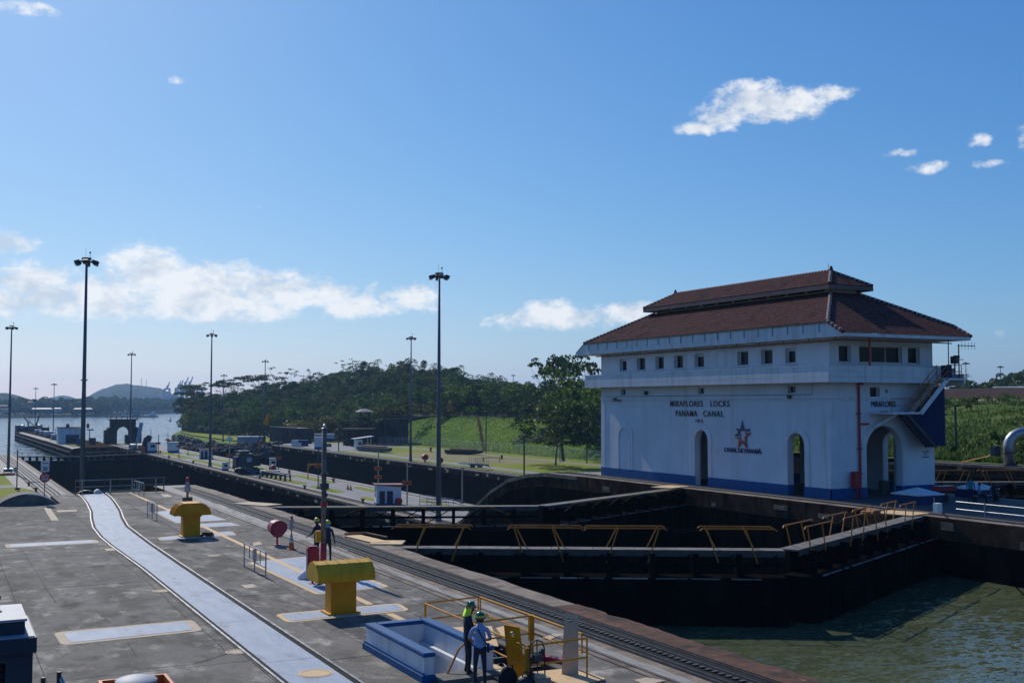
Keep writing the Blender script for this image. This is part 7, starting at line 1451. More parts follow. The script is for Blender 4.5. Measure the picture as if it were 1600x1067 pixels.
part('access_ladder', 'galv', kc, lambda m: (m.tube([K(-2.0, -2.45, 1.2), K(0.8, -2.6, 0.1)], 0.05, 5), m.tube([K(-2.0, -2.45, 1.7), K(0.9, -2.6, 0.5)], 0.05, 5), [m.tube([K(-2 + j * 0.55, -2.5, 1.2 - j * 0.2), K(-2 + j * 0.55, -2.5, 1.8 - j * 0.22)], 0.035, 4) for j in range(6)]))
for lb, q, c_ in (('left white and blue crate at the crane\'s right foot', (60.2, 229.5), 'white'), ('right white crate with an orange-rust side at the crane\'s foot', (62.0, 228.2), 'white')):
    t = thing('crate', lb, 'crate', (*q, ZL)); part('box', c_, t, lambda m: m.rbox((q[0], q[1], ZL + 0.75), (1.9, 1.6, 0.5), -0.2)); part('lower_band', 'blue' if 'left' in lb else 'rustbright', t, lambda m: m.rbox((q[0], q[1], ZL + 0.25), (1.95, 1.65, 0.5), -0.2))

# ================================================================== THE FAR LAWN
ch = thing('chain_link_fence', 'long chain link fence with grey posts at the foot of the grass embankment', 'fence', (147, 290, ZL))
FP = [(146.2, 233), (147.0, 250), (147.3, 290), (147.0, 330), (147.0, 352), (136, 372)]
FPv = [Vector((*p, ZL)) for p in FP]
def walk(P, step):
    o = []; 
    for a, b in zip(P[:-1], P[1:]):
        n_ = max(1, int((b - a).length / step)); o += [a.lerp(b, i / n_) for i in range(n_)]
    return o + [P[-1]]
for p in walk(FPv, 3.2): part('post', 'galv', ch, lambda m: m.tube([p, p + Vector((0, 0, 2.9))], 0.06, 5))
part('top_rail', 'galv', ch, lambda m: m.tube([p + Vector((0, 0, 2.88)) for p in FPv], 0.045, 5))
def mesh_(m):
    Z = Vector((0, 0, 1))
    for a, b in zip(FPv[:-1], FPv[1:]):
        L = (b - a).length; d = (b - a).normalized(); s = 0.0
        while s < L - 2.8:
            for sg_ in (0, 1):
                p = a + d * (s + (2.8 if sg_ else 0)) + Z * 0.05; q = a + d * (s + (0 if sg_ else 2.8)) + Z * 2.8; w_ = Z * 0.014
                m.face([p - w_, q - w_, q + w_, p + w_])
            s += 0.24
tag(part('wire_mesh', 'galv', ch, mesh_, recalc=False), kind='stuff')
def lamp(label, q, h, z=ZL, mt='steel', r=0.16):
    t = thing('lamp_post', label, 'lamp post', (q[0], q[1], z), group='slim posts on the far side'); part('pole', mt, t, lambda m: m.tube([(q[0], q[1], z), (q[0], q[1], z + h)], r, 6)); part('head', mt, t, lambda m: m.box(q[0] - 0.5, q[0] + 0.5, q[1] - 0.15, q[1] + 0.15, z + h, z + h + 0.16))
lamp('tall dark post crossing the fence below the embankment', (144.24, 298.84), 11.0)
lamp('slim dark post at the far wall edge, left of the curved ramp top', (106.6, 203), 7.6, mt='steel')
lamp('dark post crossing the fence left of the control house', (141.88, 237.11), 7.4)
lamp('grey post standing by the dark trailer frame', (138.95, 245.29), 5.9, mt='creampale')
lamp('short dark post with a flat head in the field right of the control house', (121, 106.5), 6.2, fieldz(121, 106.5))
lamp('slim dark post left of the far slatted block', (108.88, 397.60), 9.5)
lamp('slim dark post on the far lawn left of the old grey boats', (109.67, 331.29), 9.0)
hx_, hy_ = (133.08, 314.26)
hd = thing('hydrant', 'small red hydrant standing alone on the far lawn', 'hydrant', (*(133.08, 314.26), ZL)); part('barrel', 'red', hd, lambda m: m.lathe([(0, 1.6), (0.3, 1.45), (0.25, 1.2), (0.28, 0)], (hx_, hy_, ZL), 9)); part('cap', 'rust', hd, lambda m: m.tube([(hx_ - 0.45, hy_, ZL + 1), (hx_ + 0.45, hy_, ZL + 1)], 0.14, 6))
hd = thing('hydrant', 'small brown hydrant by the far footpath, left of the slim wall-edge post', 'hydrant', (*(132.39, 264.78), ZL)); hx_, hy_ = (132.39, 264.78); part('barrel', 'rustbright', hd, lambda m: m.lathe([(0, 1.2), (0.25, 1.1), (0.25, 0)], (hx_, hy_, ZL), 9)); part('cap', 'rust', hd, lambda m: m.tube([(hx_ - 0.35, hy_, ZL + .8), (hx_ + 0.35, hy_, ZL + .8)], 0.12, 6))
# open shelter and old boats
sx_, sy_ = (122.06, 346.57); sh_ = thing('open_shelter', 'small white shelter with a tilted pale roof beside the old grey boats', 'shelter', (sx_, sy_, ZL))
part('booth', 'white', sh_, lambda m: m.box(sx_ - 1.6, sx_ + 0.2, sy_ - 1.5, sy_ + 1.5, ZL, ZL + 3.0)); part('post', 'white', sh_, lambda m: [m.box(sx_ + 3.0, sx_ + 3.15, sy_ + k_, sy_ + k_ + 0.15, ZL, ZL + 3.4) for k_ in (-1.5, 1.4)]); part('roof', 'machinetop', sh_, lambda m: m.add([(sx_ - 2.6, sy_ - 2, ZL + 3.1), (sx_ + 4.0, sy_ - 2, ZL + 3.9), (sx_ + 4.0, sy_ + 2, ZL + 3.9), (sx_ - 2.6, sy_ + 2, ZL + 3.1), (sx_ - 2.6, sy_ - 2, ZL + 3.3), (sx_ + 4.0, sy_ - 2, ZL + 4.1), (sx_ + 4.0, sy_ + 2, ZL + 4.1), (sx_ - 2.6, sy_ + 2, ZL + 3.3)], [(0, 3, 2, 1), (4, 5, 6, 7), (0, 1, 5, 4), (1, 2, 6, 5), (2, 3, 7, 6), (3, 0, 4, 7)])); part('opening', 'black', sh_, lambda m: m.box(sx_ - 1.2, sx_ - 0.1, sy_ - 1.53, sy_ - 1.51, ZL + 1.2, ZL + 2.2))
def barge(label, a, b, w_, h, mt):
    a = Vector((*a, 0)); b = Vector((*b, 0)); d = (b - a); L = d.length; d.normalize(); n_ = Vector((-d.y, d.x, 0)); t = thing('old_boat', label, 'boat', (a.x, a.y, ZL))
    P = lambda s, o_, z: a + d * s + n_ * o_ + Vector((0, 0, ZL + z))
    def hull(m):
        st_ = [(0, 0.75, 0.3), (0.08, 1, 0.1), (0.7, 1, 0.1), (0.88, 0.8, 0.3), (1.0, 0.25, 0.75)]; vs = []
        for s, ww, zb in st_: vs += [P(s * L, -ww * w_ / 2, h), P(s * L, -ww * w_ / 2.6, zb), P(s * L, ww * w_ / 2.6, zb), P(s * L, ww * w_ / 2, h)]
        fs = [(0, 1, 2, 3), (16, 19, 18, 17)]
        for i in range(4): fs += [(i * 4 + k_, i * 4 + 4 + k_, i * 4 + 4 + (k_ + 1) % 4, i * 4 + (k_ + 1) % 4) for k_ in range(4)]
        m.add(vs, fs)
    part('hull', mt, t, hull); part('deck_cargo', 'rustbright', t, lambda m: m.add([P(L * 0.15, -w_ * .3, h + .02), P(L * 0.8, -w_ * .3, h + .02), P(L * 0.8, w_ * .3, h + .02), P(L * 0.15, w_ * .3, h + .02), P(L * 0.15, -w_ * .3, h + .35), P(L * 0.8, -w_ * .3, h + .35), P(L * 0.8, w_ * .3, h + .35), P(L * 0.15, w_ * .3, h + .35)], [(0, 3, 2, 1), (4, 5, 6, 7), (0, 1, 5, 4), (1, 2, 6, 5), (2, 3, 7, 6), (3, 0, 4, 7)]))
    part('stanchion', 'creampale', t, lambda m: [m.bar(P(L * s, o_, h), P(L * s, o_, h + 1.1), 0.08) for s in [0.06 + 0.075 * k_ for k_ in range(12)] for o_ in (-w_ / 2.1, w_ / 2.1)]); part('keel_block', 'oldconc', t, lambda m: [m.rbox(P(L * s, 0, 0.06), (w_ * 0.7, 0.6, 0.14), math.atan2(d.y, d.x) + math.pi / 2) for s in (0.2, 0.6)])
barge('larger old grey boat propped on the far lawn beside the shelter', (116.99, 332.74), (120.04, 313.60), 3.6, 1.5, 'greyblue')
barge('smaller dark old boat propped on the lawn just right of the larger grey one', (132, 300), (138.5, 289), 3.0, 1.3, 'steel')
# trailers and frames by the far wall
def trailer(label, a, b, racks, mt, z=ZL, stk=0.06, wheels=True, rh=1.6):
    a = Vector((*a, z)); b = Vector((*b, z)); d = (b - a); L = d.length; d.normalize(); n_ = Vector((-d.y, d.x, 0)); Z = Vector((0, 0, 1)); t = thing('flat_trailer', label, 'trailer', (a.x, a.y, z))
    def bed(m):
        for o_ in (-0.8, 0.8): m.bar(a + n_ * o_ + Z * 0.75, b + n_ * o_ + Z * 0.75, 0.15, 0.35)
        for k_ in range(6): p = a.lerp(b, k_ / 5); m.bar(p - n_ * 0.8 + Z * 0.8, p + n_ * 0.8 + Z * 0.8, 0.15, 0.2)
        m.bar(b + Z * 0.7, b + d * 2.0 + Z * 0.5, 0.14)
    part('bed', mt, t, bed)
    if wheels:
        for s in (0.2, 0.38):
            for o_ in (-0.95, 0.95):
                p = a + d * L * s + n_ * o_; part('wheel', 'black', t, lambda m: m.tube([p - n_ * 0.12 + Z * 0.45, p + n_ * 0.12 + Z * 0.45], 0.45, 10))
    if racks: part('stake', 'galv', t, lambda m: [m.bar(a + d * L * k_ / racks + n_ * o_ + Z * 0.8, a + d * L * k_ / racks + n_ * o_ + Z * (0.8 + rh), stk) for k_ in range(racks + 1) for o_ in (-0.8, 0.8)])
trailer('grey stake trailer loaded with white pipes, on the far wall edge', (109.93, 235.02), (110.49, 229.07), 6, 'greyblue')
trailer('low blue and white trailer left of the stake trailer', (110.01, 240.88), (109.38, 233.86), 0, 'machinetop', wheels=False)
trailer('dark long trailer frame near the left end of the control house', (113, 190), (111.6, 178), 2, 'black', rh=0.9)
pt = thing('picnic_table', 'long thin dark bench table on the lawn by the stake trailer', 'table', (*(125.03, 255.86), ZL)); tx, ty = (125.03, 255.86)
part('top', 'oldconc', pt, lambda m: m.rbox((tx, ty, ZL + 1.0), (5.2, 0.9, 0.12), -0.5)); part('leg', 'steel', pt, lambda m: [m.rbox((tx + s * 1.8, ty - s * 1.0, ZL + 0.5), (0.15, 0.7, 1.0), -0.5) for s in (-1, 1)])
# slatted block, bus, tanks, skids
gb = thing('slatted_block', 'big square grey block of vertical precast slats on the far yard', 'block', (116, 412, ZL))
gx_, gy_2 = 111.5, 409
ang = math.atan2(-13.5, 8.0)
a0_, b0_ = Vector((*(113.22, 425.29), ZL)), Vector((*(116.72, 400.72), ZL)); dd = (b0_ - a0_); LL = dd.length; dd.normalize(); nn_ = Vector((-dd.y, dd.x, 0)); nn_ = nn_ if nn_.y > 0 else -nn_
part('core', 'black', gb, lambda m: m.add([a0_ + nn_ * 0.25, b0_ + nn_ * 0.25, b0_ + nn_ * 6, a0_ + nn_ * 6] + [v + Vector((0, 0, 5.6)) for v in (a0_ + nn_ * 0.25, b0_ + nn_ * 0.25, b0_ + nn_ * 6, a0_ + nn_ * 6)], [(0, 3, 2, 1), (4, 5, 6, 7), (0, 1, 5, 4), (1, 2, 6, 5), (2, 3, 7, 6), (3, 0, 4, 7)]))
n_s = 14
for i in range(n_s):
    p = a0_ + dd * (LL * i / n_s + 0.05); q = a0_ + dd * (LL * (i + 1) / n_s - 0.05); part('slat', 'walltop' if i % 5 == 4 else 'oldconc', gb, lambda m: m.add([p, q, q + nn_ * 0.22, p + nn_ * 0.22] + [v + Vector((0, 0, 5.7)) for v in (p, q, q + nn_ * 0.22, p + nn_ * 0.22)], [(0, 3, 2, 1), (4, 5, 6, 7), (0, 1, 5, 4), (1, 2, 6, 5), (2, 3, 7, 6), (3, 0, 4, 7)]))
part('top_rail', 'galv', gb, lambda m: m.bar(a0_ + Vector((0, 0, 5.85)), b0_ + Vector((0, 0, 5.85)), 0.15))
for k_, (q, sz, lb, mt, b2) in enumerate((((109.33, 377.27), (2.2, 1.8, 2.0), 'white chest right in front of the slatted block', 'white', 'machinetop'), ((111.87, 375.97), (3.2, 2.0, 2.0), 'dark blue skip right of the white chest on the far yard', 'navy', 'blue'), ((109.70, 373.90), (1.6, 1.5, 1.2), 'small white and blue box between the white chest and the skip', 'white', 'blue'), ((117.57, 366.74), (2.4, 1.4, 1.0), 'low grey trough on the far lawn right of the round-topped cabin', 'walk', 'steel'))):
    t = thing('yard_box', lb, 'box', (*q, ZL)); part('body', mt, t, lambda m: m.rbox((q[0], q[1], ZL + sz[2] / 2), sz, -0.4)); part('rim', b2, t, lambda m: m.rbox((q[0], q[1], ZL + sz[2] + 0.06), (sz[0] * 1.04, sz[1] * 1.04, 0.1), -0.4))
bs = thing('white_bus', 'long white box trailer with a blue skirt parked in front of the trees', 'trailer', (*(131.97, 415.70), ZL)); ux, uy = (131.97, 415.70)
part('body', 'white', bs, lambda m: m.rbox((ux, uy, ZL + 2.1), (7.6, 2.4, 1.9), -0.45)); part('skirt', 'navy', bs, lambda m: m.rbox((ux, uy, ZL + 0.85), (7.6, 2.4, 0.6), -0.45)); part('wheel', 'black', bs, lambda m: [m.rbox((ux + s * math.cos(-.45), uy + s * math.sin(-.45), ZL + 0.3), (0.8, 2.3, 0.6), -0.45) for s in (-2.5, 2.5)])
lw = thing('low_shed', 'long low white roofed shed at the root of the rocky spit', 'shed', (*(107.54, 428.20), ZL)); lx, ly = (105.37, 421.46)
part('wall', 'machinetop', lw, lambda m: m.rbox((lx, ly, ZL + 1.0), (10, 3.5, 2.0), -0.45)); part('roof', 'white', lw, lambda m: m.rbox((lx, ly, ZL + 2.15), (11, 4.4, 0.25), -0.45)); part('door', 'steel', lw, lambda m: m.rbox((lx - 1.0, ly - 1.4, ZL + 0.9), (1.0, 0.1, 1.7), -0.45))
# old concrete valve house with look-out
vh = thing('old_concrete_building', 'weathered concrete structure with a hip roofed lookout beside the embankment', 'building', (140, 378, ZL))
W_ = lambda px0, px1, py0, py1: None
def cb(m, a, b, dpt, z0, z1):
    a = Vector((*a, 0)); b = Vector((*b, 0)); d = (b - a).normalized(); n_ = Vector((-d.y, d.x, 0)); n_ = n_ if n_.y > 0 else -n_
    vs = [a, b, b + n_ * dpt, a + n_ * dpt]; m.add([v + Vector((0, 0, z0)) for v in vs] + [v + Vector((0, 0, z1)) for v in vs], [(0, 3, 2, 1), (4, 5, 6, 7), (0, 1, 5, 4), (1, 2, 6, 5), (2, 3, 7, 6), (3, 0, 4, 7)])
part('lower_wall', 'oldconc', vh, lambda m: (cb(m, (125.86, 375.32), (130.42, 372.98), 8, ZL, ZL + 5.4), cb(m, (130.42, 372.98), (134.98, 370.65), 9, ZL, ZL + 5.6)))
for a, b in (((125.52, 371.56), (125.91, 371.36)), ((127.49, 370.56), (127.88, 370.36)), ((129.07, 368.46), (129.46, 368.26)), ((132.40, 366.75), (132.80, 366.55))): part('buttress', 'oldconc', vh, lambda m: cb(m, a, b, 0.8, ZL, ZL + 5.2))
part('ledge_slab', 'oldconc', vh, lambda m: (cb(m, (123.61, 369.97), (133.38, 364.97), 9, ZL + 5.6, ZL + 6.0), cb(m, (127.37, 381.24), (132.61, 378.56), 4, ZL + 8.4, ZL + 8.6)))
for a, b, d_, z0, z1 in (((131.80, 375.60), (132.40, 375.29), 1, 6.0, 11.4), ((134.70, 374.11), (135.20, 373.86), 1, 6.0, 11.4), ((143.75, 409.68), (144.19, 409.45), 1, 6.0, 11.4), ((147.02, 408.00), (147.46, 407.78), 1, 6.0, 11.4)): part('lookout_pillar', 'walltop', vh, lambda m: cb(m, a, b, d_, ZL + z0, ZL + z1))
for z0, z1 in ((6.0, 7.4), (8.4, 9.6)): part('lookout_parapet', 'walltop', vh, lambda m: cb(m, (133.83, 381.36), (137.28, 379.60), 0.45, ZL + z0, ZL + z1))
def hip(m, c, w_, z, h):
    m.add([(c[0] - w_, c[1] - w_, z), (c[0] + w_, c[1] - w_, z), (c[0] + w_, c[1] + w_, z), (c[0] - w_, c[1] + w_, z), (c[0] - w_, c[1] - w_, z + .2), (c[0] + w_, c[1] - w_, z + .2), (c[0] + w_, c[1] + w_, z + .2), (c[0] - w_, c[1] + w_, z + .2), (c[0] - 0.8, c[1], z + h), (c[0] + 0.8, c[1], z + h)], [(0, 3, 2, 1), (0, 1, 5, 4), (1, 2, 6, 5), (2, 3, 7, 6), (3, 0, 4, 7), (4, 5, 9, 8), (5, 6, 9), (6, 7, 8, 9), (7, 4, 8)])
part('lookout_roof', 'bright', vh, lambda m: hip(m, ((139.74, 392.59)), 2.8, ZL + 11.4, 1.3))
part('high_wall', 'oldconc', vh, lambda m: (m.add([Vector((*(137.24, 376.19), ZL)), Vector((*(149.80, 376.68), ZL)), Vector((*(149.80, 376.68), ZL + 9.3)), Vector((*(140.67, 374.44), ZL + 9.1)), Vector((*(137.24, 376.19), ZL + 6.6))] + [v + Vector((3, 5, 0)) for v in (Vector((*(137.24, 376.19), ZL)), Vector((*(149.80, 376.68), ZL)), Vector((*(149.80, 376.68), ZL + 9.3)), Vector((*(140.67, 374.44), ZL + 9.1)), Vector((*(137.24, 376.19), ZL + 6.6)))], [(0, 1, 2, 3, 4), (5, 9, 8, 7, 6), (0, 5, 6, 1), (1, 6, 7, 2), (2, 7, 8, 3), (3, 8, 9, 4), (4, 9, 5, 0)])))
for a, b in (((139.49, 371.00), (139.89, 370.79)), ((144.44, 370.48), (144.84, 370.27))): part('wall_pier', 'oldconc', vh, lambda m: cb(m, a, b, 0.8, ZL, ZL + 9.0))
# embankment steps, field things
st = thing('embankment_channel', 'dark straight drain channel running down the grass embankment', 'drain', (150, 300, ZL))
def chn(m):
    for i in range(16):
        v0, v1 = 0.02 + i / 18, 0.02 + (i + 1) / 18
        p0, p1 = emb(0.45 + 0.357 * v0, v0), emb(0.45 + 0.357 * v1, v1); m.add([(p0[0], p0[1] - 1.1, p0[2] + .16), (p0[0], p0[1] + 1.1, p0[2] + .16), (p1[0], p1[1] + 1.1, p1[2] + .16), (p1[0], p1[1] - 1.1, p1[2] + .16)], [(0, 1, 2, 3)])
part('channel_floor', 'walltop', st, chn)
gp = thing('big_pipe', 'big grey elbow pipe rising at the far right behind the west lane', 'pipe', (106.5, 86, 0))
part('elbow', 'galv', gp, lambda m: m.tube([(106.6, 86.5, 0.0), (106.6, 86.5, 2.2)] + [(106.6 + 1.5 - 1.5 * math.cos(a), 86.5 - 0.9 + 0.9 * math.cos(a), 2.2 + 1.5 * math.sin(a)) for a in [0.26 * k_ for k_ in range(1, 7)]] + [(109.2, 84.9, 3.7)], 0.62, 14), smooth=True)
part('flange', 'steel', gp, lambda m: (m.lathe([(0.62, 0), (0.75, 0), (0.75, 0.12), (0.62, 0.12)], (106.6, 86.5, 1.4), 14), m.lathe([(0.62, 0), (0.8, 0), (0.8, 0.14), (0.62, 0.14)], (106.6, 86.5, 0.05), 14))); part('side_box', 'machine', gp, lambda m: m.box(104.9, 105.8, 87.0, 87.6, 1.1, 2.2)); part('yellow_stay', 'yellow', gp, lambda m: m.tube([(105.2, 87.4, 1.2), (106.5, 93.0, 0.1)], 0.05, 5)); part('stand_pipe', 'steel', gp, lambda m: m.tube([(107.5, 84.0, 0), (107.5, 84.0, 2.6)], 0.06, 5))
wr = thing('far_hall', 'low hall with a stepped blue and white roof in front of the right-hand woods', 'building', (283.10, 225.87, 10.29)); wc = Vector((283.10, 225.87, 10.10))
part('wall', 'machine', wr, lambda m: m.box(wc.x - 9, wc.x + 14, wc.y - 8, wc.y + 6, wc.z - 2.0, wc.z + 0.3)); part('roof', 'white', wr, lambda m: (m.box(wc.x - 11, wc.x + 16, wc.y - 10, wc.y + 8, wc.z + 0.3, wc.z + 0.8), m.box(wc.x - 5, wc.x + 14, wc.y - 6, wc.y + 5, wc.z + 0.8, wc.z + 1.7))); part('base', 'machine', wr, lambda m: m.box(wc.x - 9, wc.x + 14, wc.y - 7.5, wc.y + 5.5, wc.z - 6, wc.z - 2.0))
vn = Vector((266.66, 234.28, 9.92)); t = thing('parked_van', 'tiny white van on the horizon right of the outside stair', 'van', tuple(vn)); part('body', 'white', t, lambda m: m.rbox(vn, (4.0, 2.0, 1.3))); part('cab', 'blue', t, lambda m: m.rbox(vn + Vector((-2.6, 0.3, -0.2)), (1.2, 1.8, 0.9))); part('wheel', 'black', t, lambda m: [m.rbox(vn + Vector((s, 0, -0.9)), (0.7, 2.0, 0.6)) for s in (-1.4, 1.3)])
# small things on the near lower lawn at the left edge
ms = thing('small_mast', 'thin dark post on the near lower lawn left of the stop sign', 'post', (*(12.29, 209.97), ZL)); mx_, my_ = (12.29, 209.97)
part('pole', 'steel', ms, lambda m: m.tube([(mx_, my_, ZL), (mx_, my_, ZL + 6.8)], 0.10, 6)); part('box', 'machinetop', ms, lambda m: m.box(mx_ - 0.55, mx_ - 0.05, my_ - 0.3, my_ + 0.2, ZL + 3.0, ZL + 3.9)); part('foot', 'steel', ms, lambda m: m.box(mx_ - 0.3, mx_ + 0.5, my_ - 0.4, my_ + 0.4, ZL, ZL + 0.4))
gc = thing('winch_stand', 'small orange and grey winch stand at the foot of the left-edge mast', 'winch', (13.0, 255, ZL)); part('frame', 'steel', gc, lambda m: (m.box(11.5, 14.4, 253, 255, ZL, ZL + 0.5), m.bar((11.8, 254, ZL), (13.2, 254, ZL + 1.6), 0.15), m.bar((14.2, 254, ZL), (13.2, 254, ZL + 1.6), 0.15))); part('deck_plate', 'rustbright', gc, lambda m: m.box(11.6, 14.2, 251.5, 252.9, ZL + 0.1, ZL + 0.45)); part('drum', 'galv', gc, lambda m: m.tube([(12.3, 254, ZL + 1.0), (14.0, 254, ZL + 1.0)], 0.4, 8))
for i, q in enumerate(((14.77, 218.67), (14.89, 203.97))):
    bollard(('low rusty bollard on the near lower lawn, farther from the stop sign', 'low rusty bollard on the near lower lawn, nearer the stop sign')[i], q)
for i, x in enumerate((4.9, 6.3)):
    pass

# ================================================================== THE FAR SHORE AND SEA
M['mangrove'] = leafmat('far_mangrove_leaves', (0.022, 0.045, 0.014), (0.045, 0.075, 0.024), (0.085, 0.12, 0.045), 0.1)
struct('far_shore_ground', 'farhill', lambda m: m.prism([(-2500, 1500), (60, 1520), (120, 1560), (190, 1600), (240, 1780), (300, 1980), (385, 2157), (520, 2230), (1400, 2300), (3000, 5200), (-3000, 5200)], -13, -10.4))
NR = np.random.default_rng(7)
def leaf_cloud(centres, radii, per, size, flat=0.75, seed=0):
    """leaf faces spread over lumpy ellipsoids -> (k,4,3)"""
    r = np.random.default_rng(seed); C_ = np.repeat(centres, per, 0); Rr = np.repeat(radii, per, 0)
    d = r.normal(size=(len(C_), 3)); d /= np.linalg.norm(d, axis=1, keepdims=True); d[:, 2] = np.where(d[:, 2] < -0.35, -d[:, 2], d[:, 2])
    rad = Rr * (0.72 + 0.38 * r.random((len(C_), 1))) * np.array([1, 1, flat]); P = C_ + d * rad
    n_ = d + r.normal(scale=0.65, size=d.shape); n_ /= np.linalg.norm(n_, axis=1, keepdims=True)
    u = np.cross(n_, r.normal(size=d.shape)); u /= np.linalg.norm(u, axis=1, keepdims=True); v = np.cross(n_, u)
    s = size * (0.6 + 0.8 * r.random((len(C_), 1)))
    return np.stack([P - u * s, P - v * s * 0.62, P + u * s, P + v * s * 0.62], 1)
def woods(name, pts, hs, size, per, m_, label, seed=1, lumps=5):
    """pts (k,3) ground points of crowns, hs heights -> one leafy mass"""
    r = np.random.default_rng(seed); k_ = len(pts)
    C_ = np.repeat(pts, lumps, 0) + r.normal(size=(k_ * lumps, 3)) * np.repeat(hs, lumps)[:, None] * np.array([0.30, 0.30, 0.16]) + np.array([0, 0, 1]) * np.repeat(hs, lumps)[:, None] * 0.62
    V = leaf_cloud(C_, np.repeat(hs, lumps)[:, None] * (0.22 + 0.16 * r.random((k_ * lumps, 1))), per, size, 0.8, seed)
    o = bpy.data.objects.new(name, numpy_mesh(name, V, 4, [m_])); COL.objects.link(o); return tag(o, label, 'woods', kind='stuff')
# shoreline woods
sp1 = []
for (a, b, n_, dp) in (((28.16, 1670.39, -12.21), (198.28, 1605.84, -12.47), 420, 160), ((200.56, 1694.53, -11.67), (343.36, 2014.62, -11.32), 260, 200), ((347.09, 2068.87, -11.79), (433.15, 2193.34, -11.98), 150, 200), ((433.15, 2193.34, -11.98), (564.14, 2126.34, -11.98), 60, 60)):
    A, B_ = np.array(a), np.array(b); t_ = NR.random(n_); dd_ = NR.random(n_) ** 1.4 * dp
    q = A + (B_ - A) * t_[:, None]; q[:, 1] += dd_ + 15; q[:, 2] = -10.5 + dd_ * 0.055; sp1.append(q)
sp1 = np.concatenate(sp1); keep = ~((sp1[:, 1] < 1580) & (NR.random(len(sp1)) < 0.12)); sp1 = sp1[keep]
woods('shore_woods', sp1, NR.uniform(9, 17, len(sp1)), 1.9, 46, 'mangrove', 'low dark green woods lining the far shore across the water', 3)
# far hills
def hill(name, cols, depth, dback, zb=-11.0, m_='farhill', rough=4.0, nv=14):
    """cols: silhouette [(x, z_top) in world coordinates], swept over depth with a rounded section"""
    n_ = 110
    xs_ = np.array([c[0] for c in cols]); zs_ = np.array([c[1] for c in cols])
    def f(u, v):
        x = xs_[0] + (xs_[-1] - xs_[0]) * u; z = np.interp(x, xs_, zs_); s = math.sin(math.pi * min(v, 1.0)) ** 0.7
        y = depth + (v - 0.5) * dback
        return (x + (v - 0.5) * dback * 0.25, y, zb + (z - zb) * s + wave(x, y, 0.018, rough) * s + wave(x, y, 0.07, rough * 0.4) * s)
    return grid(name, f, n_, nv, m_)
hill('far_blue_hill', [(398, -14.8), (431, 18.5), (460, 35.3), (490, 52.3), (520, 63.0), (560, 66.5), (611, 65.8), (653, 59.6), (689, 44.8), (727, 23.2), (770, 5.9), (834, 1.5), (944, -3.0)], 3900, 700, -11.0, 'farhill', 3)
hill('distant_ridge', [(312, -4.5), (359, 13.4), (395, 25.1), (431, 31.7), (468, 30.5), (499, 24.0), (529, 10.9), (579, -4.9)], 4900, 300, -11.0, 'farhill', 3)
hill('left_hill', [(41, 24.3), (88, 23.1), (123, 23.3), (141, 19.4), (157, 16.8), (165, 9.0), (183, 5.0), (233, 3.7), (283, 2.3), (360, 0.9), (494, -2.1)], 2500, 350, -11.0, 'farhill', 2)
# container cranes and terminal
def sts(label, c, h, boom_up, s=1.0):
    h *= 0.52; c = Vector(c); t = thing('container_crane', label, 'container crane', tuple(c), group='blue container cranes at the far terminal'); w_ = 9 * s
    part('leg', 'crane', t, lambda m: [m.bar(c + Vector((i * w_, j * w_, -20)), c + Vector((i * w_ * .8, j * w_ * .8, h * 0.5)), 2.6) for i in (-1, 1) for j in (-1, 1)]); part('portal_beam', 'crane', t, lambda m: (m.bar(c + Vector((-w_, 0, h * 0.5)), c + Vector((w_, 0, h * 0.5)), 5, 5), m.bar(c + Vector((-w_, 0, h * 0.2)), c + Vector((w_, 0, h * 0.2)), 4, 4), m.bar(c + Vector((0, 0, h * 0.5)), c + Vector((0, 0, h * 0.78)), 4)))
    if boom_up: part('boom', 'crane', t, lambda m: (m.bar(c + Vector((0, 0, h * 0.5)), c + Vector((h * 0.22, 0, h * 1.12)), 3, 3), m.bar(c + Vector((0, 0, h * 0.78)), c + Vector((h * 0.15, 0, h * 0.9)), 1.5)))
    else: part('boom', 'crane', t, lambda m: (m.bar(c + Vector((-h * 0.7, 0, h * 0.55)), c + Vector((h * 0.8, 0, h * 0.55)), 4, 4), m.bar(c + Vector((0, 0, h * 0.8)), c + Vector((h * 0.75, 0, h * 0.56)), 1.6), m.bar(c + Vector((0, 0, h * 0.8)), c + Vector((-h * 0.65, 0, h * 0.56)), 1.6)))
for lb, px_c, h, up in (('leftmost raised-boom container crane beside the big blue hill', (634.94, 3606.44, 33.93), 66, True), ('second raised-boom container crane, left of the close pair', (665.18, 3590.98, 33.93), 72, True), ('container crane with raised boom, right-hand one of the shorter close pair', (675.24, 3608.29, 34.08), 76, True), ('tall raised-boom container crane in the middle of the row', (683.86, 3581.43, 33.93), 92, True), ('tallest raised-boom container crane, last one before the lowered crane', (696.31, 3575.06, 33.93), 95, True), ('container crane with its boom lowered, right end of the row', (725.66, 3560.05, 33.93), 62, False)):
    sts(lb, px_c, h, up)
tm = thing('container_stacks', 'long low blue grey container terminal below the far cranes', 'containers', (676.89, 3528.83, 21.74)); tcx = Vector((673.33, 3530.65, 25.68)); rn = random.Random(21)
part('stack', 'crane', tm, lambda m: [m.box(tcx.x + i * 11 - 110, tcx.x + i * 11 - 100, tcx.y - i * 4, tcx.y - i * 4 + 14, -11, tcx.z + rn.uniform(-14, 8)) for i in range(24)]); part('pale_stack', 'white', tm, lambda m: [m.box(tcx.x + x, tcx.x + x + 9, tcx.y - 12, tcx.y - 11, tcx.z - 16, tcx.z - 9) for x in (-10, 6, 40, 62, 80)])
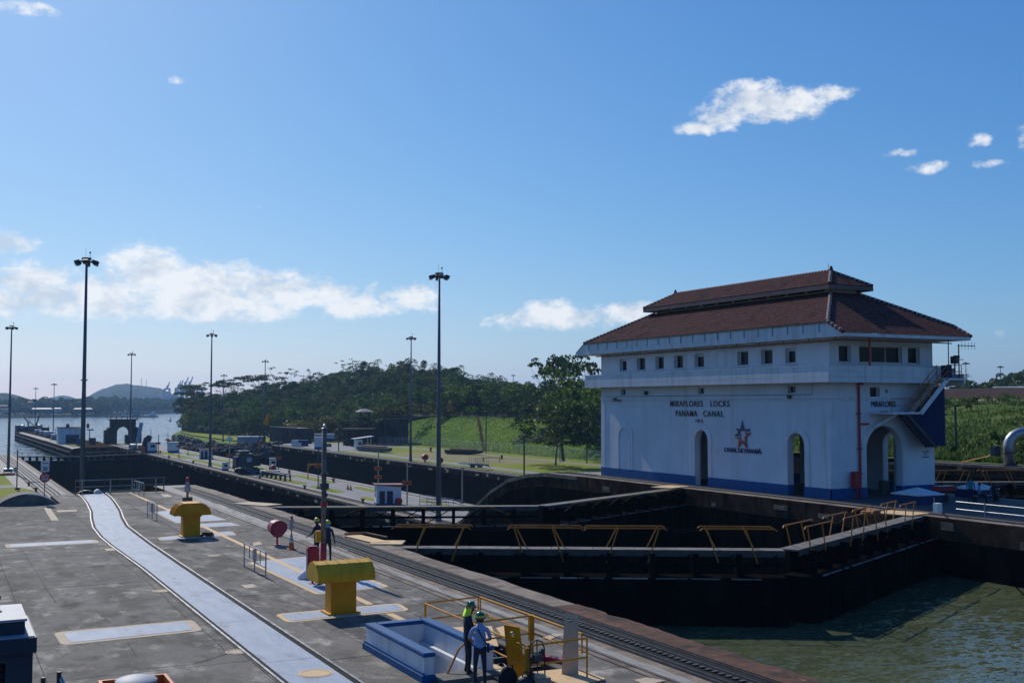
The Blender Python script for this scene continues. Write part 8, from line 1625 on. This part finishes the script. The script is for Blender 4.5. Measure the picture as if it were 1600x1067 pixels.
for lb, q, h in (('left one of two thin radio masts on the big blue hill', (635.74, 4111.47, 71.19), 24), ('right one of two thin radio masts on the big blue hill', (650.84, 4103.75, 68.94), 20)):
    q = Vector(q); t = thing('radio_mast', lb, 'radio mast', tuple(q)); part('shaft', 'crane', t, lambda m: m.tube([q - Vector((0, 0, 6)), q + Vector((0, 0, h))], 0.9, 4)); part('ring', 'crane', t, lambda m: m.box(q.x - 1.6, q.x + 1.6, q.y - 1, q.y + 1, q.z + h * 0.6, q.z + h * 0.66))
# houses on the shore
def shore_house(label, c, w_, h, wallm, roofm):
    c = Vector(c); t = thing('shore_building', label, 'building', tuple(c)); part('wall', wallm, t, lambda m: m.box(c.x - w_ / 2, c.x + w_ / 2, c.y, c.y + 10, c.z - 2, c.z + h)); part('roof', roofm, t, lambda m: m.add([(c.x - w_ * .54, c.y - 1, c.z + h), (c.x + w_ * .54, c.y - 1, c.z + h), (c.x + w_ * .54, c.y + 11, c.z + h), (c.x - w_ * .54, c.y + 11, c.z + h), (c.x - w_ * .45, c.y + 5, c.z + h * 1.55), (c.x + w_ * .45, c.y + 5, c.z + h * 1.55)], [(0, 3, 2, 1), (0, 1, 5, 4), (1, 2, 5), (2, 3, 4, 5), (3, 0, 4)])); part('opening', 'glass', t, lambda m: [m.box(c.x - w_ * .4 + k_ * w_ * .2, c.x - w_ * .4 + k_ * w_ * .2 + w_ * .08, c.y - 0.1, c.y - 0.02, c.z + h * .25, c.z + h * .7) for k_ in range(5)])
shore_house('long pale grey-roofed warehouse on the far shore behind the pier masts', (122.27, 1599.79, -3.54), 24, 2.6, 'machine', 'machinetop')
shore_house('ochre-roofed house at the left edge of the far shore', (75.60, 1623.66, -0.17), 12, 3, 'path', 'path')
shore_house('pale low house left of the warehouse on the far shore', (79.17, 1616.22, -3.50), 12, 2.2, 'machinetop', 'path')
shore_house('small ochre house half hidden in the shore woods, right of the left-edge mast', (108.60, 1618.02, 2.33), 6, 5, 'path', 'path')
shore_house('white gabled house right of the warehouse on the far shore', (140.10, 1588.43, -2.68), 9, 2.2, 'machinetop', 'machinetop')
shore_house('long grey-roofed jetty building right of the tallest mast\'s foot', (170.38, 1575.18, -4.38), 22, 3.2, 'machine', 'greyblue')
for i, (q, lb) in enumerate((((91.04, 1593.30, -7.13), 'leftmost of the glinting white boats moored on the far shore'), ((94.75, 1591.40, -7.13), 'middle one of the glinting white boats on the far shore'), ((98.45, 1589.51, -6.72), 'right one of the glinting white boats on the far shore'))):
    q = Vector(q); t = thing('moored_boat', lb, 'boat', tuple(q)); part('hull', 'white', t, lambda m: m.add([q + Vector(p) for p in ((-2.2, -.8, 0), (2.2, -.8, 0), (1.6, 0.8, -1), (-1.6, .8, -1), (-2.2, .8, 0), (2.2, .8, 0))], [(0, 1, 2, 3), (3, 2, 5, 4), (0, 4, 5, 1), (0, 3, 4), (1, 5, 2)])); part('cabin', 'white', t, lambda m: m.rbox(q + Vector((0, 0, 0.7)), (2, 1, 1.3)))
# dredging barge train on the water and a buoy
dg_ = thing('dredger_barge', 'long low dark barge with cranes and a white tug house lying across the channel', 'barge', (220.74, 1504.51, -11.04)); dq = Vector((192.22, 1519.09, -10.63)); de = Vector((250.71, 1489.18, -11.04)); dv = (de - dq)
dq.z = de.z = -11.0
part('hull', 'black', dg_, lambda m: m.bar(dq + Vector((0, 0, 0.7)), de + Vector((0, 0, 0.7)), 9, 1.7)); part('rust_band', 'rust', dg_, lambda m: m.bar(dq.lerp(de, .5) + Vector((0, -4.7, 1.4)), dq.lerp(de, .97) + Vector((0, -4.7, 1.4)), 0.3, 0.5))
part('deckhouse', 'white', dg_, lambda m: (m.bar(dq.lerp(de, .86) + Vector((0, 0, 3.3)), dq.lerp(de, .96) + Vector((0, 0, 3.3)), 5, 3.6), m.bar(dq.lerp(de, .90) + Vector((0, 0, 6)), dq.lerp(de, .94) + Vector((0, 0, 6)), 4, 2.2), m.bar(dq.lerp(de, .30) + Vector((0, 0, 2.6)), dq.lerp(de, .38) + Vector((0, 0, 2.6)), 4, 2))); part('conveyor', 'machinetop', dg_, lambda m: m.bar(dq.lerp(de, .70) + Vector((0, 0, 2)), dq.lerp(de, .86) + Vector((0, 0, 5.4)), 2, 1)); part('crane_house', 'crane', dg_, lambda m: (m.bar(dq.lerp(de, .52) + Vector((0, 0, 4.5)), dq.lerp(de, .66) + Vector((0, 0, 4.5)), 5, 6), m.bar(dq.lerp(de, .61) + Vector((0, 0, 4)), dq.lerp(de, .61) + Vector((0, 0, 15)), 2.2), m.bar(dq.lerp(de, .41) + Vector((0, 0, 2)), dq.lerp(de, .41) + Vector((0, 0, 14)), 1.2), m.bar(dq.lerp(de, .2) + Vector((0, 0, 2)), dq.lerp(de, .2) + Vector((0, 0, 17)), 0.7)))
by = Vector((211.93, 1183.28, -9.69)); by.z = -11.4; t = thing('buoy', 'small dark buoy alone on the channel left of the wooded point', 'buoy', tuple(by)); part('float', 'black', t, lambda m: m.lathe([(0, 0.9), (1.5, 0.8), (1.6, 0.0), (0, -0.3)], tuple(by), 10)); part('top_mark', 'steel', t, lambda m: (m.tube([by + Vector((0, 0, .8)), by + Vector((0, 0, 3.4))], 0.3, 5), m.lathe([(0, 1.2), (0.7, 0.9), (0.7, 0)], tuple(by + Vector((0, 0, 2.6))), 8)))

# ================================================================== TREES
def crown_mesh(name, kind, seed, m_):
    r = np.random.default_rng(seed)
    if kind == 'dense': C_ = r.normal(size=(15, 3)) * np.array([0.24, 0.24, 0.17]) + np.array([0, 0, 0.62]); rr = r.uniform(0.12, 0.24, (15, 1)); per, sz, fl = 90, 0.030, 0.8
    elif kind == 'umbrella':
        C_ = r.normal(size=(24, 3)) * np.array([0.27, 0.27, 0.05]) + np.array([0, 0, 0.85]); rr = r.uniform(0.09, 0.19, (24, 1)); per, sz, fl = 55, 0.028, 0.42
    elif kind == 'tall': C_ = np.stack([r.normal(size=14) * 0.15, r.normal(size=14) * 0.15, r.uniform(0.35, 0.95, 14)], 1); rr = r.uniform(0.10, 0.17, (14, 1)); per, sz, fl = 75, 0.030, 0.9
    elif kind == 'bush': C_ = r.normal(size=(10, 3)) * np.array([0.30, 0.30, 0.10]) + np.array([0, 0, 0.34]); rr = r.uniform(0.16, 0.26, (10, 1)); per, sz, fl = 80, 0.04, 0.9
    else: C_ = r.normal(size=(40, 3)) * np.array([0.24, 0.24, 0.16]) + np.array([0, 0, 0.70]); rr = r.uniform(0.05, 0.11, (40, 1)); per, sz, fl = 24, 0.024, 0.55
    V = leaf_cloud(C_, rr, per, sz, fl, seed + 50); return numpy_mesh(name, V, 4, [m_]), C_
def trunk_mesh(C_, seed, thick=0.022, lean=0.05):
    m = MB(); rn = random.Random(seed); base = Vector((0, 0, -0.06)); f = Vector((rn.uniform(-lean, lean), rn.uniform(-lean, lean), 0.38)); m.tube([base, base.lerp(f, 0.5) + Vector((0.01, 0, 0)), f], [thick * 1.3, thick, thick * 0.8], 6)
    for c in C_[:9]:
        c = Vector(c); mid = f.lerp(c, 0.5) + Vector((0, 0, 0.03)); m.tube([f, mid, c], [thick * 0.6, thick * 0.4, thick * 0.15], 4)
    me = bpy.data.meshes.new('trunk'); me.from_pydata(m.v, [], m.f); me.materials.append(M['bark']); return me
PROTO = []
for i, (k_, m_) in enumerate((('dense', 'leafdark'), ('dense', 'leafmid'), ('dense', 'leafdark'), ('umbrella', 'leafdark'), ('umbrella', 'leafolive'), ('tall', 'leafdark'), ('tall', 'leafmid'), ('sparse', 'leafolive'), ('sparse', 'leafdark'), ('dense', 'leafolive'), ('bush', 'leafmid'), ('bush', 'leafpale'), ('bush', 'leafolive'))):
    cm, C_ = crown_mesh('crown', k_, 100 + i, m_); PROTO.append((k_, m_, cm, trunk_mesh(C_, i, 0.013 if k_ in ('umbrella', 'sparse', 'tall') else 0.02)))
KIND = {'leafdark': 'dark green', 'leafmid': 'mid green', 'leafolive': 'olive green', 'leafpale': 'pale flowering'}
FORM = {'dense': 'dense round-crowned tree in the wood covering the ridge', 'umbrella': 'flat umbrella-crowned tree in the wood covering the ridge', 'tall': 'narrow tall tree in the wood covering the ridge', 'sparse': 'open thin-leaved tree in the wood covering the ridge', 'bush': 'bush in the undergrowth of the wooded ridge'}
def tree(pi, p, h, rz, label=None, group=None, name='tree', w_=None):
    k_, m_, cm, tm_ = PROTO[pi]; w_ = w_ or h
    t = thing(name, label or (KIND[m_] + ' ' + FORM[k_]), 'bush' if k_ == 'bush' else 'tree', p, rz, group=group or ('trees of the wooded ridge' if k_ != 'bush' else 'bushes of the wooded ridge'))
    c = bpy.data.objects.new('crown', cm); COL.objects.link(c); c.parent = t; c.scale = (w_, w_, h)
    if k_ != 'bush': b = bpy.data.objects.new('trunk', tm_); COL.objects.link(b); b.parent = t; b.scale = (w_, w_, h)
    return t
rn = random.Random(17); cnt = 0; spots = []
for i in range(4000):
    u, v = rn.random(), rn.random() ** 0.9
    p = ridge(u, v)
    if v < 0.03 and rn.random() < 0.5: continue
    if 0.50 < u < 0.84 and v > 0.74 and rn.random() < 0.78: continue
    if any((p[0] - q[0]) ** 2 + (p[1] - q[1]) ** 2 < 6.2 ** 2 for q in spots): continue
    spots.append((p[0], p[1], p[2], u, v))
    if len(spots) >= 800: break
def seen(q): u, v = q[3], q[4]; return (1.0 - abs(v - 0.95) * 1.2 if v > 0.75 else (1.1 if v < 0.16 else 0.45)) + 0.25 * rn.random()
spots.sort(key=lambda q: -seen(q))
for q in spots[:285]:
    u, v = q[3], q[4]
    pi = rn.choice([0, 1, 2, 2, 0, 9, 5, 6, 1]) if v < 0.8 else rn.choice([0, 2, 3, 4, 7, 8, 5, 1, 0, 2])
    if u > 0.45 and u < 0.85 and v > 0.8: pi = rn.choice([10, 11, 1, 7, 10, 9, 12, 10]);
    h = rn.uniform(8, 12) if PROTO[pi][0] != 'bush' else rn.uniform(4.0, 6.5)
    if PROTO[pi][0] in ('umbrella', 'tall'): h *= 1.08
    wh = ['by the sea end', 'above the rock bank', 'behind the low white shed', 'behind the slatted block', 'behind the white box trailer', 'behind the lookout', 'above the left of the embankment', 'above the middle of the embankment', 'above the right of the embankment', 'left of the control house'][min(9, int(u * 10.6))]
    lv = 'on the skyline' if v > 0.8 else ('on the upper slope' if v > 0.5 else ('halfway up the ridge' if v > 0.2 else 'at the foot of the ridge'))
    k0 = PROTO[pi]; fm = {'dense': 'round-crowned tree', 'umbrella': 'umbrella-crowned tree', 'tall': 'narrow tree', 'sparse': 'thin-leaved tree', 'bush': 'bush'}[k0[0]]
    tree(pi, (q[0], q[1], q[2] - 0.5), h, rn.uniform(0, 6.28), KIND[k0[1]] + ' ' + fm + ' ' + lv + ' ' + wh, w_=h * rn.uniform(0.9, 1.25))
rest = spots[285:]
for mt, sel, sd_ in (('leafdark', [q for i, q in enumerate(rest) if i % 3 == 0], 31), ('leafmid', [q for i, q in enumerate(rest) if i % 3 == 1], 32), ('leafolive', [q for i, q in enumerate(rest) if i % 3 == 2], 33)):
    P_ = np.array([[q[0], q[1], q[2] - 0.5] for q in sel]); hs_ = NR.uniform(7, 11.5, len(sel)) * np.array([0.6 if (0.45 < q[3] < 0.85 and q[4] > 0.8) else 1.0 for q in sel])
    woods('ridge_canopy', P_, hs_, 0.42, 170, mt, {'leafdark': 'dark green tree canopy filling the middle of the wooded ridge', 'leafmid': 'mid green tree canopy mixed through the wooded ridge', 'leafolive': 'olive green tree canopy mixed through the wooded ridge'}[mt], sd_, 6)
# undergrowth over the whole ridge
Q = []
for i in range(2600): u, v = rn.random(), rn.random() * 1.05; p = ridge(u, v); Q.append((p[0], p[1], p[2] - 0.3))
woods('ridge_undergrowth', np.array(Q), NR.uniform(2.5, 4.5, len(Q)), 0.45, 26, 'leafmid', 'tangled green undergrowth covering the ridge slope below the trees', 41, 2)
# pale flowering cane on the brow and at the foot
Q = []
for i in range(900):
    u = rn.uniform(0.46, 0.86); v = rn.uniform(0.74, 1.03); p = ridge(u, v); Q.append((p[0], p[1], p[2] + 0.5))
for i in range(60): u = rn.uniform(0.03, 0.10); p = ridge(u, rn.uniform(-0.01, 0.06)); Q.append((p[0], p[1], p[2]))
for i in range(70): u = rn.uniform(0.21, 0.30); p = ridge(u, rn.uniform(0.0, 0.14)); Q.append((p[0], p[1], p[2]))
woods('flowering_cane', np.array(Q), NR.uniform(2.6, 4.8, len(Q)), 0.34, 60, 'leafpale', 'pale plumed cane grass on the brow and foot of the ridge', 43, 3)
# recognisable single trees: (kind, crown-top point, height, width, turn, label)
for pi, top, h, w_, rz, lb in (
    (3, (136.20, 604.26, 19.15), 14, 17, 1.0, 'dark umbrella tree standing above the left end of the ridge, beside a mast head'),
    (3, (129.69, 652.52, 17.40), 12, 20, 2.0, 'wide dark tree at the seaward end of the ridge'),
    (4, (152.34, 596.00, 21.89), 14, 19, 2.6, 'flat-crowned tree on the skyline left of the mast before the slatted block'),
    (8, (161.78, 591.17, 23.60), 14, 18, 0.4, 'open domed tree on the skyline just right of the mast before the slatted block'),
    (8, (183.58, 602.49, 23.45), 12, 10, 1.4, 'thin ragged tree on the skyline between the open domed tree and the summit'),
    (7, (204.35, 591.87, 31.25), 12, 17, 0.4, 'thin crooked skyline tree at the left shoulder of the summit'),
    (6, (208.78, 589.60, 29.47), 11, 8, 1.1, 'narrow tree next to the thin crooked skyline tree'),
    (0, (228.65, 579.44, 31.25), 11, 12, 0.9, 'dark round tree on the summit behind the far lawn mast'),
    (5, (242.28, 583.70, 32.00), 9, 6, 0.9, 'single small dark tree standing alone on the brow right of the summit'),
    (3, (164.71, 286.42, 20.66), 22, 19, 0.9, 'tall dark umbrella tree on the skyline left of the control house roof'),
    (8, (161.68, 287.97, 17.45), 20, 12, 2.2, 'thin tall tree with open leaf tufts, left of the tall umbrella tree'),
    (0, (160.85, 277.16, 15.12), 18, 15, 2.2, 'dark dense tree against the left end of the control house gallery'),
    (0, (129.95, 227.82, 7.22), 13, 17, 1.2, 'big dark spreading tree behind the fence beside the flowering shrubs'),
    (8, (125.41, 223.40, 5.47), 12, 13, 2.9, 'sparse dark tree leaning over the end of the embankment'),
    (12, (166.74, 397.70, 8.10), 9, 14, 0.2, 'round olive tree on the top edge of the embankment'),
    (12, (136.03, 441.48, 1.69), 9, 20, 0.9, 'wide olive green tree behind the white box trailer'),
    (9, (155.65, 414.60, 5.87), 7, 12, 0.2, 'low olive tree behind the lookout'),
    (9, (173.95, 394.01, 6.39), 8, 11, 1.2, 'dark olive tree above the middle of the embankment')):
    tree(pi, (top[0], top[1], top[2] - h * (1.0 if PROTO[pi][0] not in ('bush',) else 0.75)), h, rz, lb, w_=w_)
for i, (a, s, lb) in enumerate((((129.68, 242.56, -3.71), 4.6, 'white-flowering shrub at the right foot of the embankment, left one'), ((129.24, 237.17, -3.67), 4.8, 'white-flowering shrub at the right foot of the embankment, right one'), ((134.21, 221.14, -3.63), 5.0, 'white-flowering shrub close to the left wall of the control house'))): tree(11, a, s, i * 1.1, lb, name='shrub', w_=s * 1.7)
for i, (a, s, lb) in enumerate((((127.53, 229.05, -4.09), 5.5, 'dark green shrub between the white shrubs and the big spreading tree'), ((131.21, 222.68, -3.93), 6.5, 'dark green shrub right of the big spreading tree'), ((141.42, 230.93, -2.29), 11, 'mid green bushy tree touching the control house\'s left wall'), ((149.84, 249.09, -1.33), 14, 'mid green tall bush behind the fence left of the control house'))): tree(10 if i < 2 else 1, a, s, i * 1.3, lb, name='shrub', w_=s * 1.5)
# woods to the right of the control house
Q = []; HS = []
for i in range(420):
    px_f = rn.random(); D = rn.uniform(430, 640); a = math.radians(27.086) + math.atan((1440 + 260 * px_f - 800) / 1750.0); x, y = D * math.sin(a) / math.cos(a - math.radians(27.086)), D * math.cos(a) / math.cos(a - math.radians(27.086))
    zt = 5.5 + (D - 430) / 210 * (17 * sm((px_f - 0.08) / 0.8)); Q.append((x, y, zt)); HS.append(rn.uniform(5, 8) * (0.75 if px_f < 0.2 else 1))
woods('right_woods', np.array(Q), np.array(HS), 0.7, 60, 'leafdark', 'dark wooded hill on the horizon right of the control house', 51, 5)
tree(1, (339.81, 297.95, 10.95), 5.5, 0.4, 'brighter green round tree on the horizon right of the outside stair', group='trees right of the stair', w_=9)
tree(0, (344.41, 306.83, 11.04), 4.5, 0.4, 'darker low tree on the horizon behind the outside stair', group='trees right of the stair', w_=8)
struct('right_hill_ground', 'forestfloor', lambda m: m.face([(310.18, 290.64, 8.71), (377.25, 256.34, 8.71), (622.72, 422.83, 19.61), (582.43, 443.44, 18.86), (535.30, 467.54, 11.70), (511.82, 479.55, 11.33)]))
# grass blades and weeds
def blades(name, P, h, w_, m_, label, seed, cat='grass'):
    r = np.random.default_rng(seed); n_ = len(P); a = r.random(n_) * 6.283; d = np.stack([np.cos(a), np.sin(a), np.zeros(n_)], 1) * (w_ * (0.6 + 0.8 * r.random(n_)))[:, None]
    tip = P + np.stack([r.normal(size=n_) * 0.35, r.normal(size=n_) * 0.35, np.ones(n_)], 1) * (h * (0.5 + 0.9 * r.random(n_)))[:, None]
    V = np.stack([P - d, P + d, tip + d * 0.25, tip - d * 0.25], 1); o = bpy.data.objects.new(name, numpy_mesh(name, V, 4, [m_])); COL.objects.link(o); return tag(o, label, cat, kind='stuff')
P_ = []
for i in range(110000):
    v = rn.random() ** 1.3; x = 109.5 + v * 96; y = -20 + rn.random() * (20 + x / 0.86)
    if abs(x - 197.3) < 1.6 and rn.random() < 0.9: continue
    cl = wave(x, y, 0.35, 1.0) + wave(x, y, 0.11, 1.2)
    if cl < -0.4 and rn.random() < 0.75: continue
    P_.append((x, y, fieldz(x, y) - 0.05))
P_ = np.array(P_); blades('tall_weeds', P_[::2], 0.75, 0.10, 'blade', 'tall rough weeds covering the slope right of the control house', 61); blades('tall_weeds', P_[1::2], 0.5, 0.13, 'leafmid', 'darker low weeds between the tall ones on the right-hand slope', 62)
Q = []; HS = []
for i in range(420):
    v = rn.random() ** 1.1; x = 112 + v * 80; y = 10 + rn.random() * (x / 0.86 - 10)
    if wave(x, y, 0.07, 1.0) < -0.1: continue
    Q.append((x, y, fieldz(x, y) - 0.3)); HS.append(rn.uniform(1.2, 2.6))
woods('field_scrub', np.array(Q), np.array(HS), 0.16, 90, 'blade', 'low scrubby mounds scattered over the slope right of the control house', 64, 3)
P_ = []
for i in range(40000):
    u, v = rn.random(), rn.random() * 0.95; p = emb(u, v); P_.append((p[0], p[1], p[2] - 0.03))
blades('embankment_turf', np.array(P_), 0.20, 0.10, 'leafmid', 'short turf tufts on the grass embankment', 63)

# ================================================================== AIR
hz = bpy.data.materials.new('haze_air'); hz.use_nodes = True; t_ = hz.node_tree; t_.nodes.clear(); o_ = t_.nodes.new('ShaderNodeOutputMaterial'); pv = t_.nodes.new('ShaderNodeVolumePrincipled')
pv.inputs['Color'].default_value = (0.34, 0.60, 1.0, 1); pv.inputs['Density'].default_value = 0.00009; pv.inputs['Anisotropy'].default_value = 0.45
t_.links.new(pv.outputs[0], o_.inputs['Volume'])
tag(part('haze', hz, None, lambda m: m.box(-2900, 3400, -1200, 5600, -23, 125)), 'thin blue haze filling the air over the whole place', 'haze', kind='stuff')
